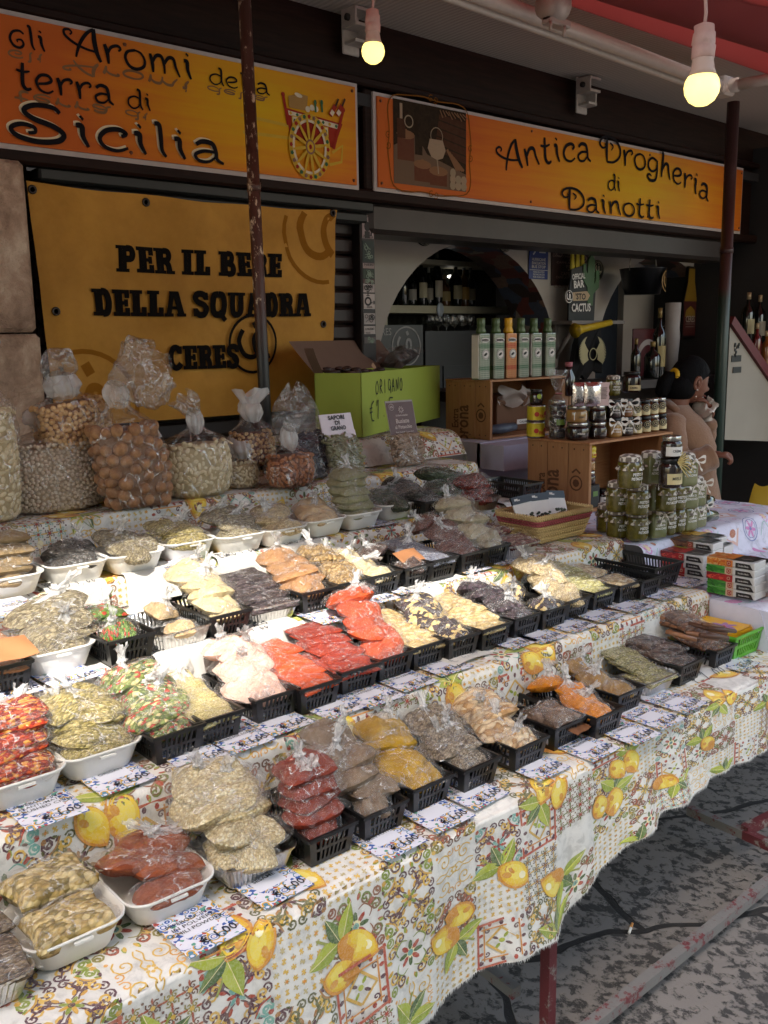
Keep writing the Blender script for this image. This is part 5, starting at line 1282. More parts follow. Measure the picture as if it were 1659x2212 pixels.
# chickpeas: low wide bag, hazelnuts resting on it
b = at5(140, 1108); big_bag('chickpea_bag', 'wide clear bag of pale chickpeas under the hazelnut bag', (b.x+.018, b.y+.085, zt), .30, .16, .25, None, .195, 'chickpeas', .0058, M_CHICK, dk('#a8947c'), 3000, seed=1, top='', neck_r=.05)
b2 = PY(157, 945, b.y+.075)
hz = big_bag('hazelnut_bag', 'clear bag of peeled hazelnuts with twisted neck lying on the chickpea bag', (b2.x+.022, b2.y+.01, b2.z-.045), .228, .130, .185, swirl_top, .150, 'hazelnuts', .0082, M_HAZ, dk('#8a6040'), 700, seed=2, top='', neck_r=.034, lean=(-.015, 0), sq=3.2); hz.rotation_euler = (0, -.12, .1)
b = at5(298, 1102); big_bag('walnut_bag', 'tall clear bag of whole walnuts with ballooning top', (b.x+.045, b.y+.08, zt), .205, .15, .315, balloon_top, .235, 'walnuts', .0205, M_WAL, dk('#7a563a'), 260, sc=(1, .92, 1.08), seed=3, top='', neck_r=.024, lean=(-.05, 0))
b = at5(436, 1078); big_bag('pumpkin_seed_bag', 'clear knotted bag of white pumpkin seeds right of the walnuts', (b.x+.033, b.y+.075, zt), .235, .14, .220, side_tail(-.05), .165, 'seeds', .0115, M_PUMP, dk('#b09c74'), 900, sc=(1.0, .74, .30), seed=4, neck_r=.018, top='')
b = at5(543, 1056); big_bag('pale_seed_bag', 'small clear bag of pale seeds below the dried fruit bag', (b.x, b.y+.06, zt), .12, .09, .12, None, .085, 'seeds', .0085, M_PUMP, dk('#9a8660'), 300, sc=(1, .68, .36), seed=5, neck_r=.03, top='')
b = PY(548, 1000, at5(543, 1056).y+.075); big_bag('dried_fruit_bag', 'clear knotted bag of mixed dried fruit in front of the awning pole', (b.x, b.y+.005, b.z-.008), .165, .11, .170, None, .110, 'fruit_pieces', .0082, M_MIX, dk('#5a3228'), 480, sc=(1, .8, .7), seed=6, neck_r=.026)
b = at5(640, 1056); big_bag('almond_bag', 'clear knotted bag of brown almonds beside the dark pasta', (b.x+.022, b.y+.06, zt), .160, .12, .145, side_tail(.03), .105, 'almonds', .0105, M_ALM, dk('#6a3c26'), 420, sc=(1, .62, .5), seed=7, neck_r=.020, top='')
b = PZ(0, 1132, zt); big_bag('pale_bean_bag', 'large clear bag of broad pale seeds cut by the photo edge', (b.x+.004, b.y+.075, zt), .17, .15, .40, None, .30, 'seeds', .0115, M_PUMP, dk('#b09c74'), 600, sc=(1, .7, .36), seed=8, neck_r=.02)
b = PY(650, 905, 2.80); m = MB()
m.grid(lambda a, t: Vector((b.x-.02+.105*math.cos(2*math.pi*a)*max(0, math.sin(math.pi*(.12+.83*t)))**.7*(1+.12*nz3((a*6, t*4, 1), 1, 4)), b.y+.045*math.sin(2*math.pi*a)*math.sin(math.pi*(.1+.8*t)), b.z-.12+.24*t+.02*math.sin(a*19)*t)), 36, 18)
tag(m.obj('plastic_bag', m_bigfilm2), 'empty crumpled clear plastic bag behind the almonds', 'plastic bag')
# pasta bags
def pasta_bag(label, u, v, w, h, d, hexes, header, seed, tilt=-.28, rz=0, y=None):
    base = PZ(u, v, zt); root = thing('pasta_bag', label, 'pasta bag', (base.x, base.y+.05, zt), 0, 'bags of twisted pasta', rot=(tilt, 0, rz)); rnd = random.Random(seed)
    m = MB()
    for k in range(150):
        x, z = rnd.uniform(-w/2, w/2)*.92, rnd.uniform(.012, h); th = d/2*math.sqrt(max(.05, 1-(2*x/w)**4))*(.6+.4*math.sin(math.pi*min(1, z/h)))
        an = rnd.uniform(-.7, .7); L = rnd.uniform(.030, .045); c_ = Vector((x, -th+rnd.uniform(0, .008), z)); dv = Vector((math.cos(an), 0, math.sin(an)))*L/2
        m.tube([c_-dv, c_-dv*.4+Vector((0, -.002, .003)), c_+dv*.3+Vector((0, -.002, -.003)), c_+dv], .0042, 6, rnd.randrange(2))
    m.loft([[(w*.46*kx*ca, d*.42*kx*sa, zz) for ca, sa in [(math.cos(2*math.pi*k/20), math.sin(2*math.pi*k/20)) for k in range(20)]] for zz, kx in ((.004, .8), (.03, 1), (h*.7, 1), (h*.98, .6))], 1, cap0=True, cap1=True)
    m.obj('pasta', [plain(hexes[0], .8), plain(hexes[1], .8)], root)
    m = MB(); m.loft([[(w*.52*kx*ca, (d*.60*kx*sa if zz < h*1.05 else d*.1*sa), zz) for ca, sa in [(math.cos(2*math.pi*k/28), math.sin(2*math.pi*k/28)) for k in range(28)]] for zz, kx in ((.001, .85), (.02, 1), (h*.5, 1.03), (h*.9, .98), (h*1.1, .98), (h*1.25, .98))], cap0=True)
    m.obj('film', m_bigfilm, root)
    if header: header(root, w, h)
def hd_sapori(root, w, h):
    m = MB(); z0 = h*1.12; fn = lambda x, y, hh: Vector((x, -.010-hh, z0+y)); m.box((0, -.006, z0+.032), (w*.95, .004, .064)); m.grid(lambda a, b: (w*.47*(2*a-1), -.012, z0-.03*b), 4, 2)
    m.obj('header_card', plain('#d8cdd4', .7), root); m = MB(); a = Art(m, fn, .0005, .0002)
    for i, t in enumerate(('SAPORI', 'DI', 'GRANO')): put_text(a, t, 0, .043-.019*i, .021, 0, None, None, [.075, .022, .070][i], .03)
    m.obj('lettering', plain('#1c1a1e', .6), root)
def hd_busiate(root, w, h):
    z0 = h*1.0; m = MB(); m.box((0, -.010, z0+.062), (w*.88, .003, .125)); m.box((0, -.0092, z0+.064), (w*.92, .002, .135), m=1); m.obj('header_card', [plain('#4f2a22', .45), plain('#8e827c', .5)], root)
    m = MB(); a = Art(m, lambda x, y, hh: Vector((x, -.0125-hh, z0+y)), .0003, .0002)
    put_text(a, 'Busiate', .0, .045, .024, 0, None, None, .066); put_text(a, 'al Pistacchio', .0, .024, .019, 0, None, None, .085); put_text(a, 'Sicilianicontadini', 0, .071, .010, 0, None, None, .06, .01)
    for k in range(9): an = k*.7; a.line([(.014*math.cos(an)*.4, .095+.014*math.sin(an)*.4), (.014*math.cos(an+.5), .095+.014*math.sin(an+.5))], .002)
    a.ring(-.046, .107, .012, .0012); put_text(a, '6%', -.046, .103, .013, 0, None, None, .015); put_text(a, 'Pasta di semola di grano duro', 0, .008, .008, 0, None, None, .09, .005)
    m.obj('lettering', plain('#c7b4ac', .6), root)
pasta_bag('bag of dark twisted pasta between the almonds and the green pasta', 702, 1038, .14, .16, .06, ('#33303a', '#403c42'), None, 1)
pasta_bag('bag of pale green twisted pasta with a white SAPORI DI GRANO header', 770, 1033, .155, .145, .065, ('#858266', '#767456'), hd_sapori, 2, -.30, .05)
pasta_bag('bag of beige twisted pasta with a brown Busiate header', 902, 1010, .15, .12, .06, ('#9c8570', '#8a7460'), hd_busiate, 3, -.25, .0)

# green cardboard box
Y6 = 2.80; Z6 = PY(795, 946, Y6).z
ztop = PY(780, 806, Y6).z; hh_ = ztop-Z6-.004
pA, pB, pC = PZ(780, 806, ztop), PZ(950, 789, ztop), PZ(686, 808, ztop)
fx = (pB-pA).normalized(); fy = Vector((-fx.y, fx.x, 0)); gw = (pB-pA).length; gd = min(.34, max(.2, (pC-pA).length)); p00 = Vector((pA.x, pA.y, Z6+.004))
make_cloth('tablecloth', 'lemon print cloth rising behind the pasta bags under the green box', [(2.70, T[5][1]+.004), (2.745, Z6-.02), (2.79, Z6), (3.15, Z6)], 1.95, PY(985, 925, 2.76).x, 2, m_cloth, .006, .0, .10)
root = thing('cardboard_box', 'lime green cardboard box marked ORIGANO with open flaps', 'box', p00)
m = MB(); L2 = lambda x, y, z: fx*x+fy*y+Vector((0, 0, z)); th = .005
def wall4(a, b, m_=0):
    d_ = (b-a).normalized(); n_ = Vector((-d_.y, d_.x, 0))*th
    m.hexa([a, b, b+n_, a+n_, a+Vector((0, 0, hh_)), b+Vector((0, 0, hh_)), b+n_+Vector((0, 0, hh_)), a+n_+Vector((0, 0, hh_))], m_)
A0, B0, C0, D0 = L2(0, 0, 0), L2(gw, 0, 0), L2(gw, gd, 0), L2(0, gd, 0)
wall4(A0, B0); wall4(B0, C0); wall4(C0, D0); wall4(D0, A0); m.add([A0, B0, C0, D0], [(0, 1, 2, 3)])
m.obj('box_body', plain('#98a840', .7, 0, 0, .06, 8, .1), root)
m = MB(); a = Art(m, plane_map(L2(0, -.0006, 0), fx, (0, 0, 1)), .0004, .0002); hand(a, 'ORIGANO', gw*.15, hh_*.64, hh_*.22, .0055, gap=1.02); hand(a, '€1.5', gw*.08, hh_*.24, hh_*.30, .0055, gap=1.15); hand(a, '0', gw*.56, hh_*.30, hh_*.10, .004)
m.obj('lettering', plain('#26301c', .7), root)
m = MB()
def flap(a, b, out, up, L_): n_ = (out*.8+Vector((0, 0, up))).normalized(); m.grid(lambda s, t: a.lerp(b, s)+n_*L_*t+Vector((0, 0, hh_))+out*.015*math.sin(t*2), 6, 4)
flap(D0, C0, Vector((-.25, .5, 0)), .55, .16); flap(D0+fy*-.0, A0+fy*.16, -fx, 1.1, .12); flap(C0-fy*.02, B0+fy*.18, fx, .45, .12)
o = m.obj('flap', plain('#6e5648', .8, 0, 0, .12, 12), root)
fl = [('herb bunch', .1, .12, '#4a4432'), ('paper', .25, .10, '#a8876a')]
m = MB()
for k in range(60): rnd_ = random.Random(k); q = L2(gw*.06+rnd_.random()*gw*.32, .06+rnd_.random()*.16, hh_-.01+rnd_.uniform(-.02, .022)); m.ico(q, .017, 1, 0, None, (1.3, 1, .6))
tag(m.obj('herb_bunch', F['dark']), 'dry oregano bunch poking out of the lime green box', 'herb bunch')
bpy.data.objects['herb_bunch'].location = p00
m = MB(); m.grid(lambda s, t: L2(gw*.36+.10*s, .07+.03*t, hh_-.02+.055*t*(.7+.3*math.sin(s*7))-.02*s), 8, 5); tag(m.obj('brown_paper', plain('#a8876a', .8), None, p00), 'torn brown paper sticking out of the green box', 'paper')
m = MB(); q = L2(gw*.80, .14, hh_+.022); m.grid(lambda s, t: q+fx*(.13*(2*s-1)*(1-.25*t))+Vector((0, .09*(2*t-1), .055*math.sin(math.pi*t)*max(0, math.sin(math.pi*s))**.6+.06*(s-.4)+.008*math.sin(s*17)*math.sin(t*9))), 20, 12)
oo = m.obj('herb_packet', F['greydk'], None, p00); tag(oo, 'clear packet of dried oregano leaning out of the green box corner', 'packet'); inst('film', PIL[1][1], oo, tuple(q), (.1, -.25, .2), (.11, .08, .06))
# ------------------------------------------------------------------ painted signs, banner
# art nouveau letters: strokes of (points, width factor); baseline 0, capitals about 1 tall
AN = {
 'A': (.80, [([(.66, 1.02), (.50, .86), (.34, .55), (.24, .22), (.20, .02)], 1.0), ([(.66, 1.04), (.67, .6), (.72, .25), (.80, 0)], 1.5), ([(.72, .30), (.45, .34), (.18, .46), (-.02, .64), (-.05, .80), (.06, .86), (.13, .78), (.08, .70)], .8)]),
 'G': (.55, [([(.50, .62), (.36, .74), (.14, .66), (.03, .38), (.12, .10), (.32, .02), (.46, .18), (.40, .36), (.26, .34), (.27, .24)], 1.0)]),
 'l': (.26, [([(.02, .98), (.10, .96), (.12, .6), (.13, .2), (.20, .0)], 1.2)]),
 'i': (.28, [([(.02, .60), (.11, .58), (.12, .3), (.20, .0)], 1.3), ([(.10, .80), (.13, .86)], 1.7)]),
 'r': (.46, [([(.04, .62), (.10, .35), (.12, 0)], 1.3), ([(.10, .30), (.20, .55), (.36, .64), (.44, .56), (.38, .47)], .9)]),
 'o': (.56, [([(.28, .62), (.08, .52), (.02, .30), (.12, .06), (.30, .0), (.48, .12), (.52, .34), (.42, .56), (.26, .62)], 1.0)]),
 'm': (.86, [([(.04, .62), (.09, .3), (.10, 0)], 1.2), ([(.09, .34), (.20, .58), (.34, .58), (.40, .3), (.41, .02)], 1.1), ([(.40, .34), (.52, .58), (.66, .58), (.72, .3), (.82, 0)], 1.1)]),
 'd': (.56, [([(.44, .55), (.26, .62), (.06, .46), (.04, .18), (.20, .0), (.38, .10), (.46, .30)], .9), ([(.36, 1.0), (.46, .92), (.47, .5), (.48, .2), (.56, 0)], 1.3)]),
 'e': (.50, [([(.08, .28), (.30, .34), (.44, .46), (.36, .62), (.16, .60), (.03, .36), (.12, .08), (.32, .0), (.48, .12)], 1.0)]),
 't': (.40, [([(.16, .92), (.14, .5), (.14, .15), (.24, .0), (.36, .06)], 1.3), ([(-.02, .64), (.16, .60), (.34, .66)], .9)]),
 'a': (.56, [([(.06, .52), (.18, .64), (.36, .60), (.42, .36), (.44, .12), (.56, .0)], 1.2), ([(.42, .34), (.20, .34), (.04, .20), (.10, .02), (.28, .02), (.42, .20)], .9)]),
 'S': (.80, [([(.66, .86), (.56, 1.0), (.30, 1.0), (.14, .82), (.26, .62), (.56, .46), (.70, .26), (.60, .06), (.30, -.02), (.02, .08), (-.06, .28), (.08, .42), (.26, .38), (.28, .24), (.18, .20)], 1.2)]),
 'c': (.50, [([(.38, .44), (.46, .54), (.34, .64), (.14, .56), (.03, .32), (.10, .08), (.30, .0), (.48, .12)], 1.1)]),
 'n': (.58, [([(.04, .62), (.09, .3), (.10, 0)], 1.2), ([(.09, .32), (.22, .58), (.38, .58), (.44, .3), (.54, 0)], 1.2)]),
 'D': (.84, [([(.22, .94), (.20, .5), (.22, .04)], 1.4), ([(.22, .04), (.52, .06), (.78, .30), (.78, .66), (.54, .94), (.22, 1.0), (-.02, .90), (-.10, .70), (.02, .56), (.16, .62), (.12, .74)], 1.0), ([(.34, .78), (.48, .66), (.40, .50)], .7)]),
 'g': (.54, [([(.42, .56), (.22, .62), (.05, .46), (.06, .20), (.24, .08), (.42, .20), (.46, .44)], 1.0), ([(.46, .58), (.48, .10), (.42, -.22), (.20, -.30), (.04, -.18), (.10, -.06), (.22, -.12)], 1.1)]),
 'h': (.56, [([(.02, 1.0), (.10, .92), (.10, .4), (.10, 0)], 1.3), ([(.10, .30), (.24, .58), (.38, .56), (.44, .3), (.54, 0)], 1.2)]),
 ' ': (.34, [])}
def an_text(art, txt, x, y, size, w=.075, col=None, m=None, path=None, yscale=1.0, sx=1.0):
    """path(x) -> (x, y, angle) bends the line; yscale < 0 gives the mirrored reflection"""
    cur = 0
    for ch in txt:
        adv, strokes = AN[ch]
        if path: px, py, an = path(x+cur*size*sx); c, s = math.cos(an), math.sin(an)
        for pts, k in strokes:
            P = smooth_path(pts, 5); Q = []
            for qx, qy in P:
                lx, ly = qx*size*sx, qy*size*yscale
                Q.append((px+lx*c-ly*s, py+lx*s+ly*c) if path else (x+cur*size*sx+lx, y+ly))
            n = len(Q); art.line(Q, [w*size*k*(.55+.45*math.sin(math.pi*min(1, .15+.85*i/max(1, n-1)))) for i in range(n)], col, m)
        cur += adv+.07
    return cur*size*sx
def M_sign(name, cx, cz, sx, sz):
    g = G(name); p = g.obj(); s = g.n('SeparateXYZ', [p]); X, Z = s.outputs[0], s.outputs[2]
    dx = g.math('DIVIDE', g.math('SUBTRACT', X, cx), sx); dz = g.math('DIVIDE', g.math('SUBTRACT', Z, cz), sz)
    d = g.math('SQRT', g.math('ADD', g.math('MULTIPLY', dx, dx), g.math('MULTIPLY', dz, dz)))
    wsp = g.noise(g.n('Mapping', {'Vector': p, 'Rotation': (0, rad(12), 0), 'Scale': (.6, 1, 14)}).outputs[0], 2.2, 4, .6, .3)
    f = g.math('ADD', d, g.math('MULTIPLY', g.math('SUBTRACT', wsp, .5), .55))
    col = g.ramp(f, [(0, srgb('#dcb008')), (.35, srgb('#dc9c0c')), (.68, srgb('#d47a18')), (1, srgb('#c4601c'))])
    return g.end(g.bsdf(col, .5, spec=.2))
m_frame = plain('#b9b0ac', .6, 0, 0, .15, 30)
SIGNP = {}
def board(label, u, corners, cx, cz, sx, sz, mname):
    tl, tr, br, bl = corners; y = YF-.045
    x0, x1 = (tl.x+bl.x)/2, (tr.x+br.x)/2; zt_, zb = (tl.z+tr.z)/2, (bl.z+br.z)/2
    root = thing('shop_sign', label, 'shop sign', (x0, y, zb), 0, 'orange signs on the fascia'); w_, h_ = x1-x0, zt_-zb
    m = MB(); m.box((w_/2, .014, h_/2), (w_, .02, h_)); m.obj('frame', m_frame, root)
    m = MB(); m.box((w_/2, .002, h_/2), (w_-.034, .012, h_-.034)); pn_ = m.obj('panel', M_sign(mname, cx, cz, sx, sz), root); root['panel_name'] = pn_.name
    for xx in (.035, w_*.33, w_*.66, w_-.035):
        for zz in (.035, h_-.035): m = MB(); m.lathe([(.007, 0), (.006, .004), (0, .005)], 8, (xx, -.004, zz), M=Matrix.Rotation(rad(90), 3, 'X')); m.obj('screw', plain('#6a3a1c', .5), root)
    fn = lambda x, yy, h: Vector((x, -.0045-h, yy)); del root['panel_name']; SIGNP[root.name] = pn_; return root, w_, h_, fn
YS = YF-.045
c4 = [PY(u, v, YS) for u, v in ((0, 12), (773, 186), (776, 411), (0, 318))]; c4[0].x = c4[3].x = c4[0].x-.10; c4[0].z += .002
r1s, w1, h1, fn1 = board('orange and yellow sign reading Gli Aromi della terra di Sicilia', 0, c4, 1.10, .26, .85, .42, 'aromi_sign_print')
X1 = lambda u, v: (PY(u, v, YS-.006).x-r1s.location.x, PY(u, v, YS-.006).z-r1s.location.z)
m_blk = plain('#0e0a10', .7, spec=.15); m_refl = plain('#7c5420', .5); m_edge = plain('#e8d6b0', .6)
def fit(txt): return sum(AN[c][0]+.07 for c in txt)
m = MB(); a = Art(m, fn1, .0016, .00012); mr = MB(); ar = Art(mr, fn1, .0006, .00006)
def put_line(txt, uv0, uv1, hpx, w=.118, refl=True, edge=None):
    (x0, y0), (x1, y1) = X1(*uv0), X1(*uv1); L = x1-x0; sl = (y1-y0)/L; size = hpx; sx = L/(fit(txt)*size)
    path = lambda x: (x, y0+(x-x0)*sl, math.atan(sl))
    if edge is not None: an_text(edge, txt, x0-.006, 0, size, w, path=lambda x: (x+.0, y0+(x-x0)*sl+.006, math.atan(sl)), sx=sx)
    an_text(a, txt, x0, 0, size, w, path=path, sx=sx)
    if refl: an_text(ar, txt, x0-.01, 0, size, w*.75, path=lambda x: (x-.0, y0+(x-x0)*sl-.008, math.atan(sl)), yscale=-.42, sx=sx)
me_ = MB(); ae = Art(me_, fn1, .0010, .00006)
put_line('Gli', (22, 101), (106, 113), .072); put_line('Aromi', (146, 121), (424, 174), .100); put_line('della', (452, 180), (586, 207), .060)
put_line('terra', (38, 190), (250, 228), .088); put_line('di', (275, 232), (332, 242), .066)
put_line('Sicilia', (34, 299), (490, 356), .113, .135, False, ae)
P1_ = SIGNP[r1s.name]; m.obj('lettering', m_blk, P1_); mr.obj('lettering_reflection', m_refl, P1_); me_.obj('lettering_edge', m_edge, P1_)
# painted cart
m = MB(); a = Art(m, fn1, .0008, .00012); cx_, cy_ = X1(668, 318); R = .118
cols = [srgb(c) for c in ('#d8b03a', '#a3271e', '#2f6a4a', '#e8dcc0', '#8c6a5a', '#3c2a24', '#b08a50', '#c9c0b8')]
for i, (u0, v0, u1, v1, wd) in enumerate(((520, 248, 640, 275, .012), (525, 285, 640, 300, .012))): a.line([X1(u0, v0), X1(u1, v1)], wd, cols[0])
a.line([X1(718, 330), X1(740, 315), X1(738, 350), X1(712, 356)], .012, cols[0])
P = [X1(*q) for q in ((616, 232), (740, 268), (722, 320), (628, 300))]; a.ngon(P[::-1], cols[1]); P = [X1(*q) for q in ((622, 238), (734, 270), (732, 280), (624, 248))]; a.ngon(P[::-1], cols[3])
for k in range(8): q = X1(628+14*k, 244+4.1*k); a.disc(q[0], q[1], .008, cols[2 if k % 2 else 0], n=4)
for u, v in ((640, 262), (700, 284)):
    q = X1(u, v); a.rect(q[0]-.022, q[1]-.02, q[0]+.022, q[1]+.02, cols[0]); a.rect(q[0]-.018, q[1]-.016, q[0]+.018, q[1]+.016, cols[3])
    for k in range(3): a.disc(q[0]-.009+.009*k, q[1], .006, cols[1 if k % 2 else 2], n=6, sy=1.6)
for u0, v0, u1, v1 in ((611, 204, 622, 270), (741, 238, 720, 322)): a.line([X1(u0, v0), X1(u1, v1)], .013, cols[1]); q = X1(u0, v0); a.disc(q[0], q[1], .010, cols[1], n=7)
for uu, vv in ((645, 232), (652, 205), (680, 212)):
    pass
P = [X1(*q) for q in ((624, 232), (662, 240), (664, 208), (648, 203), (622, 207))]; a.ngon(P, cols[6]); q = X1(644, 206); a.disc(q[0], q[1], .020, cols[3], n=10, sy=.4, rot=-.2)
for k in range(3): q = X1(664+9*k, 236+(k % 2)*-3); a.disc(q[0], q[1], .012, cols[3], n=9)
for u in (680, 694): a.line([X1(u, 225), X1(u+1, 243)], .010, cols[2]); q = X1(u, 222); a.disc(q[0], q[1], .008, cols[2], n=6, sy=1.5)
for k in range(2):
    u = 712+14*k; a.line([X1(u, 250), X1(u+12, 228)], .020, cols[1]); a.line([X1(u+12, 230), X1(u+18, 214)], .009, cols[5]); a.line([X1(u+2, 248), X1(u+7, 240)], .018, cols[3])
e = .80
for rr_, wd, cc_ in ((R, .022, cols[0]), (R*.86, .010, cols[3])): a.line([(cx_+e*rr_*math.cos(t), cy_+rr_*math.sin(t)) for t in [2*math.pi*k/40 for k in range(41)]], wd, cc_)
for k in range(24): t = 2*math.pi*k/24; a.disc(cx_+e*R*math.cos(t), cy_+R*math.sin(t), .009, cols[1 if k % 3 == 0 else 2 if k % 3 == 1 else 4], n=5)
for k in range(12): t = 2*math.pi*k/12+.15; a.line([(cx_+e*.02*math.cos(t), cy_+.02*math.sin(t)), (cx_+e*R*.5*math.cos(t), cy_+R*.5*math.sin(t)), (cx_+e*R*.92*math.cos(t), cy_+R*.92*math.sin(t))], [.010, .014, .008], cols[0])
a.disc(cx_, cy_, .030, cols[4], n=14, sx=e); a.disc(cx_, cy_, .022, cols[0], n=12, sx=e); a.disc(cx_, cy_, .010, cols[1], n=8, sx=e)
g = G('painted_print'); pa = g.n('Attribute', attribute_name='print'); m_print = g.end(g.bsdf(g.mix(g.noise(g.obj(), 60, 3), pa.outputs['Color'], g.mix(.25, pa.outputs['Color'], (.2, .12, .05))), .75, spec=.15))
m.obj('painted_cart', m_print, P1_)
# second sign
c4 = [PY(u, v, YS) for u, v in ((805, 195), (1610, 365), (1597, 502), (812, 417))]
r2s, w2, h2, fn2 = board('orange sign reading Antica Drogheria di Dainotti with a still life picture', 0, c4, 1.95, .18, 1.5, .42, 'drogheria_sign_print')
X1 = lambda u, v: (PY(u, v, YS-.006).x-r2s.location.x, PY(u, v, YS-.006).z-r2s.location.z)
m = MB(); a = Art(m, fn2, .0016, .00012)
def bend(txt, u0v0, mid, u1v1, size):
    A_, B_, C_ = X1(*u0v0), X1(*mid), X1(*u1v1); L = C_[0]-A_[0]
    def f(x):
        t = (x-A_[0])/L; c1 = 2*B_[1]-.5*A_[1]-.5*C_[1]; y = (1-t)**2*A_[1]+2*t*(1-t)*c1+t*t*C_[1]; dy = (2*(1-t)*(c1-A_[1])+2*t*(C_[1]-c1))/L; return (x, y, math.atan(dy)*.8)
    an_text(a, txt, A_[0], 0, size, .115, path=f, sx=L/(fit(txt)*size))
bend('Antica Drogheria', (1082, 372), (1305, 350), (1532, 440), .135); 
q0, q1 = X1(1312, 410), X1(1342, 412); an_text(a, 'di', q0[0], q0[1], .085, .12, sx=(q1[0]-q0[0])/(fit('di')*.085))
q0, q1 = X1(1218, 453), X1(1430, 474); sl_ = (q1[1]-q0[1])/(q1[0]-q0[0]); an_text(a, 'Dainotti', q0[0], q0[1], .112, .12, path=lambda x: (x, q0[1]+(x-q0[0])*sl_, sl_), sx=(q1[0]-q0[0])/(fit('Dainotti')*.112))
P2_ = SIGNP[r2s.name]; m.obj('lettering', m_blk, P2_)
m = MB(); a = Art(m, fn2, .0008, .0001); (px0, py1), (px1, py0) = X1(849, 226), X1(1007, 408); py0 = X1(851, 395)[1]; py1 = X1(1003, 258)[1]+.03
K = [srgb(c) for c in ('#120c0a', '#2a1a16', '#64382a', '#8a6448', '#6f5a4a', '#a8927a', '#43241a', '#1a1410', '#a09078')]
Wp, Hp = px1-px0, py1-py0; fx_ = lambda s: px0+Wp*s; fy_ = lambda s: py0+Hp*s
a.rect(px0, py0, px1, py1, K[0]); a.ngon([(fx_(0), fy_(0)), (fx_(1), fy_(0)), (fx_(1), fy_(.22)), (fx_(.45), fy_(.40)), (fx_(.3), fy_(.62)), (fx_(0), fy_(.45))], K[4])
a.ngon([(fx_(.55), fy_(.48)), (fx_(1), fy_(.35)), (fx_(1), fy_(.88)), (fx_(.62), fy_(.92))], K[6])
for k in range(4): a.line([(fx_(.56+.01*k), fy_(.55+.1*k)), (fx_(1), fy_(.45+.11*k))], .006, K[7])
for x_, y_, w_, h__, cc_ in ((.16, .34, .22, .30, 2), (.38, .06, .22, .20, 2), (.60, .02, .24, .17, 2)): a.rect(fx_(x_-w_/2), fy_(y_-h__/2+.1), fx_(x_+w_/2), fy_(y_+h__/2+.1), K[cc_]); a.disc(fx_(x_), fy_(y_+h__/2+.11), Wp*w_*.55, K[3], n=12, sy=.35); a.disc(fx_(x_), fy_(y_+h__/2+.15), .010, K[3], n=7)
for x_, y0_, y1_, wd, cc_ in ((.10, .55, .78, .05, 6), (.33, .38, .64, .045, 7), (.10, .78, .96, .016, 5), (.33, .64, .80, .018, 7)): a.line([(fx_(x_), fy_(y0_)), (fx_(x_), fy_(y1_))], wd, K[cc_])
a.ring(fx_(.20), fy_(.76), .025, .006, K[8], n=14); a.ngon([(fx_(.45), fy_(.48)), (fx_(.50), fy_(.38)), (fx_(.58), fy_(.35)), (fx_(.66), fy_(.38)), (fx_(.70), fy_(.48)), (fx_(.66), fy_(.60)), (fx_(.48), fy_(.60))], K[5]); a.line([(fx_(.58), fy_(.36)), (fx_(.60), fy_(.18))], .006, K[8]); a.ring(fx_(.575), fy_(.64), .038, .004, K[8], n=18)
for k in range(5): a.line([(fx_(.72+.03*k), fy_(.50-.03*k)), (fx_(.86+.025*k), fy_(.26))], .014, K[3])
for k in range(7): a.disc(fx_(.80+.08*(k % 3)), fy_(.06+.08*(k//3)), .020, K[5 if k % 2 else 8], n=9)
for k in range(9): a.line([(fx_(.62+.04*k), fy_(.97)), (fx_(.66+.045*k), fy_(.88+.02*(k % 3)))], .006, K[3])
m.obj('still_life_picture', m_print, P2_)
m = MB(); a = Art(m, fn2, .0009, .0001)
for o_ in (.028,):
    n = 72; pts = []
    for k in range(n+1):
        t = 2*math.pi*k/n; ca, sa = math.cos(t), math.sin(t); e_ = 7; rr_ = (abs(ca)**e_+abs(sa)**e_)**(-1/e_)*(1+.02*math.sin(8*t)); pts.append((px0+Wp/2+(Wp/2+o_)*rr_*ca, py0+Hp/2+(Hp/2+o_)*rr_*sa))
    a.line(pts, .0055)
for sx_, sy_ in ((-1, 0), (1, 0), (0, -1), (0, 1)):
    a.line(spiral(px0+Wp/2+sx_*(Wp/2+.03), py0+Hp/2+sy_*(Hp/2+.03)+.02*(sy_ == 0), .018, 1.3, 1.0, 12), .004); a.line(spiral(px0+Wp/2+sx_*(Wp/2+.03)+.03*(sy_ != 0), py0+Hp/2+sy_*(Hp/2+.03)-.02*(sy_ == 0), .018, 1.3, 4.0, 12), .004)
m.obj('scroll_border', plain('#7a4a10', .7, spec=.15), P2_)

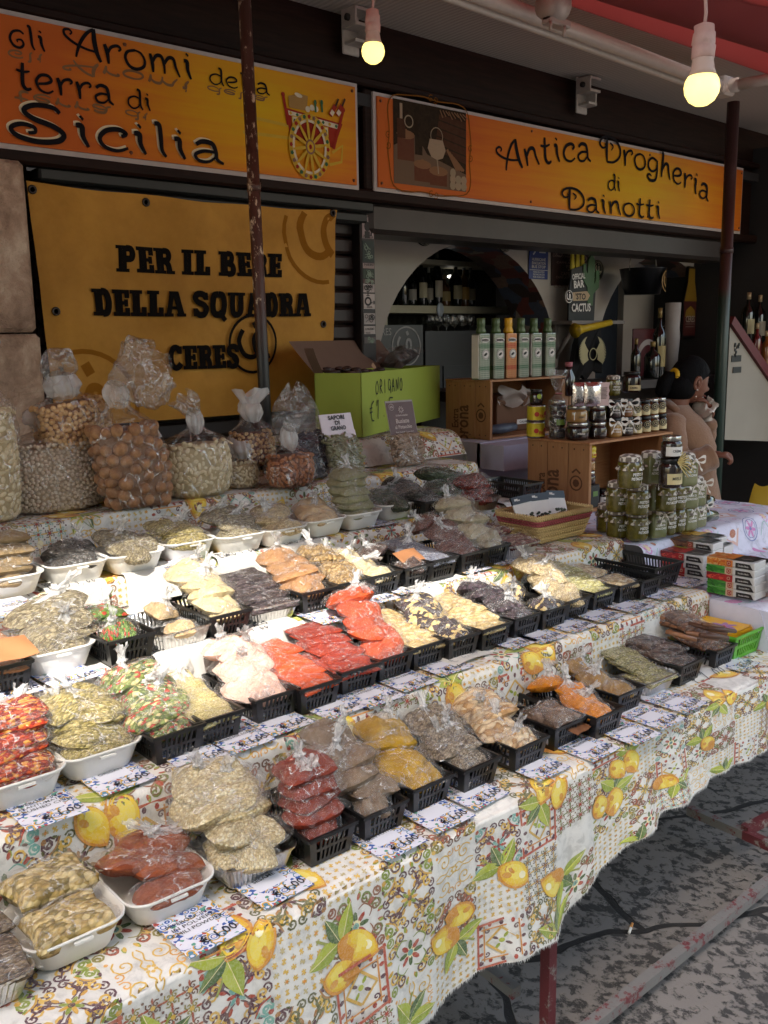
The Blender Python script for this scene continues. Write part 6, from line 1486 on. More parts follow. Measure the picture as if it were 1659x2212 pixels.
# yellow banner on the shutter
bl, br_, tr, tl = PY(122, 905, YF-.02), PY(690, 898, YF-.02), PY(722, 452, YF-.02), PY(58, 393, YF-.02)
x0b, x1b = tl.x, tr.x; zb, ztp = (bl.z+br_.z)/2, (tl.z+tr.z)/2; wb_, hb_ = x1b-x0b, ztp-zb
root = thing('banner', 'yellow ochre fabric banner with black slab lettering hung on the shutter', 'banner', (x0b, YF-.02, zb))
def bsurf(x, y, h):
    a_, b_ = x/wb_, y/hb_; sag = .012*math.sin(math.pi*min(1, max(0, a_)))*b_
    d = .010*nz3((x*2.2, y*2.2, 1), 1, 3)+.012*math.sin(a_*9+b_*5)*max(0, (b_-.55))*(.5+abs(a_-.5))+.010*nz3((x*5+y*4, y*1.5-x, 2), 1, 5)
    d += .006*abs(nz3((x*3+y*6, y*2.5-x*4, 4), 1, 9))+.012*math.exp(-((a_*1.0-b_*.9-.05)/.05)**2)*b_*(1-a_)+.010*math.exp(-((1-a_-(1-b_)*1.1)/.05)**2)*b_*a_
    edge = .016*math.sin(a_*math.pi*3)**2*(b_ > .97)
    return Vector((x+.055*(1-b_)*(.5-a_)*1.2, -.004-d-h, y-sag-edge*.4))
m = MB(); m.grid(lambda a_, b_: bsurf(a_*wb_, b_*hb_, 0), 48, 32)
g = G('ochre_banner_fabric'); p = g.obj(); m_ban = g.end(g.bsdf(g.mix(g.ramp(g.noise(p, 3, 5, .65), [(.35, (0, 0, 0)), (.65, (1, 1, 1))]), srgb('#a07024'), srgb('#bd8a36')), .6, normal=g.bump(g.noise(p, 7, 4), .5, .02), sheen=.1, spec=.2)); fab = m.obj('fabric', m_ban, root)
SL = {  # slab letters: rectangles (x0, y0, x1, y1) and thick bowls
 'P': (.68, [(.0, 0, .40, .13), (.09, .13, .31, .87), (.0, .87, .36, 1)], [([(.34, .90), (.50, .88), (.56, .70), (.50, .52), (.34, .50)], .19)]),
 'E': (.62, [(.0, 0, .58, .15), (.09, .15, .31, .85), (.0, .85, .58, 1), (.31, .43, .44, .57), (.44, .36, .52, .64), (.46, .15, .58, .32), (.46, .68, .58, .85)], []),
 'R': (.72, [(.0, 0, .38, .13), (.09, .13, .31, .87), (.0, .87, .36, 1), (.46, 0, .74, .13)], [([(.34, .90), (.50, .88), (.56, .71), (.50, .55), (.34, .53)], .18), ([(.40, .50), (.52, .36), (.56, .10)], .20)]),
 'I': (.44, [(.0, 0, .40, .14), (.09, .14, .31, .86), (.0, .86, .40, 1)], []),
 'L': (.60, [(.0, 0, .56, .15), (.09, .15, .31, .86), (.0, .86, .40, 1), (.44, .15, .56, .36)], []),
 'B': (.70, [(.0, 0, .34, .14), (.09, .14, .31, .86), (.0, .86, .34, 1)], [([(.32, .91), (.48, .89), (.53, .75), (.47, .58), (.32, .54)], .18), ([(.32, .52), (.52, .46), (.58, .29), (.51, .11), (.32, .08)], .19)]),
 'D': (.72, [(.0, 0, .34, .14), (.09, .14, .31, .86), (.0, .86, .34, 1)], [([(.32, .91), (.50, .86), (.58, .5), (.50, .14), (.32, .09)], .21)]),
 'A': (.78, [(.0, 0, .28, .13), (.48, 0, .78, .13), (.22, .28, .54, .40), (.22, .88, .54, 1)], [([(.14, .10), (.30, .94)], .17), ([(.62, .10), (.46, .94)], .22)]),
 'S': (.66, [(.02, .02, .13, .34), (.49, .68, .60, .98)], [([(.56, .74), (.46, .90), (.24, .92), (.12, .76), (.20, .60), (.44, .48), (.54, .30), (.44, .10), (.22, .08), (.08, .26)], .20)]),
 'Q': (.74, [], [([(.36, .91), (.18, .86), (.11, .5), (.18, .14), (.36, .09), (.54, .14), (.61, .5), (.54, .86), (.36, .91)], .21), ([(.36, .22), (.50, .05), (.66, -.16)], .17)]),
 'U': (.74, [(.0, .87, .36, 1), (.42, .87, .72, 1)], [([(.19, .92), (.19, .3), (.26, .11), (.40, .09), (.52, .2), (.56, .4), (.56, .92)], .20)]),
 'C': (.66, [(.50, .66, .60, .97)], [([(.54, .72), (.44, .90), (.26, .90), (.13, .66), (.12, .34), (.24, .11), (.42, .09), (.58, .26)], .21)]), ' ': (.26, [], [])}
def slab(art, txt, x, y, size, width):
    tot = sum(SL[c][0]+.05 for c in txt); sx = width/tot; cur = 0
    for ch in txt:
        adv, rc, st = SL[ch]; X = x+cur*sx; e_ = .035
        for (a0, b0, a1, b1) in rc:
            for i_ in range(2):
                for j_ in range(2): art.rect(X+(a0-e_+(a1-a0+2*e_)*i_/2)*sx, y+(b0+(b1-b0)*j_/2)*size, X+(a0-e_+(a1-a0+2*e_)*(i_+1)/2)*sx, y+(b0+(b1-b0)*(j_+1)/2)*size)
        for pts, wd in st: art.line([(X+px*sx, y+py*size) for px, py in (smooth_path(pts, 4) if len(pts) > 2 else [tuple(pts[0]), tuple((a_+b_)/2 for a_, b_ in zip(*pts)), tuple(pts[1])])], wd*1.2*(sx*.6+size*.4))
        cur += adv+.05
XB = lambda u, v: (PY(u, v, YF-.03).x-x0b, PY(u, v, YF-.03).z-zb)
m = MB(); a = Art(m, bsurf, .0012, .00003)
for txt, p0_, p1_, top in (('PER IL BERE', (253, 583), (615, 593), (253, 525)), ('DELLA SQUADRA', (197, 680), (677, 678), (197, 621)), ('CERES', (362, 798), (520, 795), (362, 745))):
    q0, q1, q2 = XB(*p0_), XB(*p1_), XB(*top); slab(a, txt, q0[0], q0[1], q2[1]-q0[1], q1[0]-q0[0])
def swirl(art, cx_, cy_, R, lw):
    art.ring(cx_, cy_, R, lw*.55, n=36)
    art.line([(cx_+R*px, cy_+R*py) for px, py in ((-.45, .50), (-.62, .10), (-.40, -.35), (.0, -.45), (.30, -.12), (.28, .28), (.10, .34), (.0, .10), (.10, -.25), (.38, -.50), (.72, -.42))], lw, sub=5)
    art.line([(cx_+R*px, cy_+R*py) for px, py in ((.02, .78), (.12, .58))], lw*1.2)
q = XB(547, 741); swirl(a, q[0], q[1], .115, .020)
m.obj('lettering', plain('#0f0b09', .8, spec=.1), fab)
m = MB(); a = Art(m, bsurf, .0012, .00003); q = XB(700, 505); R_s = .20
def clipf(f): return lambda x, y, h: f(x, y, h) if (0 <= x <= wb_ and 0 <= y <= hb_) else None
a.fn = clipf(bsurf); swirl(a, q[0], q[1], .20, .032); m.obj('faded_emblem', plain('#8a5a18', .8, spec=.1), fab); m = MB(); a = Art(m, clipf(bsurf), .0012, .00003); q = XB(178, 880); swirl(a, q[0], q[1], .20, .032)
m.obj('faded_emblem', plain('#8a5a18', .8, spec=.1), fab)
for u, v in ((72, 408), (314, 431), (716, 460), (708, 700), (112, 672)):
    m = MB(); q = XB(u, v); s_ = bsurf(q[0], q[1], .001); m.lathe([(.013, 0), (.016, .002), (.013, .004), (.008, .004), (.008, 0)], 12, s_, M=Matrix.Rotation(rad(90), 3, 'X')); m.obj('eyelet', plain('#3a3430', .35, .8), fab)
# stickers on the post
stk = [(462, 516, '#9c8a88', 'ETERNA', 'PERPETA'), (519, 566, '#1c2a24', '', ''), (568, 580, '#8a7a76', 'NERI', ''), (581, 602, '#2c3a2c', '', ''), (603, 612, '#5a3a38', '', ''), (613, 632, '#a89c98', '', ''), (634, 668, '#b0a49e', 'Ors', 'ISGOR'), (676, 701, '#9c9490', '', ''), (704, 722, '#a89e98', 'IL PALERMO', 'SOCIO'), (728, 742, '#5a5250', '', '')]
ycol = ['portrait sticker reading ETERNA at the top', 'dark green sun sticker', 'narrow pale sticker reading NERI', 'dark green mask sticker', 'thin maroon sticker', 'pale line drawing sticker', 'white round letter sticker', 'small pale crest sticker', 'pale sticker with small black lines', 'lowest black and white sticker']
for (v0, v1, hx, t1, t2), lb in zip(stk, ycol):
    a0, a1 = PY(787+(v0-462)*.06, v0, YF+.008), PY(787+(v1-462)*.06, v1, YF+.008); h_ = a0.z-a1.z
    m = MB(); m.box((0, 0, 0), (.066, .0016, h_*.96)); fn = lambda x, y, h: Vector((x, -.0012-h, y)); a = Art(m, fn, .0004, .0002); a.m = 1
    if t1 == 'ETERNA':
        put_text(a, t1, 0, h_*.36, .020, 0, None, None, .055); put_text(a, t2, 0, -h_*.47, .020, 0, None, None, .055); a.disc(-.006, .0, .017, n=12, sy=1.25); a.line([(-.006, -.02), (-.006, -.05)], .030); a.line([(.015, -.04), (.026, .02)], .008)
    elif t1 == 'Ors': a.ring(-.008, .0, .016, .009); put_text(a, 'Ī', -.008, .024, .03, 0, None, None, .02); put_text(a, 'r8', .022, -.012, .022, 0, None, None, .02); put_text(a, 'ISGOR', 0, -h_*.42, .012, 0, None, None, .03)
    elif t1: put_text(a, t1, 0, .0, .014, 0, None, None, .052); (put_text(a, t2, -.01, -.016, .012, 0, None, None, .025) if t2 else None)
    else:
        rr = random.Random(v0)
        for k in range(5): a.ring(rr.uniform(-.02, .02), rr.uniform(-.3, .3)*h_, rr.uniform(.004, .010), .003, n=9); a.line([(rr.uniform(-.028, .028), rr.uniform(-.4, .4)*h_) for _ in range(3)], .002)
    o = m.obj('sticker', [plain(hx, .6), plain('#1c1816', .6) if int(hx[1:3], 16) > 90 else plain('#7a8a78', .6)], None, (PY(787, 600, YF+.008).x+.003, YF+.0085, (a0.z+a1.z)/2)); o.location.x = 2.80
    tag(o, lb+' on the post between banner and bar', 'sticker', 'stickers on the post')
# ------------------------------------------------------------------ wooden crates with burnt lettering
g = G('pine_crate_wood'); p = g.obj(); mp = g.n('Mapping', {'Vector': p, 'Scale': (3, 3, 3)}).outputs[0]
n1 = g.noise(g.n('Mapping', {'Vector': p, 'Scale': (14, 14, 1.3)}).outputs[0], 6, 5, .6, .8); n2 = g.noise(p, 3.5, 3)
m_pine = g.end(g.bsdf(g.mix(n2, g.ramp(n1, [(.3, srgb('#9a6a42')), (.7, srgb('#b98a5c'))]), srgb('#8f6440')), .6, normal=g.bump(n1, .15, .003)))
n1 = None
g = G('pine_crate_boards'); p = g.obj(); n1 = g.noise(g.n('Mapping', {'Vector': p, 'Scale': (1.3, 14, 14)}).outputs[0], 6, 5, .6, .8)
m_pineh = g.end(g.bsdf(g.ramp(n1, [(.3, srgb('#94643e')), (.7, srgb('#b08156'))]), .6, normal=g.bump(n1, .15, .003)))
m_burn = plain('#5c3a22', .8, 0, 0, .3, 60); m_nail = plain('#2a1c14', .7)
def crate(label, corner, W, D, Hh):
    """on its side, open towards the lane; corner = front left bottom"""
    root = thing('wooden_crate', label, 'crate', corner, 0, 'wooden crates on the stall'); t = .016
    for k in range(3):
        m = MB(); y0 = D/3*k; m.box((t/2, y0+D/6, Hh/2), (t-.0006*k, D/3-.003, Hh), bev=.002)
        for zz in (.02, Hh-.02):
            for yy in (.03, D/3-.03): m.lathe([(.003, 0), (.003, .0012)], 6, (-.0005, y0+yy, zz), 1, M=Matrix.Rotation(rad(-90), 3, 'Y'))
        m.obj('side_board', [m_pine, m_nail], root)
    m = MB(); m.box((W-t/2, D/2, Hh/2), (t, D, Hh), bev=.002); m.obj('side_board', m_pine, root)
    m = MB(); m.box((W/2, D/2, Hh+.0045), (W+.004, D, .009), bev=.002); m.obj('top_board', m_pineh, root)
    m = MB(); m.box((W/2, D/2, .006), (W-2*t-.001, D-.004, .010)); m.obj('bottom_board', m_pineh, root)
    m = MB(); m.box((W/2, D-.006, Hh/2), (W-2*t-.001, .010, Hh-.002)); m.obj('back_board', m_pineh, root)
    m = MB(); m.box((W-t-.03, .012, Hh/2+.004), (.05, .02, Hh-.02)); m.obj('corner_post', m_pine, root)
    m = MB(); a = Art(m, lambda x, y, h: Vector((-.0008-h, D-x, y)), .0004, .0002)
    put_text(a, 'Corona', D*.52, Hh*.16, .115, 0, None, None, Hh*.86, .02, math.pi/2); put_text(a, 'Extra', D*.30, Hh*.35, .06, 0, None, None, Hh*.34, .02, math.pi/2)
    a.h += .0001; a.ring(D*.80, Hh*.42, .028, .006, n=16); a.disc(D*.80, Hh*.42, .016, n=8); a.line([(D*.80-.02, Hh*.42+.04), (D*.80, Hh*.42+.055), (D*.80+.02, Hh*.42+.04)], .008)
    m.obj('burnt_lettering', m_burn, root); return root
c1b = PY(1060, 826, 2.89); crW, crD, crH = .585, .29, .262
k1 = crate('upper wooden crate lying on its side under the olive oil tins', (c1b.x, 2.89, c1b.z-crH), crW, crD, crH)
c2b = PY(1275, 962, 2.20); crH2 = c2b.z-.966
k2 = crate('lower wooden crate lying on its side stacked with honey jars', (c2b.x, 2.20, .966), .575, .315, crH2)
m = MB(); m.box((c1b.x+.35, 3.03, (c1b.z-crH)/2), (.9, .34, c1b.z-crH-.002)); m.box((c1b.x+.35, 2.80, (c1b.z-crH)-.06), (.9, .16, .11))
tag(m.obj('side_stand', plain('#b9b8cc', .85)), 'lilac covered stand carrying the upper wooden crate', 'stand')
K1T, K2T = k1.location.z+crH+.0095, k2.location.z+crH2+.0095

# ---- jars, tins, bottles
def M_glassfill(name, c1, c2, scale=60, rough=.12):
    g = G(name); p = g.obj(); n1 = g.noise(p, scale, 4, .7); return g.end(g.bsdf(g.ramp(n1, [(.35, srgb(c1)), (.65, srgb(c2))]), rough, coat=.5, coat_rough=.05, spec=.5))
m_pesto = M_glassfill('pesto_in_glass', '#3f3a10', '#645a22'); m_crema = M_glassfill('pistachio_cream', '#646640', '#72744c', 20)
m_honey = M_glassfill('amber_honey', '#4a2a10', '#7a4c1c', 8); m_jdark = M_glassfill('dark_preserve', '#1c1212', '#2c1c18', 20); m_tan = M_glassfill('tan_cream', '#8a6434', '#a07a48', 20)
m_lid = plain('#a8a49c', .25, .9); m_lidb = plain('#161514', .35, .3); m_label = plain('#c9b98a', .6); m_white = plain('#d6d2cc', .7); m_txt = plain('#e6e2dc', .6); m_dtxt = plain('#1a1714', .6)
g = G('gingham_cloth'); p = g.obj(); ck = g.n('TexChecker', {'Vector': p, 'Scale': 62, 'Color1': (*srgb('#6e645a'), 1), 'Color2': (*srgb('#cfc8bc'), 1)}).outputs[0]; m_ging = g.end(g.bsdf(ck, .9))
m_ribbon = plain('#4a4048', .7); m_bow = plain('#d9d2c8', .7)
def jar_body(r, h, sq=False, n=22):
    m = MB(); pr = [(.86*r, 0), (.97*r, .004), (r, .012), (r, h*.72), (.96*r, h*.79), (.80*r, h*.86), (.80*r, h*.90)]
    if sq: m.loft([[(x, y, z) for x, y in rrect(2*k, 2*k, k*.35, 4)] for k, z in pr], cap0=True, cap1=True)
    else: m.lathe(pr, n)
    return m
def curved(r, h0, sq=False):
    if sq: return lambda x, y, h: Vector((x, -r-h, y+h0))
    return lambda x, y, h: Vector(((r+h)*math.sin(x/r), -(r+h)*math.cos(x/r), y+h0))
def bow_mesh(s=1):
    m = MB()
    for sx in (-1, 1):
        m.grid(lambda a, b: Vector((sx*(.006+.024*math.sin(math.pi*a)*(1 if a < .5 else 1)+.004*a), -.004-.008*math.sin(math.pi*a), (.016*math.sin(2*math.pi*a*.9)*(.6)+.012*(b-.5)*math.sin(math.pi*a)+.004)))*s, 8, 2)
        m.grid(lambda a, b: Vector((sx*(.004+.020*a+.003*math.sin(a*6)), -.005-.004*a, -.030*a+.008*(b-.5)))*s, 6, 2)
    m.ico((0, -.005*s, .002*s), .006*s, 1); return m.mesh('bow', m_bow)
BOW = bow_mesh(); BOWS = bow_mesh(.8)
def ME_(mb, name, mt): return mb.mesh(name, mt)
def text_mesh(lines, fn, mt, name='lettering'):
    m = MB(); a = Art(m, fn, .0006, .0002)
    for t, x, y, s, w in lines: put_text(a, t, x, y, s, 0, None, None, w, .02)
    return m.mesh(name, mt)
def gingham_cap(r, h):
    m = MB(); n = 30
    pr = [(0, h+.010), (.55*r, h+.012), (.84*r, h+.008), (.90*r, h-.002), (.86*r, h-.012), (.93*r, h-.022), (1.08*r, h-.034)]
    m.lathe(pr, n, mod=lambda a, z, j: 1+(.0 if j < 4 else .05*(j-3)*math.sin(a*9+j)), caps=False); return m.mesh('cloth_cap', m_ging)
def band(r, z): m = MB(); m.lathe([(.87*r, z-.005), (.90*r, z-.004), (.91*r, z), (.90*r, z+.004), (.87*r, z+.005)], 24, caps=False); return m.mesh('ribbon', m_ribbon)
PR, PH = .0375, .098
JM = dict(pesto=jar_body(PR, PH).mesh('glass', m_pesto), crema=jar_body(.033, PH, True).mesh('glass', m_crema), cap=gingham_cap(PR, PH*.92), capc=gingham_cap(.036, PH*.92), band=band(PR, PH*.79),
          ptxt=text_mesh([('PESTO DI', .008, .040, .012, .042), ('PISTACCHIO', .008, .027, .012, .050)], curved(PR, 0), m_txt), ctxt=text_mesh([('CREMA DI', .0, .042, .010, .036), ('PISTACCHIO', .0, .031, .010, .044)], curved(.033, 0, True), m_txt))
def pesto(loc, rz, label, plainlid=False):
    o = thing('pesto_jar', label, 'jar', loc, rz, 'jars of pistachio pesto'); inst('glass', JM['pesto'], o); cp_ = inst('cloth_cap', JM['cap'], o); inst('ribbon', JM['band'], cp_); inst('lettering', JM['ptxt'], o); return o
def crema(loc, rz, label):
    o = thing('pistachio_cream_jar', label, 'jar', loc, rz, 'jars of pistachio cream'); inst('glass', JM['crema'], o); cp_ = inst('cloth_cap', JM['capc'], o); inst('bow', BOW, cp_, (.012, -.034, PH*.80)); inst('lettering', JM['ctxt'], o); return o
zA_ = lambda u, v: ((1650+u*.51236)*.66360, (1200+v*.51236)*.66360)
zl = .966
def jp(u, v, z): c = PZ(*zA_(u, v), z); return Vector((c.x, c.y+PR, z+.001))
row = [('p', 690, 1042), ('p', 757, 1080), ('p', 885, 1098), ('c', 995, 1080), ('p', 1062, 1062), ('p', 1122, 1046), ('c', 1190, 1032), ('c', 1250, 1014)]
LB = {'p': ['half hidden green pesto jar at the back corner of the pyramid', 'green pesto jar with barcode at the near end of the bottom row', 'front corner pesto jar with gingham cap in the bottom row', '', 'pesto jar with dark ribbon right of the cream jar in the bottom row', 'pesto jar with dark bow beside the far bottom cream jars'],
      'c': ['', '', '', 'pistachio cream jar with white bow beside the front corner pesto jar', '', '', 'bottom row pistachio cream jar second from the far end', 'bottom row pistachio cream jar at the far end']}
B = []
for i, (k, u, v) in enumerate(row):
    c = jp(u, v, zl); B.append(c); lb = (LB['p'][i] if k == 'p' else LB['c'][i])
    (pesto if k == 'p' else crema)(c, -.45+.05*i, lb)
z2_ = zl+PH+.013
for k, u, v, lb in (('p', 762, 915, 'near pesto jar of the middle row with barcode'), ('p', 888, 936, 'front corner pesto jar in the middle row'), ('c', 1000, 905, 'pistachio cream jar in the middle row beside the corner jar'), ('p', 1065, 912, 'narrow seen pesto jar in the middle of the middle row'), ('p', 1128, 902, 'pesto jar right of centre in the middle row'), ('c', 1197, 894, 'middle row pistachio cream jar with tall white bow'), ('c', 1246, 880, 'pistachio cream jar at the far end of the middle row')):
    c = jp(u, v, z2_); (pesto if k == 'p' else crema)(c, -.4, lb)
z3_ = z2_+PH+.013
for k, u, v, lb in (('p', 845, 765, 'topmost pesto jar on the pyramid'), ('c', 980, 735, 'large pistachio cream jar on top of the pyramid'), ('c', 1190, 750, 'pistachio cream jar on top behind the honey jar')):
    c = jp(u, v, z3_); (pesto if k == 'p' else crema)(c, -.35, lb)
def simple_jar(name, label, cat, loc, r, h, fill, lid, lab=None, txt=(), rz=-.4, sq=False, group=None, lidh=.014, labc=None):
    o = thing(name, label, cat, loc, rz, group); jar_body(r, h, sq).obj('glass', fill, o)
    m = MB(); m.lathe([(.88*r, h*.88), (.90*r, h*.885), (.90*r, h*.88+lidh), (.86*r, h*.88+lidh+.001), (0, h*.88+lidh+.001)], 22); m.obj('lid', lid, o)
    if lab is not None:
        m = MB(); fn = curved(r, 0, sq); z0, z1_, w_ = lab; m.grid(lambda a, b: fn((a-.5)*w_, z0+(z1_-z0)*b, .0006), 10, 2); m.obj('label', labc or m_label, o)
    if txt: o2 = inst('lettering', text_mesh(txt, curved(r+.0008, 0, sq), m_dtxt if labc is None or labc is m_white else m_txt), o)
    return o
c = jp(1105, 762, z3_); hj = simple_jar('honey_jar', 'dark jar with raffia bow and gold label on the pyramid', 'jar', c, .035, .085, m_jdark, m_lidb, (.012, .045, .06), [('MIELE', 0, .026, .012, .03)])
m = MB()
for k in range(9): an = -1.2+.3*k; m.tube([(0, -.034, .080), (.03*math.cos(an), -.045, .085+.03*math.sin(an)), (.055*math.cos(an+.3), -.04, .07+.04*math.sin(an))], .0018, 4)
m.obj('raffia_bow', plain('#c9b478', .8), hj)
simple_jar('preserve_jar', 'small dark jar with white label and silver lid standing on the honey jar', 'jar', c+Vector((0, 0, .092)), .031, .058, m_jdark, m_lid, (.006, .034, .07), [('CREMA', 0, .018, .010, .03)], labc=m_white)
for k, (u, v, rz, lb) in enumerate(((1325, 945, .3, 'upper dark green courgette in cling film at the end of the jars'), (1310, 990, -.2, 'lower dark green courgette in cling film at the end of the jars'))):
    c = jp(u, v, zl+.01); m = MB(); m.tube([c+Vector((-.06*math.cos(rz), -.06*math.sin(rz), .02+.03*(1-k))), c+Vector((0, 0, .026+.03*(1-k))), c+Vector((.06*math.cos(rz), .06*math.sin(rz), .02+.03*(1-k)))], [.02, .026, .018], 12)
    o = m.obj('courgette', M_glassfill('courgette_skin%d' % k, '#1e2a18', '#34442a', 30)); tag(o, lb, 'courgette')
# jars on the lower crate
KT = K2T+.001
def kp(u, v, z, r): c = PZ(*zA_(u, v), z); return Vector((c.x, c.y+r, z))
m_can = plain('#c9b428', .4, .3); m_blue = plain('#2c4a86', .4); m_redtxt = plain('#b0281c', .5)
def can(loc, label, r=.037, h=.066):
    o = thing('pasta_sauce_can', label, 'can', loc, -.5, 'yellow cans on the crate'); m = MB(); m.lathe([(r*.95, 0), (r, .003), (r, h-.003), (r*.95, h), (r*.93, h-.003), (0, h-.003)], 26); m.obj('tin', m_lid, o)
    fn = curved(r+.0006, 0); m = MB(); m.grid(lambda a, b: fn((a-.5)*r*5, .006+(h-.012)*b, 0), 22, 1); m.obj('label', m_can, o)
    m = MB(); a = Art(m, fn, .0008, .0002); a.rect(-.05, h-.014, .05, h-.006); a.rect(-.05, .006, .05, .013); a.ngon([(.0, h*.62), (.012, h*.80), (.03, h*.70), (.045, h*.82), (.055, h*.62)]); m.obj('blue_bands', m_blue, o)
    m = MB(); a = Art(m, fn, .0012, .0002); put_text(a, 'PASTA', .022, .016, .018, 0, None, None, .045, .03); a.disc(-.012, h*.45, .010, n=10); a.disc(.032, h*.5, .013, n=10, sy=.7); m.obj('lettering', m_redtxt, o); return o
c = kp(228, 440, KT, .037); can(c, 'lower yellow and blue pasta sauce can at the crate corner'); can(c+Vector((.002, 0, .067)), 'upper yellow and blue pasta sauce can with a black jar on it')
o = simple_jar('preserve_jar', 'small black jar with a lime green dot on the yellow cans', 'jar', c+Vector((0, 0, .134)), .026, .052, m_jdark, m_lidb); m = MB(); a = Art(m, curved(.027, 0), .0006, .0002); a.disc(0, .034, .010, n=12); m.obj('label', plain('#9ab03a', .6), o)
# clear bag of stacked dark jars
c = kp(365, 446, KT, .036)
for k in range(3): simple_jar('preserve_jar', ['lowest', 'middle', 'topmost'][k]+' dark jar inside the clear gift bag on the crate', 'jar', c+Vector((0, 0, .048*k)), .033, .048, m_jdark, m_lid, (.008, .030, .04), labc=[plain('#2a2a2a', .5), plain('#7a9a3a', .5), plain('#1e1e1e', .5)][k])
m = MB(); m.loft([[c+Vector((.047*kx*math.cos(2*math.pi*k/24)*(1+.06*math.sin(3*k+z*50)), .042*kx*math.sin(2*math.pi*k/24), z)) for k in range(24)] for z, kx in ((0, .9), (.02, 1), (.1, 1), (.15, .85), (.175, .25), (.185, .22), (.21, .5), (.26, .9), (.275, .95))]); o = m.obj('gift_bag', m_bigfilm); tag(o, 'clear cellophane gift bag tied round three dark jars', 'gift bag')
m = MB(); m.tube([c+Vector((.013*math.cos(t), -.004+.013*math.sin(t), .18)) for t in [k*.6 for k in range(12)]], .003, 5); m.obj('tie', plain('#9a5a5a', .7), o)
JL = ['wide black jar with silver lid at the front of the crate', 'narrow black jar with white price label on the crate', 'amber honey jar with white bow in the bottom row', 'dark honey jar with white bow in the bottom row', 'round label jar nearest the bows in the bottom row', 'second round label jar in the bottom row', 'third round label jar in the bottom row', 'round label jar at the far end of the bottom row']
bt = [(508, 456, .046, .062, m_jdark, m_lid), (622, 446, .036, .058, m_jdark, m_lid), (722, 436, .036, .070, m_tan, m_lidb), (795, 428, .033, .070, m_jdark, m_lidb), (852, 418, .030, .062, m_honey, m_lidb), (908, 408, .030, .062, m_honey, m_lidb), (960, 399, .030, .062, m_honey, m_lid), (1008, 390, .030, .062, m_jdark, m_lidb)]
def deco(o, i, r, h):
    if i in (0,): m = MB(); a = Art(m, curved(r+.0006, 0), .0006, .0002); a.rect(-.03, .014, .022, .040); m.obj('label', plain('#26262a', .5), o); inst('lettering', text_mesh([('NERO', -.004, .024, .010, .03)], curved(r+.0016, 0), m_txt), o)
    if i == 1: m = MB(); a = Art(m, curved(r+.0006, 0), .0006, .0002); a.rect(-.028, .010, .028, .036); m.obj('label', m_white, o); inst('lettering', text_mesh([('CREMA', 0, .018, .009, .03)], curved(r+.0014, 0), m_dtxt), o)
    if i in (2, 3): inst('bow', BOW, o, (.0, -r, h*.82), (0, 0, 0), (1.3, 1, 1.3)); inst('lettering', text_mesh([('MIELE', 0, .030, .010, .030), ('DI SICILIA', 0, .020, .008, .032)], curved(r+.0008, 0), m_txt), o)
    if i >= 4:
        m = MB(); fn = curved(r+.0006, 0); m.grid(lambda a_, b: fn((a_-.5)*.05, .006+.022*b, 0), 8, 1); lb_ = m.obj('label', m_label, o)
        m = MB(); a = Art(m, fn, .0010, .0002); a.disc(0, .036, .017, n=16); m.obj('round_emblem', m_dtxt, lb_); m = MB(); a = Art(m, fn, .0016, .0002); a.ring(0, .036, .0125, .0016, n=16); a.ring(0, .036, .006, .002, n=10); m.obj('emblem_lines', m_label, lb_)
P2 = []
for i, (u, v, r, h, f, l) in enumerate(bt):
    c = kp(u, v, KT, r); P2.append(c); o = simple_jar('honey_jar' if i > 1 else 'preserve_jar', JL[i], 'jar', c, r, h, f, l, rz=-.5, group='jars on the lower crate'); deco(o, i, r, h)
JL2 = ['wide jar of tan cream with silver lid in the second row', 'black jar with silver lid beside the tan cream jar', 'dark honey jar with white bow in the second row', 'honey jar with white bow beside the round label jars in the second row', 'first round label jar in the second row', 'middle round label jar in the second row', 'third round label jar in the second row', 'far round label jar in the second row']
bt2 = [(502, 346, .042, .058, m_tan, m_lid), (622, 338, .036, .058, m_jdark, m_lid), (728, 302, .035, .066, m_jdark, m_lidb), (800, 294, .033, .066, m_honey, m_lidb), (864, 285, .029, .060, m_honey, m_lidb), (914, 278, .029, .060, m_honey, m_lidb), (962, 272, .029, .060, m_honey, m_lid), (1004, 266, .029, .060, m_honey, m_lid)]
for i, (u, v, r, h, f, l) in enumerate(bt2):
    c = P2[i]+Vector((-.002, .004, bt[i][3]*.88+.016)); o = simple_jar('honey_jar' if i > 1 else 'preserve_jar', JL2[i], 'jar', c, r, h, f, l, rz=-.5, group='jars on the lower crate'); deco(o, i if i else 1, r, h)
z3k = P2[0].z+.062*.88+.016+.058*.88+.017
m_silver = plain('#c4bcb8', .15, .95, 0, .08, 30, .4)
for i, u in enumerate((498, 572)):
    c = kp(u, 240, z3k, .02); m = MB(); m.grid(lambda a, b: (.036*(2*a-1), -.016*max(0, math.sin(math.pi*a)*math.sin(math.pi*b))**.5, .092*b), 10, 10); m.grid(lambda a, b: (.036*(2*a-1), .016*max(0, math.sin(math.pi*a)*math.sin(math.pi*b))**.5, .092*b), 10, 10, flip=True)
    tag(m.obj('foil_packet', m_silver, None, c, (0, 0, -.5)), ['left of two shiny silver foil packets standing on the jars', 'right of two shiny silver foil packets standing on the jars'][i], 'foil packet', 'silver foil packets')
c = kp(640, 238, z3k, .02); m = MB(); m.grid(lambda a, b: (.026*(2*a-1)*(1+.08*math.sin(b*22)), 0, .09*b), 6, 20); m.grid(lambda a, b: (.026*(2*a-1)*(1+.08*math.sin(b*22)), .003, .09*b), 6, 20, flip=True); m2 = MB(); a = Art(m2, lambda x, y, h: Vector((x, -.001-h, y)), .0004, .0001)
for k in range(9): a.rect(-.016, .068-.005*k, .016-.002*(k % 3), .070-.005*k)
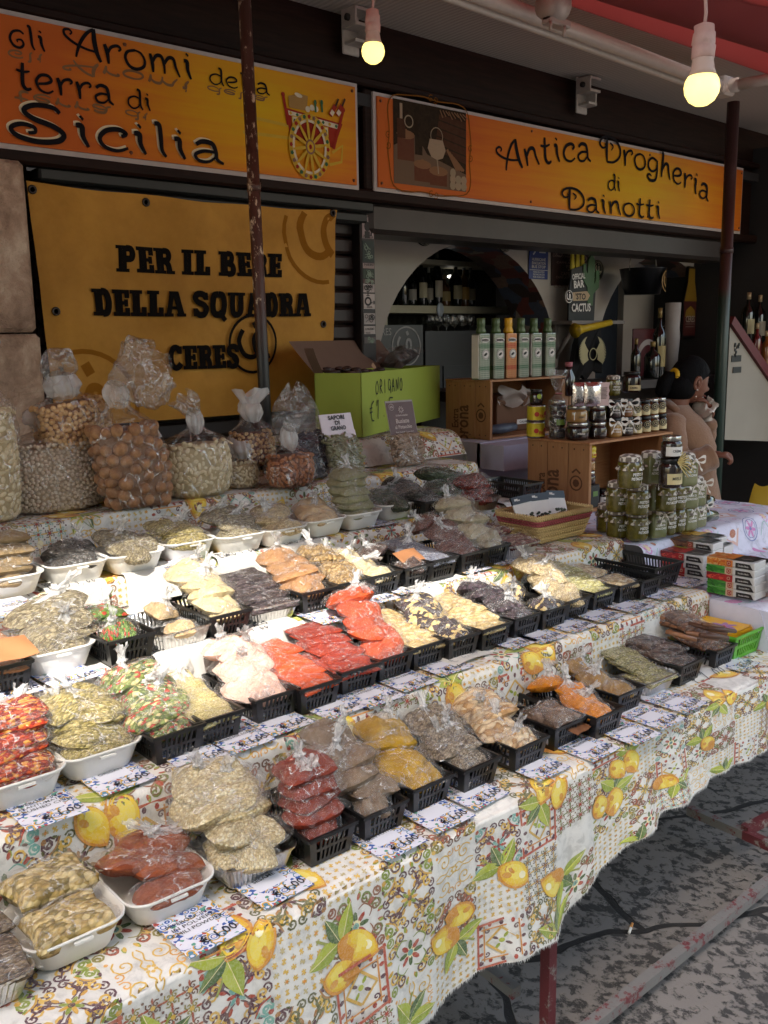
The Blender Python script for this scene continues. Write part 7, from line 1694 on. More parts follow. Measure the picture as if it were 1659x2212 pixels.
o = m.obj('header_tag', plain('#b89a94', .6), None, c, (0, 0, -.3)); m2.obj('printed_lines', m_dtxt, o); tag(o, 'pinkish scalloped tag with printed lines beside the foil packets', 'tag')
c = kp(485, 175, z3k-.02, .02)+Vector((0, .07, 0)); o = thing('sauce_bottle', 'glass bottle with pink cap behind the foil packets', 'bottle', c); m = MB(); m.lathe([(.030, 0), (.033, .004), (.033, .09), (.016, .125), (.015, .14)], 18); m.obj('glass', m_jdark, o); m = MB(); m.lathe([(.018, .14), (.018, .162), (0, .163)], 16); m.obj('cap', plain('#b06a74', .5), o)
z4k = P2[3].z+.070*.88+.016+.066*.88+.016
c = kp(712, 172, z4k, .032); o = pesto(c, -.5, 'green pesto jar standing on the honey jars of the crate'); o.scale = (.85, .85, .85)
c = kp(838, 152, z4k-.004, .040); simple_jar('preserve_jar', 'large dark red jar with black lid and gold label topmost on the crate', 'jar', c, .041, .090, m_jdark, m_lidb, (.010, .034, .075), [('CREMA', -.012, .018, .012, .035)])
# things inside the lower crate
c0 = k2.location; ins = c0+Vector((.016, 0, .0122))
def inside(x, y): return ins+Vector((x, y, 0))
o = thing('supplement_box', 'lowest dark box standing inside the lower crate', 'box', inside(.045, .05)); m = MB(); m.box((0, 0, .045), (.06, .07, .09), bev=.003); m.obj('carton', plain('#191a1a', .5), o); m = MB(); m.box((0, -.0356, .055), (.03, .001, .02)); m.obj('label', plain('#5a7a3a', .5), o)
simple_jar('preserve_jar', 'dark jar with silver lid on the box inside the lower crate', 'jar', inside(.045, .05)+Vector((0, 0, .091)), .028, .042, m_jdark, m_lid)
simple_jar('preserve_jar', 'brown jar with pink lid below the yellow caper jar', 'jar', inside(.045, .05)+Vector((0, 0, .146)), .026, .044, m_tan, plain('#8a5a58', .5))
m = MB(); cj = inside(.045, .05)+Vector((0, 0, .197)); o = thing('caper_jar', 'yellow plastic caper jar under the crate top', 'jar', cj); m.lathe([(.026, 0), (.029, .004), (.028, .02), (.025, .024), (.028, .03), (.027, .042), (.02, .046), (0, .047)], 20); m.obj('plastic_body', plain('#c9ae1c', .35), o); inst('lettering', text_mesh([('Capperi', .004, .010, .012, .036)], curved(.0292, 0), m_redtxt), o)
simple_jar('preserve_jar', 'small jar with white label on the crate floor', 'jar', inside(.12, .03), .030, .058, m_jdark, m_lidb, (.008, .036, .06), [('MIELE', 0, .02, .01, .03)], labc=m_white)
simple_jar('preserve_jar', 'dark red jar behind the white label jar in the lower crate', 'jar', inside(.16, .12), .028, .06, M_glassfill('red_preserve', '#4a1814', '#5a2018', 20), plain('#7a2a20', .5))
# inside the upper crate: rolled blue bag, paper, brown carton
ins = k1.location+Vector((.016, 0, .0125))
m = MB(); q = inside(.02, .06); m.tube([q+Vector((0, 0, .028)), q+Vector((.09, -.02, .03)), q+Vector((.18, -.01, .032))], [.026, .030, .024], 12, flat=.8); tag(m.obj('rolled_bag', plain('#4a5666', .5, 0, .2, .5, 40, .4)), 'rolled blue and white bag lying in the upper crate', 'bag')
m = MB(); m.box(inside(.30, .19)+Vector((0, 0, .09)), (.26, .12, .18), bev=.003); tag(m.obj('brown_carton', plain('#6e4c36', .8)), 'brown carton inside the upper crate', 'carton')
m = MB(); q = inside(.28, .10); m.grid(lambda a, b: q+Vector((.12*(2*a-1), .03*math.sin(a*9)+.02*math.sin(b*7), .13+.08*b+.015*math.sin(a*13+b*5))), 14, 8); tag(m.obj('crumpled_paper', plain('#a89a92', .8)), 'crumpled pale paper on the carton in the upper crate', 'paper')
o = thing('small_sign', 'small white card reading CALAMITA in the upper crate', 'card', inside(.26, .03)); m = MB(); m.box((0, 0, .055), (.12, .003, .022)); m.obj('card', m_white, o); inst('lettering', text_mesh([('CALAMITA', 0, .050, .014, .09)], lambda x, y, h: Vector((x, -.0018-h, y)), m_dtxt), o)
# olive oil tins on the upper crate
def M_tin(name, base, dark):
    g = G(name); p = g.obj(); ck = g.n('TexChecker', {'Vector': g.n('Mapping', {'Vector': p, 'Rotation': (0, rad(45), 0)}).outputs[0], 'Scale': 150, 'Color1': (*srgb(base), 1), 'Color2': (*srgb(dark), 1)}).outputs[0]
    zz = g.n('SeparateXYZ', [p]).outputs[2]; bnd = g.ramp(g.math('MULTIPLY', zz, 5.0), [(.0, srgb(base)), (.20, srgb(dark)), (.30, srgb(base)), (.70, srgb(dark)), (.80, srgb(base))], 'CONSTANT')
    return g.end(g.bsdf(g.mix(.40, ck, bnd), .3, .5, coat=.3))
TM = [M_tin('green_tin_print', '#8d8f86', '#1f5238'), M_tin('red_tin_print', '#b08458', '#96241f')]
m_capg, m_capy = plain('#41582c', .4, 0, .2), plain('#d9a414', .4, 0, .2)
tu = [1055, 1085, 1112, 1137, 1164, 1200]; tw, tdp, thh = .068, .055, .205
kz = K1T+.001; f_ = PY(1038, 818, 2.915)
for i, u in enumerate((1037, 1069, 1096, 1123, 1151, 1181)):
    c = PY(u, 815-.02*(u-1037), 2.93); o = thing('olive_oil_tin', ['first green olive oil tin at the near end with a white side', 'second green olive oil tin from the near end', 'red and gold olive oil tin with orange cap', 'green olive oil tin right of the red one', 'fifth green olive oil tin from the near end', 'last green olive oil tin at the far end of the crate'][i], 'olive oil tin', (c.x+tw/2, 2.93+tdp/2, kz), -.06, 'olive oil tins on the crate')
    m = MB(); m.loft([[(x, y, z) for x, y in rrect(tw*k, tdp*k, .008, 4)] for k, z in ((.97, 0), (1, .004), (1, thh-.004), (.97, thh), (.6, thh+.001))], cap0=True, cap1=True, smooth=False); m.obj('tin_body', TM[1 if i == 2 else 0], o)
    m = MB(); m.lathe([(.022, thh), (.024, thh+.012), (.017, thh+.03), (.019, thh+.034), (.019, thh+.068), (.017, thh+.070), (0, thh+.070)], 18); m.obj('cap', m_capy if i == 2 else m_capg, o)
    m = MB(); a = Art(m, lambda x, y, h: Vector((x, -tdp/2-.0006-h, y)), .0004, .0002); a.disc(0, thh*.86, .028, n=16, sy=.36); a.disc(.004, thh*.55, .022, n=18); m.obj('white_badge', m_white, o)
    m = MB(); a = Art(m, lambda x, y, h: Vector((x, -tdp/2-.0014-h, y)), .0004, .0002); put_text(a, 'BARBERA', 0, thh*.835, .015, 0, None, None, .044, .03); a.ring(.004, thh*.55, .019, .002, n=18); a.disc(.002, thh*.55, .010, n=8, sx=1.2, sy=.6, rot=.5); m.obj('lettering', m_dtxt, o)
    if i in (0, 4): m = MB(); m.box((-tw/2-.0012, 0, thh/2), (.002, tdp*.8, thh*.94)); m.obj('white_side', m_white, o)
# woven basket with herb packets
wb0, wb1 = PZ(1173, 1181, T[3][1]+.004), PZ(1272, 1156, T[3][1]+.004); WW = .30; WD = .19; WH = .088
root = thing('woven_basket', 'woven straw basket with a dark pink stripe holding herb packets', 'woven basket', (wb0.x+.14, wb0.y+.11, T[3][1]+.004), 0)
m = MB(); m.loft([[(x, y, z) for x, y in rrect(WW*k, WD*k, .02, 4)] for k, z in ((.80, 0), (1.0, WH), (.97, WH), (.78, .006))], cap0=True, cap1=True); m.obj('basket_wall', plain('#8f7848', .8), root)
def stitches(rows, cond, mt, nm):
    m = MB()
    for r in range(rows):
        t = (r+.5)/rows; k = .80+.20*t; z = WH*t
        P = rrect(WW*k, WD*k, .02, 4); n = len(P); per = 0
        for i in range(n):
            a_, b_ = Vector((*P[i], z)), Vector((*P[(i+1) % n], z)); L = (b_-a_).length; ns = max(1, int(L/.0115))
            if not cond(r): continue
            for s in range(ns):
                q = a_.lerp(b_, (s+.5+.5*(r % 2))/ns); d = (b_-a_).normalized(); o_ = Vector((d.y, -d.x, 0)); sl = 1 if r % 2 else -1
                m.tube([q-d*.0055-Vector((0, 0, .004*sl))+o_*.0005, q+o_*.0035, q+d*.0055+Vector((0, 0, .004*sl))+o_*.0005], [.0028, .0044, .0028], 5, caps=False)
    return m.obj(nm, mt, root)
stitches(9, lambda r: r not in (6, 7), plain('#c2a872', .8, 0, 0, .2, 50), 'straw_weave'); stitches(9, lambda r: r in (6, 7), plain('#9c4a4e', .8), 'coloured_weave')
m = MB(); P = rrect(WW*1.0, WD*1.0, .02, 4)
for i in range(len(P)):
    a_, b_ = Vector((*P[i], WH)), Vector((*P[(i+1) % len(P)], WH)); ns = max(1, int((b_-a_).length/.010)); d = (b_-a_).normalized()
    for s in range(ns): q = a_.lerp(b_, (s+.5)/ns); m.tube([q-d*.006-Vector((0, 0, .004)), q+Vector((0, 0, .007)), q+d*.006-Vector((0, 0, .002))], [.003, .0045, .003], 5, caps=False)
m.obj('braided_rim', plain('#cbb27c', .8, 0, 0, .2, 50), root)
for k in range(3):
    o = thing('herb_packet', ['herb packet with black header at the near side of the woven basket', 'herb packet with black header in the middle of the woven basket', 'herb packet mostly hidden at the far side of the woven basket'][k], 'packet', (root.location.x-.08+.075*k, root.location.y-.005*k, root.location.z+.05), rot=(-.45, .1*(k-1), -.2), group='herb packets in the woven basket')
    m = MB(); m.box((0, 0, .035), (.078, .006, .08)); m.obj('packet_front', m_white, o); m = MB(); m.box((0, -.001, .088), (.080, .008, .026)); m.obj('header_card', m_lidb, o); m = MB(); m.box((-.022, -.0056, .09), (.014, .001, .007)); m.box((-.013, -.0056, .087), (.012, .001, .004)); m.obj('hang_hole', m_white, o)
    m = MB(); rr = random.Random(k)
    for j in range(26): m.ico((rr.uniform(-.03, .03), -.0045, rr.uniform(.0, .035)), .006, 0, 0, None, (1.2, .4, .8))
    m.obj('herb_filling', F['darkgreen'], o)
m = MB(); rr = random.Random(2)
for j in range(90): m.ico((root.location.x+rr.uniform(-.12, .12), root.location.y+rr.uniform(-.07, .07), root.location.z+.05+rr.uniform(0, .02)), .011, 0)
o = m.obj('dried_buds', F['rose']); o['kind'] = 'stuff'; o['label'] = 'loose dried reddish buds filling the woven basket'; o['category'] = 'dried buds'

# ------------------------------------------------------------------ chocolate bar boxes
g = G('printed_carton'); pa = g.n('Attribute', attribute_name='print'); nz_ = g.noise(g.obj(), 120, 3); m_carton = g.end(g.bsdf(g.mix(g.math('MULTIPLY', nz_, .25), pa.outputs['Color'], (.05, .03, .02)), .35, coat=.15))
BKc, WHc = srgb('#191617'), srgb('#d8d4d0')
def choc(loc, rz, flavour, label, L=.155, Wd=.075, Ht=.0225):
    """long side along local x; picture end at -x"""
    o = thing('chocolate_box', label, 'chocolate box', loc, rz, 'chocolate bar boxes'); pal = dict(chili=('#b01c1c', '#7a1014', '#d8503c'), orange=('#d8802c', '#e8b070', '#c85a1c'), mint=('#2f7a24', '#4c9a34', '#1e5a1c'), cinn=('#7a4a2c', '#4a2a1a', '#9a6a40'), lemon=('#c9c02c', '#a8a81c', '#e0d860'), banana=('#d8a42c', '#8a5a18', '#e8c860'), dark=('#6a2a2a', '#3a1c1c', '#8a3a34'))[flavour]; c0, c1, c2 = (srgb(x) for x in pal)
    m = MB(); m.col = WHc; m.box((0, 0, Ht/2), (L, Wd, Ht), bev=.0012); m.col = None
    A1 = Art(m, lambda x, y, h: Vector((x, y, Ht+h)), .0004, .00012); A2 = Art(m, lambda x, y, h: Vector((x, -Wd/2-h, y)), .0004, .00012)
    A1.rect(-L/2, -Wd/2, -L*.08, Wd/2, c1); A2.rect(-L/2, 0, -L*.08, Ht, c1)
    rr = random.Random(len(flavour)*7)
    for k in range(26):
        x, y, an = rr.uniform(-L/2+.006, -L*.10), rr.uniform(-Wd/2+.006, Wd/2-.006), rr.uniform(-.6, .6) if flavour != 'orange' else rr.uniform(0, 3); cc_ = c0 if k % 3 else c2
        A1.disc(x, y, .009, cc_, n=8, sx=1.5 if flavour in ('chili', 'cinn', 'banana') else 1.0, sy=.35 if flavour in ('chili', 'cinn', 'mint') else .8, rot=an)
        A2.disc(min(x, -L*.12), rr.uniform(.005, Ht-.005), .006, cc_, n=7, sx=1.4, sy=.5, rot=an)
    tab = c0 if flavour in ('chili', 'orange', 'banana', 'cinn') else srgb('#c9a88a')
    A1.rect(-L*.10, -Wd/2, L*.06, Wd/2, tab); A2.rect(-L*.10, 0, L*.06, Ht, tab); A2.ngon([(-L*.065, Ht*.25), (-L*.02, Ht*.1), (L*.025, Ht*.25), (L*.025, Ht*.85), (-L*.065, Ht*.85)], srgb('#a03028')); A2.ring(-L*.02, Ht*.52, .0045, .0012, srgb('#d8c0a0'), n=10)
    A1.ngon([(L*.06, -Wd/2), (L*.44, -Wd/2+.010), (L*.47, Wd/2), (L*.06, Wd/2)], BKc); A2.ngon([(L*.12, .002), (L*.48, .002), (L*.42, Ht*.75), (L*.40, Ht*.8), (L*.12, Ht*.8)], BKc)
    A1.ring(L*.27, .012, .010, .002, srgb('#6a5a54'), n=12); A1.line([(L*.15, -.012), (L*.24, -.016), (L*.33, -.010), (L*.40, -.014)], .004, srgb('#a89a94'), sub=3)
    put_text(A2, 'Cioccolato di Modica', L*.28, Ht*.34, .007, 0, WHc, None, L*.22, .02)
    m.obj('carton', m_carton, o); return o
zc = .8455; zB = lambda u, v: ((2000+u*.31646)*.66360, (1650+v*.31646)*.66360)
cA0, cA1 = PZ(*zB(985, 872), zc), PZ(*zB(1445, 968), zc); dA = (cA1-cA0); rzA = math.atan2(dA.y, dA.x); LA = .155
def at(u0, v0, z, rz, L=.155, Wd=.075):
    c = PZ(*zB(u0, v0), z); e = Vector((math.cos(rz), math.sin(rz), 0)); n_ = Vector((-e.y, e.x, 0)); return c-e*L/2+n_*Wd/2       # from front right bottom corner
rzA = -1.52
base = at(1445, 968, zc, rzA)
for k, fl in enumerate(('mint', 'mint', 'chili', 'mint', 'orange')):
    choc(base+Vector((.003*math.sin(k*2), .002*k, .0229*k)), rzA+.02*math.sin(k*3), fl, ['lowest mint green chocolate box of the front stack', 'second mint green chocolate box from the bottom of the front stack', 'chilli chocolate box in the middle of the front stack', 'mint green chocolate box under the orange one', 'orange slice chocolate box topmost on the front stack'][k])
baseA = base
base = at(922, 800, zc, rzA)
for k, fl in enumerate(('chili', 'chili', 'chili', 'chili')):
    choc(base+Vector((.002*math.sin(k*2.3), .002*k, .0229*k)), rzA+.03*math.sin(k*2), fl, ['lowest', 'second', 'third', 'topmost'][k]+' red chilli chocolate box in the stack behind the empty basket')
b2_ = base+Vector((.084, .012, 0))
for k, fl in enumerate(('dark', 'dark', 'dark', 'lemon', 'cinn')):
    choc(b2_+Vector((.012*(k == 4)+.004*math.sin(k), .004*k, .0229*k)), rzA+.03*math.sin(k*2+1), fl, ['lowest dark chocolate box behind the chilli stack', 'second dark chocolate box behind the chilli stack', 'third dark chocolate box behind the chilli stack', 'lemon yellow chocolate box under the cinnamon one', 'cinnamon chocolate box topmost behind the chilli stack'][k])
b3_ = b2_+Vector((.088, .02, 0))
for k, fl in enumerate(('dark', 'chili', 'dark', 'dark', 'banana')):
    choc(b3_+Vector((.006*math.sin(k*2), .03*(k == 4), .0229*k)), rzA+.04*math.sin(k*2+2), fl, ['lowest dark box of the far chocolate stack', 'chilli box low in the far chocolate stack', 'dark box in the middle of the far chocolate stack', 'dark box under the banana chocolate box', 'banana yellow chocolate box topmost on the far stack'][k])
b4_ = baseA+Vector((.090, .02, 0))
for k in range(4): choc(b4_+Vector((.004*k, 0, .0229*k)), rzA-.1, ('dark', 'chili', 'dark', 'chili')[k], ['lowest', 'second', 'third', 'topmost'][k]+' chocolate box in the stack at the right photo edge')
for k in range(5): q = baseA+Vector((.085, -.135, .004+.017*k)); bag('spice_packet', q, (.05, .045, .016), (.05, 0, .3*k), 'redbrown', ORD[4-k]+' shiny dark spice packet right of the front chocolate stack', 'packet', 'dark packets beside the chocolate', None, True, k)
# ------------------------------------------------------------------ inside the bar
yS = BW+.62
s0, s1_ = PY(832, 672, yS), PY(1040, 648, yS)
sh = thing('bottle_shelf', 'white framed bottle shelf inside the left arch', 'shelf', (s0.x, yS, s0.z)); Ls = s1_.x-s0.x+.35
m = MB(); m.box((Ls/2, .10, .012), (Ls, .24, .045)); m.box((-.02, .10, .14), (.04, .24, .60)); m.box((Ls/2, .10, .30), (Ls, .24, .03)); m.obj('shelf_board', plain('#a39c86', .6), sh)
m = MB(); m.box((Ls/2, .20, .17), (Ls, .02, .5)); m.obj('mirror_back', plain('#1e211d', .15, .3), sh)
gd_ = M_glassfill('dark_bottle_glass', '#0e1210', '#151a16', 10, .08); ga_ = M_glassfill('amber_bottle_glass', '#3a2410', '#54361a', 10, .08)
def bottle(label, loc, h, r, glass, cap='#b8a060', lab='#c9c0ac', group='bottles on the bar shelf', neck=.28):
    o = thing('bottle', label, 'bottle', loc, 0, group); m = MB(); m.lathe([(r*.95, 0), (r, .005), (r, h*.58), (r*.85, h*.66), (r*neck*1.15, h*.76), (r*neck, h*.94)], 18); m.obj('glass', glass, o)
    m = MB(); m.lathe([(r*neck*1.15, h*.86), (r*neck*1.2, h), (0, h+.001)], 14); m.obj('cap', plain(cap, .4, .3), o)
    if lab: m = MB(); fn = curved(r+.0006, 0); m.grid(lambda a, b: fn((a-.5)*r*2.2, h*.16+h*.30*b, 0), 10, 1); m.obj('label', plain(lab, .6), o)
    return o
for i, (u, hh2, r, cap, lab) in enumerate(((868, .27, .036, '#1a1a1a', None), (886, .22, .034, '#222', '#8f8a84'), (908, .31, .037, '#8a7a3a', '#b0a890'), (924, .24, .028, '#909088', '#8f887c'), (942, .345, .035, '#8a8474', '#b8b0a0'), (958, .20, .038, '#7a6a4a', '#8f7c50'), (982, .29, .042, '#555', '#9a8f70'), (1000, .27, .035, '#444', '#a8803a'), (1014, .25, .035, '#333', '#7a6a50'))):
    cap = '#222222' if cap == '#222' else '#555555' if cap == '#555' else '#444444' if cap == '#444' else '#333333' if cap == '#333' else cap
    c = PY(u, 655, yS+.08); bottle(['stubby black bottle at the near end of the bar shelf', 'squat dark bottle with pale label on the bar shelf', 'champagne shaped bottle with gold neck on the bar shelf', 'slim bottle between two taller ones on the bar shelf', 'tallest dark wine bottle with white label on the bar shelf', 'short amber decanter on the bar shelf', 'wide whisky bottle on the bar shelf', 'brown bottle with orange label on the bar shelf', 'last dark bottle at the far end of the bar shelf'][i], (c.x, yS+.07, s0.z+.036), hh2, r, ga_ if i in (5, 7) else gd_, cap, lab)
for k in range(6):
    c = PY(940+17*k, 690, yS+.02); m = MB(); m.lathe([(.002, 0), (.002, .05), (.028, .07), (.034, .10), (.028, .135)], 16, (c.x, yS+.06, s0.z-.15), caps=False); m.lathe([(.03, .155), (.03, .157)], 14, (c.x, yS+.06, s0.z-.15))
    o = m.obj('wine_glass', m_film); tag(o, 'clear wine glass hanging under the bar shelf', 'wine glass', 'wine glasses under the shelf')
q = PY(947, 665, yS-.01); m = MB(); m.lathe([(.0, 0), (.03, .001), (.03, .004), (0, .005)], 16, (q.x, yS-.025, s0.z+.01), M=Matrix.Rotation(rad(90), 3, 'X') @ Matrix.Scale(1.5, 3, (0, 1, 0))); o = m.obj('round_sticker', plain('#a8b0bc', .5)); tag(o, 'oval blue and white sticker on the bar shelf edge', 'sticker')
m = MB(); q = PY(985, 600, yS+.1); m.ico((q.x, yS+.15, q.z+.01), .022, 1, 0, None, (1.4, .5, .5)); g = G('lamp_reflection_glow'); ml = g.end(g.bsdf((1, 1, 1), .5, emit=(1, .95, .85), es=1.2)); tag(m.obj('lamp_reflection', ml), 'small glowing spot for a lamp reflected above the bar shelf', 'lamp')  # glowing blob stands in for a lamp's mirror image
# fridge and cupboards below the shelf
m = MB(); a0, a1 = PY(812, 700, BW+.35), PY(905, 700, BW+.35); m.box(((a0.x+a1.x)/2+.05, BW+.62, (PY(850, 702, BW+.35).z)/2), (a1.x-a0.x, .5, PY(850, 702, BW+.35).z)); fo = thing('fridge', 'dark blue fridge with ring emblem in the left arch', 'fridge', (0, 0, 0)); m.obj('cabinet', plain('#10141c', .35), fo)
m = MB(); q0 = PY(823, 716, BW+.36); a = Art(m, lambda x, y, h: Vector((q0.x+x, BW+.3685-h, q0.z+y)), .0006, .0002); put_text(a, 'CERES', .02, -.02, .055, 0, None, None, .13, .02); q1 = PY(880, 748, BW+.36); swirl(a, q1.x-q0.x, q1.z-q0.z, .11, .016); m.obj('lettering', plain('#8f8c8a', .6), fo)
m = MB(); a0, a1 = PY(918, 700, BW+.4), PY(1040, 700, BW+.4); zt4 = PY(930, 715, BW+.4).z; m.box(((a0.x+a1.x)/2+.05, BW+.68, zt4/2), (a1.x-a0.x, .46, zt4)); m.box(((a0.x+a1.x)/2+.1, BW+.445, zt4*.75), (.30, .012, .42)); o = m.obj('cupboard', plain('#383a3c', .5)); tag(o, 'grey cupboard with two paper notices below the shelf', 'cupboard')
# things on the white arch wall
def wdisc(label, u, v, ru, y=BW-.012):
    c = PY(u, v, y); r = abs(PY(u+ru, v, y).x-c.x); o = thing('round_emblem', label, 'wall emblem', c, 0, 'round black emblems on the wall'); m = MB(); m.lathe([(r, 0), (r, .006), (0, .007)], 26, M=Matrix.Rotation(rad(90), 3, 'X')); m.obj('disc', plain('#121112', .5), o)
    m = MB(); a = Art(m, lambda x, y_, h: Vector((x, -.0075-h, y_)), .0004, .0001); swirl(a, 0, .01, r*.62, r*.12); a.ring(0, 0, r*.92, r*.04, n=26); put_text(a, 'EST. 1856', 0, -r*.84, r*.18, 0, None, None, r*.7, .01); m.obj('lettering', plain('#a39a86', .6), o)
for lb, u, v, ru in (('black ring emblem above the crown of the left arch', 915, 506, 18), ('black ring emblem half cut by the shutter box near the arch top', 970, 506, 14), ('black ring emblem cut by the shutter box, nearest the blue bus sign but one', 1026, 509, 14), ('black ring emblem left of the blue bus sign', 1089, 522, 15), ('black ring emblem beside the brown coffee poster', 1290, 584, 13), ('black ring emblem above the hanging bucket', 1346, 536, 10), ('black ring emblem right of the bucket handle', 1439, 545, 10)): wdisc(lb, u, v, ru)
def poster(name, label, cat, u0, v0, u1, v1, hexc, art=None, y=BW-.008, tcol='#b8b4b0', t=.004):
    a0, a1 = PY(u0, v1, y), PY(u1, v0, y); a1.z = PY((u0+u1)/2, v0, y).z; a0.z = PY((u0+u1)/2, v1, y).z; W_, H_ = a1.x-a0.x, a1.z-a0.z; o = thing(name, label, cat, (a0.x, y, a0.z)); m = MB(); m.box((W_/2, 0, H_/2), (W_, t, H_), bev=.001); m.obj('sheet', plain(hexc, .45), o)
    m = MB(); a = Art(m, lambda x, y_, h: Vector((x*W_, -t/2-.0006-h, y_*H_)), .0004, .0002); art(a, W_, H_); m.obj('lettering', plain(tcol, .6), o); return o
def T_(a, t, x, y, s, w, W_, H_):                         # text in a 0..1 panel
    f = a.fn; b = Art(a.mb, lambda X, Y, h: f(x+X/W_, y+Y/H_, h), a.h, a.dh); put_text(b, t, 0, 0, s*H_, 0, None, None, w*W_, .02); a.h = b.h
def busart(a, W_, H_):
    T_(a, '9', .25, .66, .36, .22, W_, H_); a.rect(.52, .72, .86, .96); a.m = 0
    for t, y in (('HURRICANE', .50), ('EVACUATION', .40), ('BUS STOP', .30)): T_(a, t, .5, y, .11, .72, W_, H_)
    a.rect(.02, .24, .98, .255)
    for t, y in (('PARADA DE AUTOBUS', .17), ('DE EVACUACION', .10), ('POR HURACAN', .03)): T_(a, t, .5, y, .07, .60, W_, H_)
poster('bus_stop_sign', 'blue metal hurricane evacuation bus stop sign on the arch wall', 'sign', 1142, 524, 1184, 603, '#1c2f6e', busart)
def cofart(a, W_, H_):
    rr = random.Random(1); y = .92
    for t, w_, s in (('ESPRESSO', .8, .08), ('CAFFE CREMA', .6, .06), ('CAPPUCCINO AMERICANO', .9, .06), ('LATTE', .35, .07), ('CAFFE AMERICANO', .85, .06), ('FRAPPE', .5, .09), ('MOKA', .4, .06), ('CAPPUCCINO', .62, .10), ('CAFFE LATTE', .4, .07), ('CUP', .25, .12), ('COFFEE', .5, .08), ('ESPRESSO', .6, .07)):
        T_(a, t, .5+rr.uniform(-.08, .08) if w_ > .6 else rr.choice((.3, .62)), y-s, s*1.15, w_, W_, H_); y -= s+.012
    a.line([(.45, .30), (.47, .14), (.65, .14), (.68, .30)], .02); a.ring(.18, .78, .08, .02, n=14); a.ring(.84, .70, .08, .02, n=14)
poster('coffee_poster', 'brown poster covered with coffee words beside the bus stop sign', 'poster', 1191, 530, 1272, 618, '#34201c', cofart, tcol='#8a746c')
# shelf with the cactus board, T-shirt and trumpet
yk = BW-.10; q0, q1 = PY(1208, 697, yk), PY(1322, 697, yk); m = MB(); m.box(((q0.x+q1.x)/2, BW-.10, q0.z), (q1.x-q0.x, .19, .02)); m.tube([(q0.x+.06, BW-.02, q0.z-.22), (q0.x+.06, BW-.17, q0.z-.02)], .012, 6); m.box((q0.x+.06, BW-.02, q0.z-.14), (.03, .03, .26))
tag(m.obj('wall_shelf', plain('#7a736e', .6)), 'small wall shelf with wooden bracket under the cactus board', 'shelf')
yk = BW-.12; c = PY(1255, 690, yk); cz_ = q0.z+.012
cb = thing('cactus_board', 'black board with OFFICIAL BAR STO CACTUS and a green cactus', 'display board', (c.x, yk, cz_)); S_ = .0031
m = MB(); a = Art(m, lambda x, y, h: Vector((x, -h, y)), .0, .0); 
def slabp(pts, t, mt, nm):
    m = MB(); n = len(pts); m.add([(x, 0, y) for x, y in pts]+[(x, t, y) for x, y in pts], [tuple(range(n)), tuple(range(2*n-1, n-1, -1))]+[(i, i+n, (i+1) % n+n, (i+1) % n) for i in range(n)]); return m.obj(nm, mt, cb)
slabp([(-.12, 0), (.13, 0), (.14, .18), (.10, .24), (.08, .34), (-.10, .30), (-.12, .16)], .012, plain('#121212', .5), 'board')
cac = slabp([(.055, .10), (.105, .09), (.11, .16), (.165, .20), (.165, .30), (.135, .30), (.13, .24), (.115, .22), (.12, .36), (.085, .40), (.055, .36), (.05, .28), (.03, .30), (.03, .34), (.005, .33), (.01, .24), (.05, .20)], .010, plain('#3a5a34', .5), 'cactus'); cac.location.y = -.006
for k in range(3): m = MB(); o_ = [(-.09+.045*k, .27+.01*k), (-.05+.045*k, .27+.01*k), (-.065+.05*k, .40+.02*(k % 2)), (-.085+.05*k, .40+.02*(k % 2))]; f_ = slabp(o_, .010, plain('#b8a41c', .5), 'yellow_finger'); f_.location.y = .012
m = MB(); a = Art(m, lambda x, y, h: Vector((x, -.008-h, y)), .0004, .0002)
for t, x, y, s, w in (('OFFICIAL', -.04, .245, .045, .125), ('BAR', -.035, .195, .06, .10), ('CACTUS', -.01, .055, .065, .185)): put_text(a, t, x, y, s, 0, None, None, w, .03, .10 if y > .1 else .02)
swirl(a, -.13, .14, .035, .008); m.obj('lettering', m_white, cb)
m = MB(); a = Art(m, lambda x, y, h: Vector((x, -.007-h, y)), .0004, .0002); a.ngon([(-.09, .115), (.05, .12), (.075, .15), (.045, .175), (-.095, .165)]); m.obj('cream_arrow', plain('#b09a78', .6), cb); m = MB(); a = Art(m, lambda x, y, h: Vector((x, -.0085-h, y)), .0004, .0002); put_text(a, "'STO", -.02, .125, .05, 0, None, None, .10, .03); m.obj('arrow_lettering', m_dtxt, cb)
yk = BW-.20; c = PY(1282, 700, yk); m = MB(); pts = [(-.05, -.02), (.16, -.0), (.17, -.10), (.15, -.30), (.08, -.28), (.02, -.34), (-.06, -.30), (-.08, -.34), (-.10, -.46), (-.17, -.40), (-.10, -.12)]
sh_ = thing('t_shirt', 'black T-shirt with pale wings print hanging from the wall shelf', 'T-shirt', (c.x, yk+.05, c.z-.0)); m.add([(x, -.015*math.sin(x*30+y*9), y) for x, y in pts]+[(x, .03, y) for x, y in pts], [tuple(range(11))[::-1], tuple(range(11, 22))]+[(i, (i+1) % 11, (i+1) % 11+11, i+11) for i in range(11)]); m.obj('cloth', plain('#0e0e10', .9), sh_)
m = MB(); a = Art(m, lambda x, y, h: Vector((x, -.022-h, y)), .0006, .0002); rr = random.Random(4)
for k in range(22):
    for s_ in (-1, 1): an = .3+2.2*k/22; a.line([(.03+s_*(.03+.02*math.sin(an)), -.19+.03*math.cos(an)), (.03+s_*(.07+.03*math.sin(an)), -.18+.07*math.cos(an)), (.03+s_*(.115*math.sin(an)+.02), -.17+.10*math.cos(an))], .008, taper=.6, sub=2)
a.ring(.03, -.18, .035, .006, n=14); m.obj('wings_print', plain('#a8a078', .7), sh_)
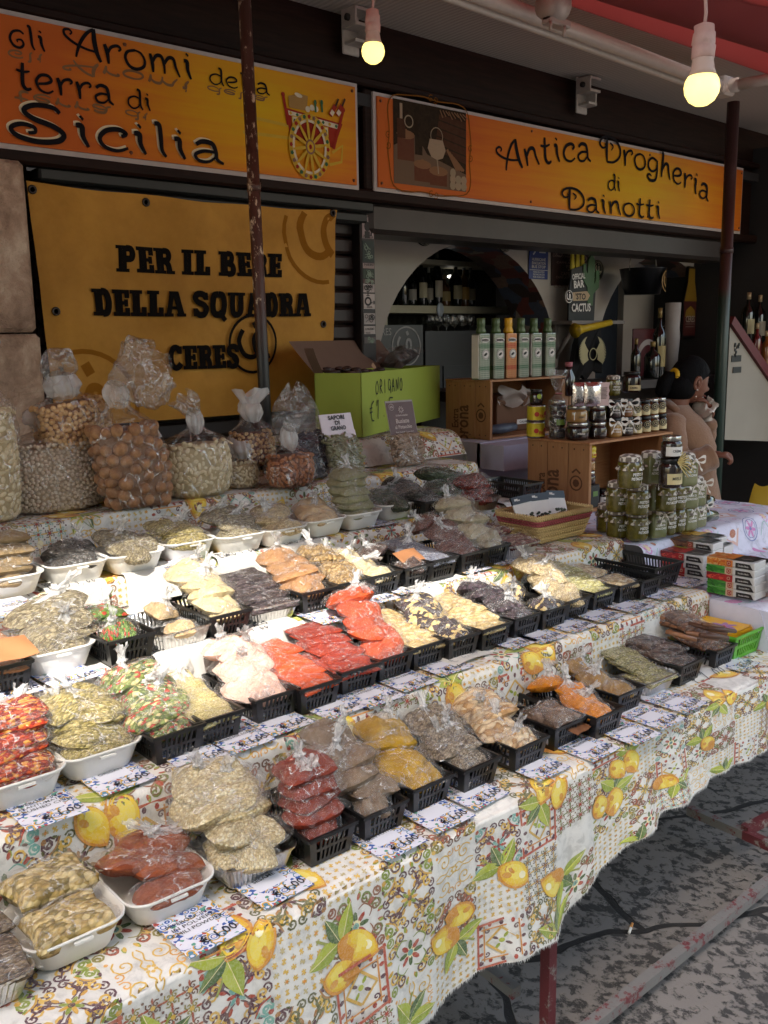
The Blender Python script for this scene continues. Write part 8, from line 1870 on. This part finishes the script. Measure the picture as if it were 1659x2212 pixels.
m = MB(); c2 = PY(1242, 714, yk-.02); d = Vector((1, -.05, .14)).normalized(); m.tube([c2, c2+d*.02, c2+d*.08, c2+d*.33], [.045, .034, .022, .018], 14); tag(m.obj('horn', plain('#b89a1c', .4)), 'yellow plastic stadium horn on the black T-shirt', 'horn')
# bucket, bottle-shaped sign, cables
yb_ = BW-.25; q0, q1 = PY(1360, 582, yb_), PY(1417, 582, yb_); c = (q0+q1)/2; rb = (q1.x-q0.x)/2; hb2 = q0.z-PY(1388, 638, yb_).z
bk = thing('metal_bucket', 'black metal bucket with gold ring emblem hanging over the bar', 'bucket', (c.x, yb_, c.z-hb2)); m = MB(); m.lathe([(rb*.76, 0), (rb, hb2), (rb*1.03, hb2+.004), (rb*.97, hb2), (rb*.74, .006), (0, .006)], 26); m.obj('pail', plain('#0f1014', .3, .3), bk)
m = MB(); m.tube([(rb*math.cos(t), 0, hb2-.01+rb*1.6*math.sin(t)) for t in [math.pi*k/14 for k in range(15)]], .004, 6); m.obj('handle', plain('#7a746c', .4, .8), bk); m = MB(); a = Art(m, lambda x, y, h: curved(rb*.92+.004, hb2*.5)(x, y, h)+Vector((0, -y*.10*0, 0)), .006, .0002); swirl(a, .06, 0, hb2*.40, .018); m.obj('lettering', plain('#8a6a34', .5), bk); m = MB(); m.tube([(0, 0, hb2+rb*1.58), (0, .0, hb2+rb*1.6+.30)], .003, 5); m.obj('hook_wire', plain('#555048', .5), bk)
yb2 = BW+.0; c = PY(1480, 731, yb2); tp = PY(1483, 576, yb2); hB = tp.z-c.z; rB = abs(PY(1498, 700, yb2).x-PY(1466, 700, yb2).x)/2
def bsil(k): return [(-.92*rB*k, 0), (.92*rB*k, 0), (rB*k, .03), (rB*k, hB*.50), (rB*.52*k, hB*.78), (rB*.46*k, hB*.97), (.36*rB*k, hB), (-.36*rB*k, hB), (-.46*rB*k, hB*.97), (-.52*rB*k, hB*.78), (-rB*k, hB*.50), (-rB*k, .03)]
bs = thing('bottle_sign', 'flat beer bottle shaped sign in yellow and red on the niche wall', 'sign', (c.x, yb2-.03, c.z)); cb = bs
slabp(bsil(1), .02, plain('#100e0e', .4), 'backing'); cb = bs
m = MB(); a = Art(m, lambda x, y, h: Vector((x, -.001-h, y)), .0005, .0002); P = [(x*.84, .02+y*.955) for x, y in bsil(1)]; a.ngon([P[0], P[1], P[2], P[3], P[10], P[11]]); m.obj('red_label', plain('#4a1c1a', .5), bs)
m = MB(); a = Art(m, lambda x, y, h: Vector((x, -.002-h, y)), .0005, .0002); a.ngon([P[10], P[3], P[4], P[5], P[8], P[9]]); a.ngon([(x*.7*rB, hB*.30+.0*y+y*hB*.12) for x, y in ((-1, 0), (1, 0), (.8, .8), (0, 1.3), (-.8, .8))]); m.obj('gold_part', plain('#8a6a20', .4), bs)
m = MB(); a = Art(m, lambda x, y, h: Vector((x, -.004-h, y)), .0005, .0002); put_text(a, 'CERES', 0, hB*.23, .06, 0, None, None, rB*1.2, .02); a.rect(-rB*.6, hB*.16, rB*.6, hB*.165); a.rect(-rB*.6, hB*.20, rB*.6, hB*.204); m.obj('lettering', plain('#a89a8c', .5), bs)
m = MB(); y = BW-.03
m.tube([PY(u, v, y) for u, v in ((1522, 560), (1526, 580), (1524, 640), (1515, 700), (1503, 740))], .006, 6); m.tube([PY(u, v, y) for u, v in ((1461, 690), (1440, 700), (1400, 730), (1368, 765))], .004, 6); m.tube([PY(u, v, y) for u, v in ((1508, 565), (1530, 600))], .005, 6); m.box(PY(1506, 558, y), (.08, .03, .05)); tag(m.obj('cables', plain('#2a2624', .6)), 'dark cables and white junction box by the bottle shaped sign', 'cables')
# red round sign, paper cups, bottles on the counter behind the vendor
zc_ = PY(1420, 815, BW-.4).z
m = MB(); m.box((4.55, BW-.28, zc_-.03), (2.4, .40, .05)); m.box((4.55, BW-.14, (zc_-.06)/2), (2.4, .05, zc_-.06)); tag(m.obj('bar_counter', plain('#2b2320', .6)), 'dark bar counter behind the wooden crates', 'counter')
c = PY(1398, 770, BW-.2); o = thing('round_sign', 'red tin sign with a white arc standing on the bar counter', 'sign', (c.x, BW-.2, zc_)); m = MB(); m.box((0, 0, .15), (.34, .01, .30), bev=.003); m.obj('plate', plain('#4a1216', .4), o); m = MB(); a = Art(m, lambda x, y, h: Vector((x, -.006-h, y)), .0006, .0002); a.ring(0, .10, .115, .035, n=26, a0=.2, a1=2.9); m.obj('white_arc', plain('#a39a94', .6), o)
c = PY(1451, 742, BW-.3); m = MB(); m.lathe([(.036, zc_), (.050, zc_+.24), (.045, zc_+.30), (.050, zc_+.46), (.0, zc_+.462)], 18, (c.x, BW-.3, 0)); tag(m.obj('paper_cups', plain('#9a9490', .7)), 'upturned stack of white paper cups on the bar counter', 'paper cups')
for i, (u, hh3, r, lb) in enumerate(((1372, .24, .03, 'plain dark bottle by the red sign'), (1421, .42, .04, 'tall amaro bottle with cream label by the cups'), (1408, .22, .05, 'round bellied blue bottle on the bar counter'))): c = PY(u, 815, BW-.42); bottle(lb, (c.x, BW-.42, zc_), hh3, r, gd_, '#8a7444', '#9a8a5a' if i == 1 else None, 'bottles on the bar counter')
# ------------------------------------------------------------------ right edge: white panel, bottles, yellow cover
yp = 2.98
P4 = [PY(u, v, yp) for u, v in ((1565, 950), (1680, 954), (1680, 855), (1577, 706))]
st = thing('bottle_stand', 'white side panel of a bottle stand with sloping red edge', 'bottle stand', P4[0]); o0 = P4[0]
m = MB(); m.add([p-o0 for p in P4]+[p-o0+Vector((.05, .03, 0)) for p in P4], [(0, 1, 2, 3), (7, 6, 5, 4), (0, 4, 5, 1), (1, 5, 6, 2), (2, 6, 7, 3), (3, 7, 4, 0)]); m.obj('white_panel', plain('#8d867a', .5, 0, 0, .15, 3), st)
d = (P4[2]-P4[3]); n_ = Vector((-d.z, 0, d.x)).normalized(); m = MB(); q = [P4[3]-n_*-.005-d*.03-o0, P4[2]-o0, P4[2]+n_*.06-o0, P4[3]+n_*.06-d*.03-o0]; m.hexa([p+Vector((0, -.02, 0)) for p in q]+[p+Vector((.0, .05, 0)) for p in q]); m.obj('red_edge', plain('#5a1c22', .5), st)
m = MB()
for (u0, v0, u1, v1) in ((1579, 768, 1600, 782), (1582, 793, 1600, 806)): a0, a1 = PY(u0, v1, yp)-o0, PY(u1, v0, yp)-o0; a1.z = PY(u0, v0, yp).z-o0.z; m.box(((a0.x+a1.x)/2, -.003, (a0.z+a1.z)/2), (a1.x-a0.x, .004, a1.z-a0.z))
a0 = PY(1590, 757, yp)-o0
for k in range(10): rr = random.Random(k); m.box((a0.x+rr.uniform(-.03, .03), -.003, a0.z+rr.uniform(-.04, .04)), (.014, .004, .018))
m.obj('stickers', plain('#161a1a', .5), st)
for i, (u, v, hh3, r, gl, lab) in enumerate(((1613, 738, .32, .042, gd_, '#a8a07c'), (1637, 742, .32, .042, gd_, '#8a8474'), (1660, 742, .31, .042, gd_, '#6a3a40'), (1632, 785, .26, .032, M_glassfill('red_liqueur', '#4a1214', '#6a1c18', 8, .08), None), (1652, 800, .26, .034, M_glassfill('orange_liqueur', '#6a3a10', '#8a5418', 8, .08), None), (1676, 800, .26, .034, M_glassfill('orange_liqueur2', '#6a3a10', '#8a5418', 8, .08), None))):
    c = PY(u, v, yp+.22-.09*(i > 2)); bottle(['first dark wine bottle on the red edged stand', 'second dark wine bottle on the red edged stand', 'dark wine bottle with pink label cut by the photo edge', 'red liqueur bottle on the lower step of the stand', 'orange liqueur bottle on the lower step of the stand', 'orange liqueur bottle cut by the photo edge'][i], c, hh3, r, gl, '#b09a78', lab, 'bottles on the red edged stand')
    m = MB(); m.box((c.x, c.y, c.z-.012), (.11, .10, .02)); o = m.obj('step_board', plain('#3a1418', .6), st); o.location = -o0
c = PY(1648, 1165, 2.25); m = MB(); m.grid(lambda a, b: Vector((c.x+.26*math.cos(math.pi*(1+a))*(.45+.55*(1-b)**.8), 2.25+.22*math.sin(math.pi*(1+a))*(.5+.5*(1-b)), .55+b*(PY(1650, 1040, 2.25).z-.55)+.0*a+.012*math.sin(a*16+b*3))), 30, 14); tag(m.obj('yellow_cover', plain('#a88a14', .6, 0, 0, .15, 8)), 'yellow cloth cover draped over something behind the chocolate boxes', 'cloth cover')
# ------------------------------------------------------------------ the vendor behind the crates
pa_ = 4.28                                                       # distance along the view axis
def PA(u, v, d=0): r = ray(u, v)*(pa_+d); return Vector((r.x, r.y, r.z+H))
RV, UV, FV = R_, Vector((0, 0, 1)), Vector((F_.x, F_.y, 0)).normalized()
k_ = pa_/FPX                                                     # metres per pixel at the figure
head = PA(1492, 822)
def hp(x, y, z): return head+Vector((R_.x, R_.y, 0)).normalized()*x+FV*y+UV*z        # x right in the picture, y away, z up
pr = thing('person', 'woman in a beige coat with black ponytail holding a white napkin to her face', 'person', (head.x, head.y, 0))
g = G('skin'); p = g.geo(); m_skin = g.end(g.bsdf(g.mix(g.noise(p, 40, 4), srgb('#68402f'), srgb('#794d3b')), .5, spec=.35))
g = G('beige_coat_wool'); p = g.geo(); n1 = g.noise(p, 9, 4, .6); n2 = g.noise(p, 300, 2); m_coat = g.end(g.bsdf(g.mix(n1, srgb('#785840'), srgb('#8a684e')), .9, normal=g.bump(g.math('ADD', n1, g.math('MULTIPLY', n2, .15)), .5, .02), sheen=.3))
g = G('black_hair'); p = g.geo(); n1 = g.noise(g.n('Mapping', {'Vector': p, 'Scale': (1, 1, .3)}).outputs[0], 120, 3, .6); m_hair = g.end(g.bsdf(g.mix(n1, (.002, .002, .0025), (.007, .0065, .007)), .7, normal=g.bump(n1, .8, .006), spec=.06))
def skin_mesh(name, verts, edges, radii, mat, parent, sub=2, root=0):
    me = bpy.data.meshes.new(name); me.from_pydata([tuple(v) for v in verts], edges, []); o = bpy.data.objects.new(name, me); COL.objects.link(o)
    md = o.modifiers.new('skin', 'SKIN'); md.use_smooth_shade = True
    for i, r in enumerate(radii):
        sv = me.skin_vertices[0].data[i]; sv.radius = (r, r) if not hasattr(r, '__len__') else r; sv.use_root = i == root
    s_ = o.modifiers.new('sub', 'SUBSURF'); s_.levels = s_.render_levels = sub
    dg = bpy.context.evaluated_depsgraph_get(); dg.update(); nm = bpy.data.meshes.new_from_object(o.evaluated_get(dg)); bpy.data.objects.remove(o)
    nm.materials.clear(); nm.materials.append(mat); nm.polygons.foreach_set('use_smooth', [True]*len(nm.polygons)); nm.name = name
    o2 = bpy.data.objects.new(name, nm); COL.objects.link(o2); o2.parent = parent; o2.location = -Vector(parent.location); return o2
# head as one shaped surface: facing right and a little away in the picture, bowed
fd = (Vector((R_.x, R_.y, 0)).normalized()*.93+FV*.30-UV*.20).normalized(); ud = (UV+fd*.20).normalized(); ud = (ud-fd*ud.dot(fd)).normalized(); sd = fd.cross(ud)
m = MB(); NU, NV = 40, 34
def headpt(a, b):
    th = 2*math.pi*a; ph = math.pi*b; f, s, u = math.sin(ph)*math.cos(th), math.sin(ph)*math.sin(th), math.cos(ph)
    F2, S2, U2 = .098*f, .074*s, .118*u
    if u < 0: S2 *= 1-.30*(-u); F2 += .018*(-u)*(f > 0)*f; F2 *= 1-.18*(-u)*(f < 0)
    if f > .2:
        F2 -= .010*math.exp(-((u-.12)/.16)**2)*(1-abs(s))                       # eye line hollow
        if abs(s) < .35: F2 += .028*math.exp(-((u+.22)/.17)**2)*math.exp(-(s/.16)**2)       # nose
        F2 += .008*math.exp(-((u+.56)/.08)**2)*math.exp(-(s/.3)**2); F2 -= .006*math.exp(-((u+.44)/.06)**2); F2 += .010*math.exp(-((u+.86)/.12)**2)*math.exp(-(s/.35)**2)
        F2 += .004*math.exp(-((u-.30)/.10)**2)
    return head+fd*F2+sd*S2+ud*U2
m.grid(lambda a, b: headpt(a, b), NU, NV)
# neck and torso follow as the same mesh's next surface (skin at neck)
nk = head-fd*.045-ud*.07; sho = PA(1452, 905, .02)
m.tube([head-ud*.04-fd*.03, nk, nk.lerp(sho, .55), sho+Vector((0, 0, -.02))], [.062, .055, .058, .075], 16)
near = -sd if (-sd).dot(FV) < 0 else sd                           # side of the head turned to the camera
ear = head+near*.072-fd*.005-ud*.012
for k, (r_, w_) in enumerate(((.030, .009), (.020, .006))): m.tube([ear+fd*(-.006+r_*.55*math.cos(t))+ud*(r_*math.sin(t))+near*(.006+.004*math.sin(t)) for t in [2*math.pi*q/14 for q in range(15)]], w_, 7, caps=False)
m.ico(ear+near*.004, .018, 2, 0, None, (.6, .6, 1.2))
# eye, brow and lips on the visible profile
bo = m.obj('head', m_skin, pr); bo.location = -Vector(pr.location)
m = MB(); ey = head+fd*.076+near*.030+ud*.012; m.ico(ey, .010, 2); o = m.obj('eye', plain('#3a2a24', .3), pr); o.location = -Vector(pr.location)
m = MB(); m.tube([head+fd*.088+near*.012+ud*.034, head+fd*.080+near*.036+ud*.040, head+fd*.062+near*.052+ud*.034], [.004, .005, .003], 6); o = m.obj('eyebrow', m_hair, pr); o.location = -Vector(pr.location)
m = MB(); m.tube([head+fd*.104+near*.0-ud*.066, head+fd*.096+near*.020-ud*.068], [.007, .005], 8); o = m.obj('lips', plain('#7a4038', .5), pr); o.location = -Vector(pr.location)
m = MB()
for k in range(2): m.ico(ear-ud*(.036+.034*k)+near*.006, .006, 1)
o = m.obj('earring', plain('#c9b8a8', .2, .6), pr); o.location = -Vector(pr.location)
# hair: cap over the skull, ponytail, scrunchie
m = MB()
def hairpt(a, b):
    th = 2*math.pi*a; ph = math.pi*b*.62; f, s, u = math.sin(ph)*math.cos(th), math.sin(ph)*math.sin(th), math.cos(ph)
    lim = 1.0; cut = max(0, f)                                   # hairline recedes over the face
    F2, S2, U2 = .112*f-.008, .084*s, .128*u+.004
    if f > 0: k = min(1, f*1.2); U2 = max(U2, .128*(.50*k-.10*(1-k))); F2 = min(F2, .098-.25*max(0, .06-U2))
    w_ = .004*math.sin(14*th)*math.sin(ph)
    return head+fd*(F2+w_*.5)+sd*(S2+w_*.3)+ud*U2
m.grid(hairpt, 48, 26)
bun = head-fd*.105+ud*.002; tail = PA(1438, 832)
m.ico(head-fd*.058-ud*.045, .084, 3, 0, None, (1, 1, .95))
m.tube([bun, bun-fd*.030-ud*.006, bun-fd*.050-ud*.045, bun-fd*.055-ud*.095, bun-fd*.045-ud*.13], [.026, .036, .042, .036, .012], 14)
o = m.obj('hair', m_hair, pr); o.location = -Vector(pr.location)
m = MB(); m.tube([bun-fd*.004+sd*.034*math.cos(t)+ud*.034*math.sin(t) for t in [2*math.pi*q/18 for q in range(19)]], .013, 8, caps=False); o = m.obj('scrunchie', plain('#c9a018', .7), pr); o.location = -Vector(pr.location)
for o in pr.children:
    o.scale = (.86, .86, .86); o.location = head*.14-Vector(pr.location)
# coat: torso, both sleeves in one skinned surface
def Q(u, v, d=0): return PA(u, v, d)
def body(pts, nm):
    m = MB(); rings = []
    for (u, v, d, rx, ry) in pts:
        c = Q(u, v, d); rr_ = []
        for k in range(26):
            th = 2*math.pi*k/26; f_ = 1+.035*math.sin(3*th+v*.03)+.03*nz3((math.cos(th)*2, math.sin(th)*2, v*.02), 1, 2); rr_.append(c+rt*rx*f_*math.cos(th)+FV*ry*f_*math.sin(th))
        rings.append(rr_)
    m.loft(rings, cap0=True, cap1=True); return m
rt = Vector((R_.x, R_.y, 0)).normalized()
mc = body([(1486, 1320, .05, .20, .17), (1482, 1200, .04, .185, .16), (1478, 1090, .03, .165, .155), (1474, 1020, .02, .155, .155), (1470, 960, .01, .15, .16), (1463, 925, .01, .138, .165), (1457, 902, .01, .112, .15), (1454, 886, .01, .082, .10), (1456, 874, .01, .062, .07)], 'coat')
def sleeve(P, R, sd_):
    P2 = [path_at([Vector(p) for p in P], k/18) for k in range(19)]; Rr = [R[min(len(R)-1, int(k/18*(len(R)-1)))]+(R[min(len(R)-1, int(k/18*(len(R)-1))+1)]-R[min(len(R)-1, int(k/18*(len(R)-1)))])*((k/18*(len(R)-1)) % 1)+.002*math.sin(k*1.9+sd_) for k in range(19)]
    mc.tube(P2, Rr, 16)
sleeve([Q(1449, 912, -.10), Q(1452, 950, -.15), Q(1462, 990, -.18), Q(1490, 1003, -.20), Q(1516, 995, -.20), Q(1540, 985, -.20)], [.066, .064, .062, .060, .058, .056], 1)
sleeve([Q(1470, 912, .15), Q(1490, 945, .17), Q(1512, 972, .17), Q(1522, 955, .14), Q(1528, 928, .11), Q(1531, 912, .08)], [.056, .054, .050, .046, .042, .038], 2)
oc = mc.obj('coat', m_coat, pr); oc.location = -Vector(pr.location)
m = MB(); cl = [(Q(1440, 868, -.02)), (Q(1462, 888, -.07)), (Q(1478, 905, -.06)), (Q(1488, 930, -.04)), (Q(1496, 975, -.06)), (Q(1500, 1060, -.08))]; m.tube(cl, [.026, .028, .026, .020, .016, .014], 8, flat=.6); o = m.obj('collar', m_coat, pr); o.location = -Vector(pr.location)
m = MB(); m.tube([Q(1472, 1290, -.02).lerp(Vector((Q(1472, 1290, -.02).x, Q(1472, 1290, -.02).y, .05)), t) for t in (0, .5, 1)], [.085, .065, .05], 12); m.tube([Q(1500, 1290, .12).lerp(Vector((Q(1500, 1290, .12).x, Q(1500, 1290, .12).y, .05)), t) for t in (0, .5, 1)], [.085, .065, .05], 12); o = m.obj('trousers', plain('#191a1e', .9), pr); o.location = -Vector(pr.location)
# hands with five fingers each
def hand_mesh(name, wrist, palm_dir, up, curl, s=1.0, thumb=1):
    pd = palm_dir.normalized(); un = (up-pd*up.dot(pd)).normalized(); sn = pd.cross(un)     # sn across the knuckles, un back of the hand
    V = [wrist, wrist+pd*.035*s, wrist+pd*.075*s]; E = [(0, 1), (1, 2)]; R = [(.026*s, .022*s), (.034*s, .018*s), (.036*s, .015*s)]
    for k, (o_, L) in enumerate(((-.027, .068), (-.009, .078), (.009, .074), (.026, .058))):
        b = wrist+pd*.082*s+sn*o_*s; a = 0; prev = 2; p = b; V.append(p); E.append((2, len(V)-1)); R.append(.0095*s); prev = len(V)-1
        for j, f in enumerate((.45, .32, .23)):
            a += curl*(1+.12*k)*(.8 if j == 0 else 1); p = p+(pd*math.cos(a)-un*math.sin(a))*L*f*s; V.append(p); E.append((prev, len(V)-1)); R.append((.0088-.0010*j)*s); prev = len(V)-1
    b = wrist+pd*.03*s-sn*.030*s*thumb; V.append(b); E.append((1, len(V)-1)); R.append(.012*s); p1 = b+(pd*.7-sn*.6*thumb-un*.35)*.034*s; V.append(p1); E.append((len(V)-2, len(V)-1)); R.append(.0100*s); p2 = p1+(pd*.8-un*.6)*.026*s; V.append(p2); E.append((len(V)-2, len(V)-1)); R.append(.0080*s)
    return skin_mesh(name, V, E, R, m_skin, pr, 1, 0)
rt = Vector((R_.x, R_.y, 0)).normalized()
hand_mesh('hand', Q(1535, 905, .05), (-rt*.35+UV*.9-FV*.25), (rt*.8+UV*.3), .55, 1.0, -1)
hand_mesh('hand', Q(1534, 984, -.20), (rt*.75+UV*.05-FV*.2), (UV*.8-FV*.3), .70, .80, 1)
# napkin held to the face
np_ = thing('napkin', 'crumpled white paper napkin in the vendor\'s raised hand', 'napkin', Q(1525, 890, -.01))
m = MB(); A0, B0_, C0_, D0_ = Q(1496, 905, .02), Q(1556, 882, -.03), Q(1530, 855, .02), Q(1506, 862, .05)
m.grid(lambda a, b: A0.lerp(B0_, a).lerp(D0_.lerp(C0_, a), b)-Vector(np_.location)+FV*(.018*math.sin(a*9+b*4)+.012*math.sin(b*13-a*5)-.03*math.sin(math.pi*a))+UV*.008*math.sin(a*14+b*3), 16, 12); m.obj('sheet', plain('#c4bcb4', .9), np_)
m = MB(); A1, B1_, C1_ = Q(1490, 915, .05), Q(1542, 908, .02), Q(1500, 868, .06)
m.grid(lambda a, b: A1.lerp(B1_, a).lerp(C1_.lerp(Q(1524, 872, .02), a), b)-Vector(np_.location)+FV*(.015*math.sin(a*7-b*5)+.01*math.sin(b*11)), 14, 10); m.obj('sheet', plain('#b0a69c', .9), np_)
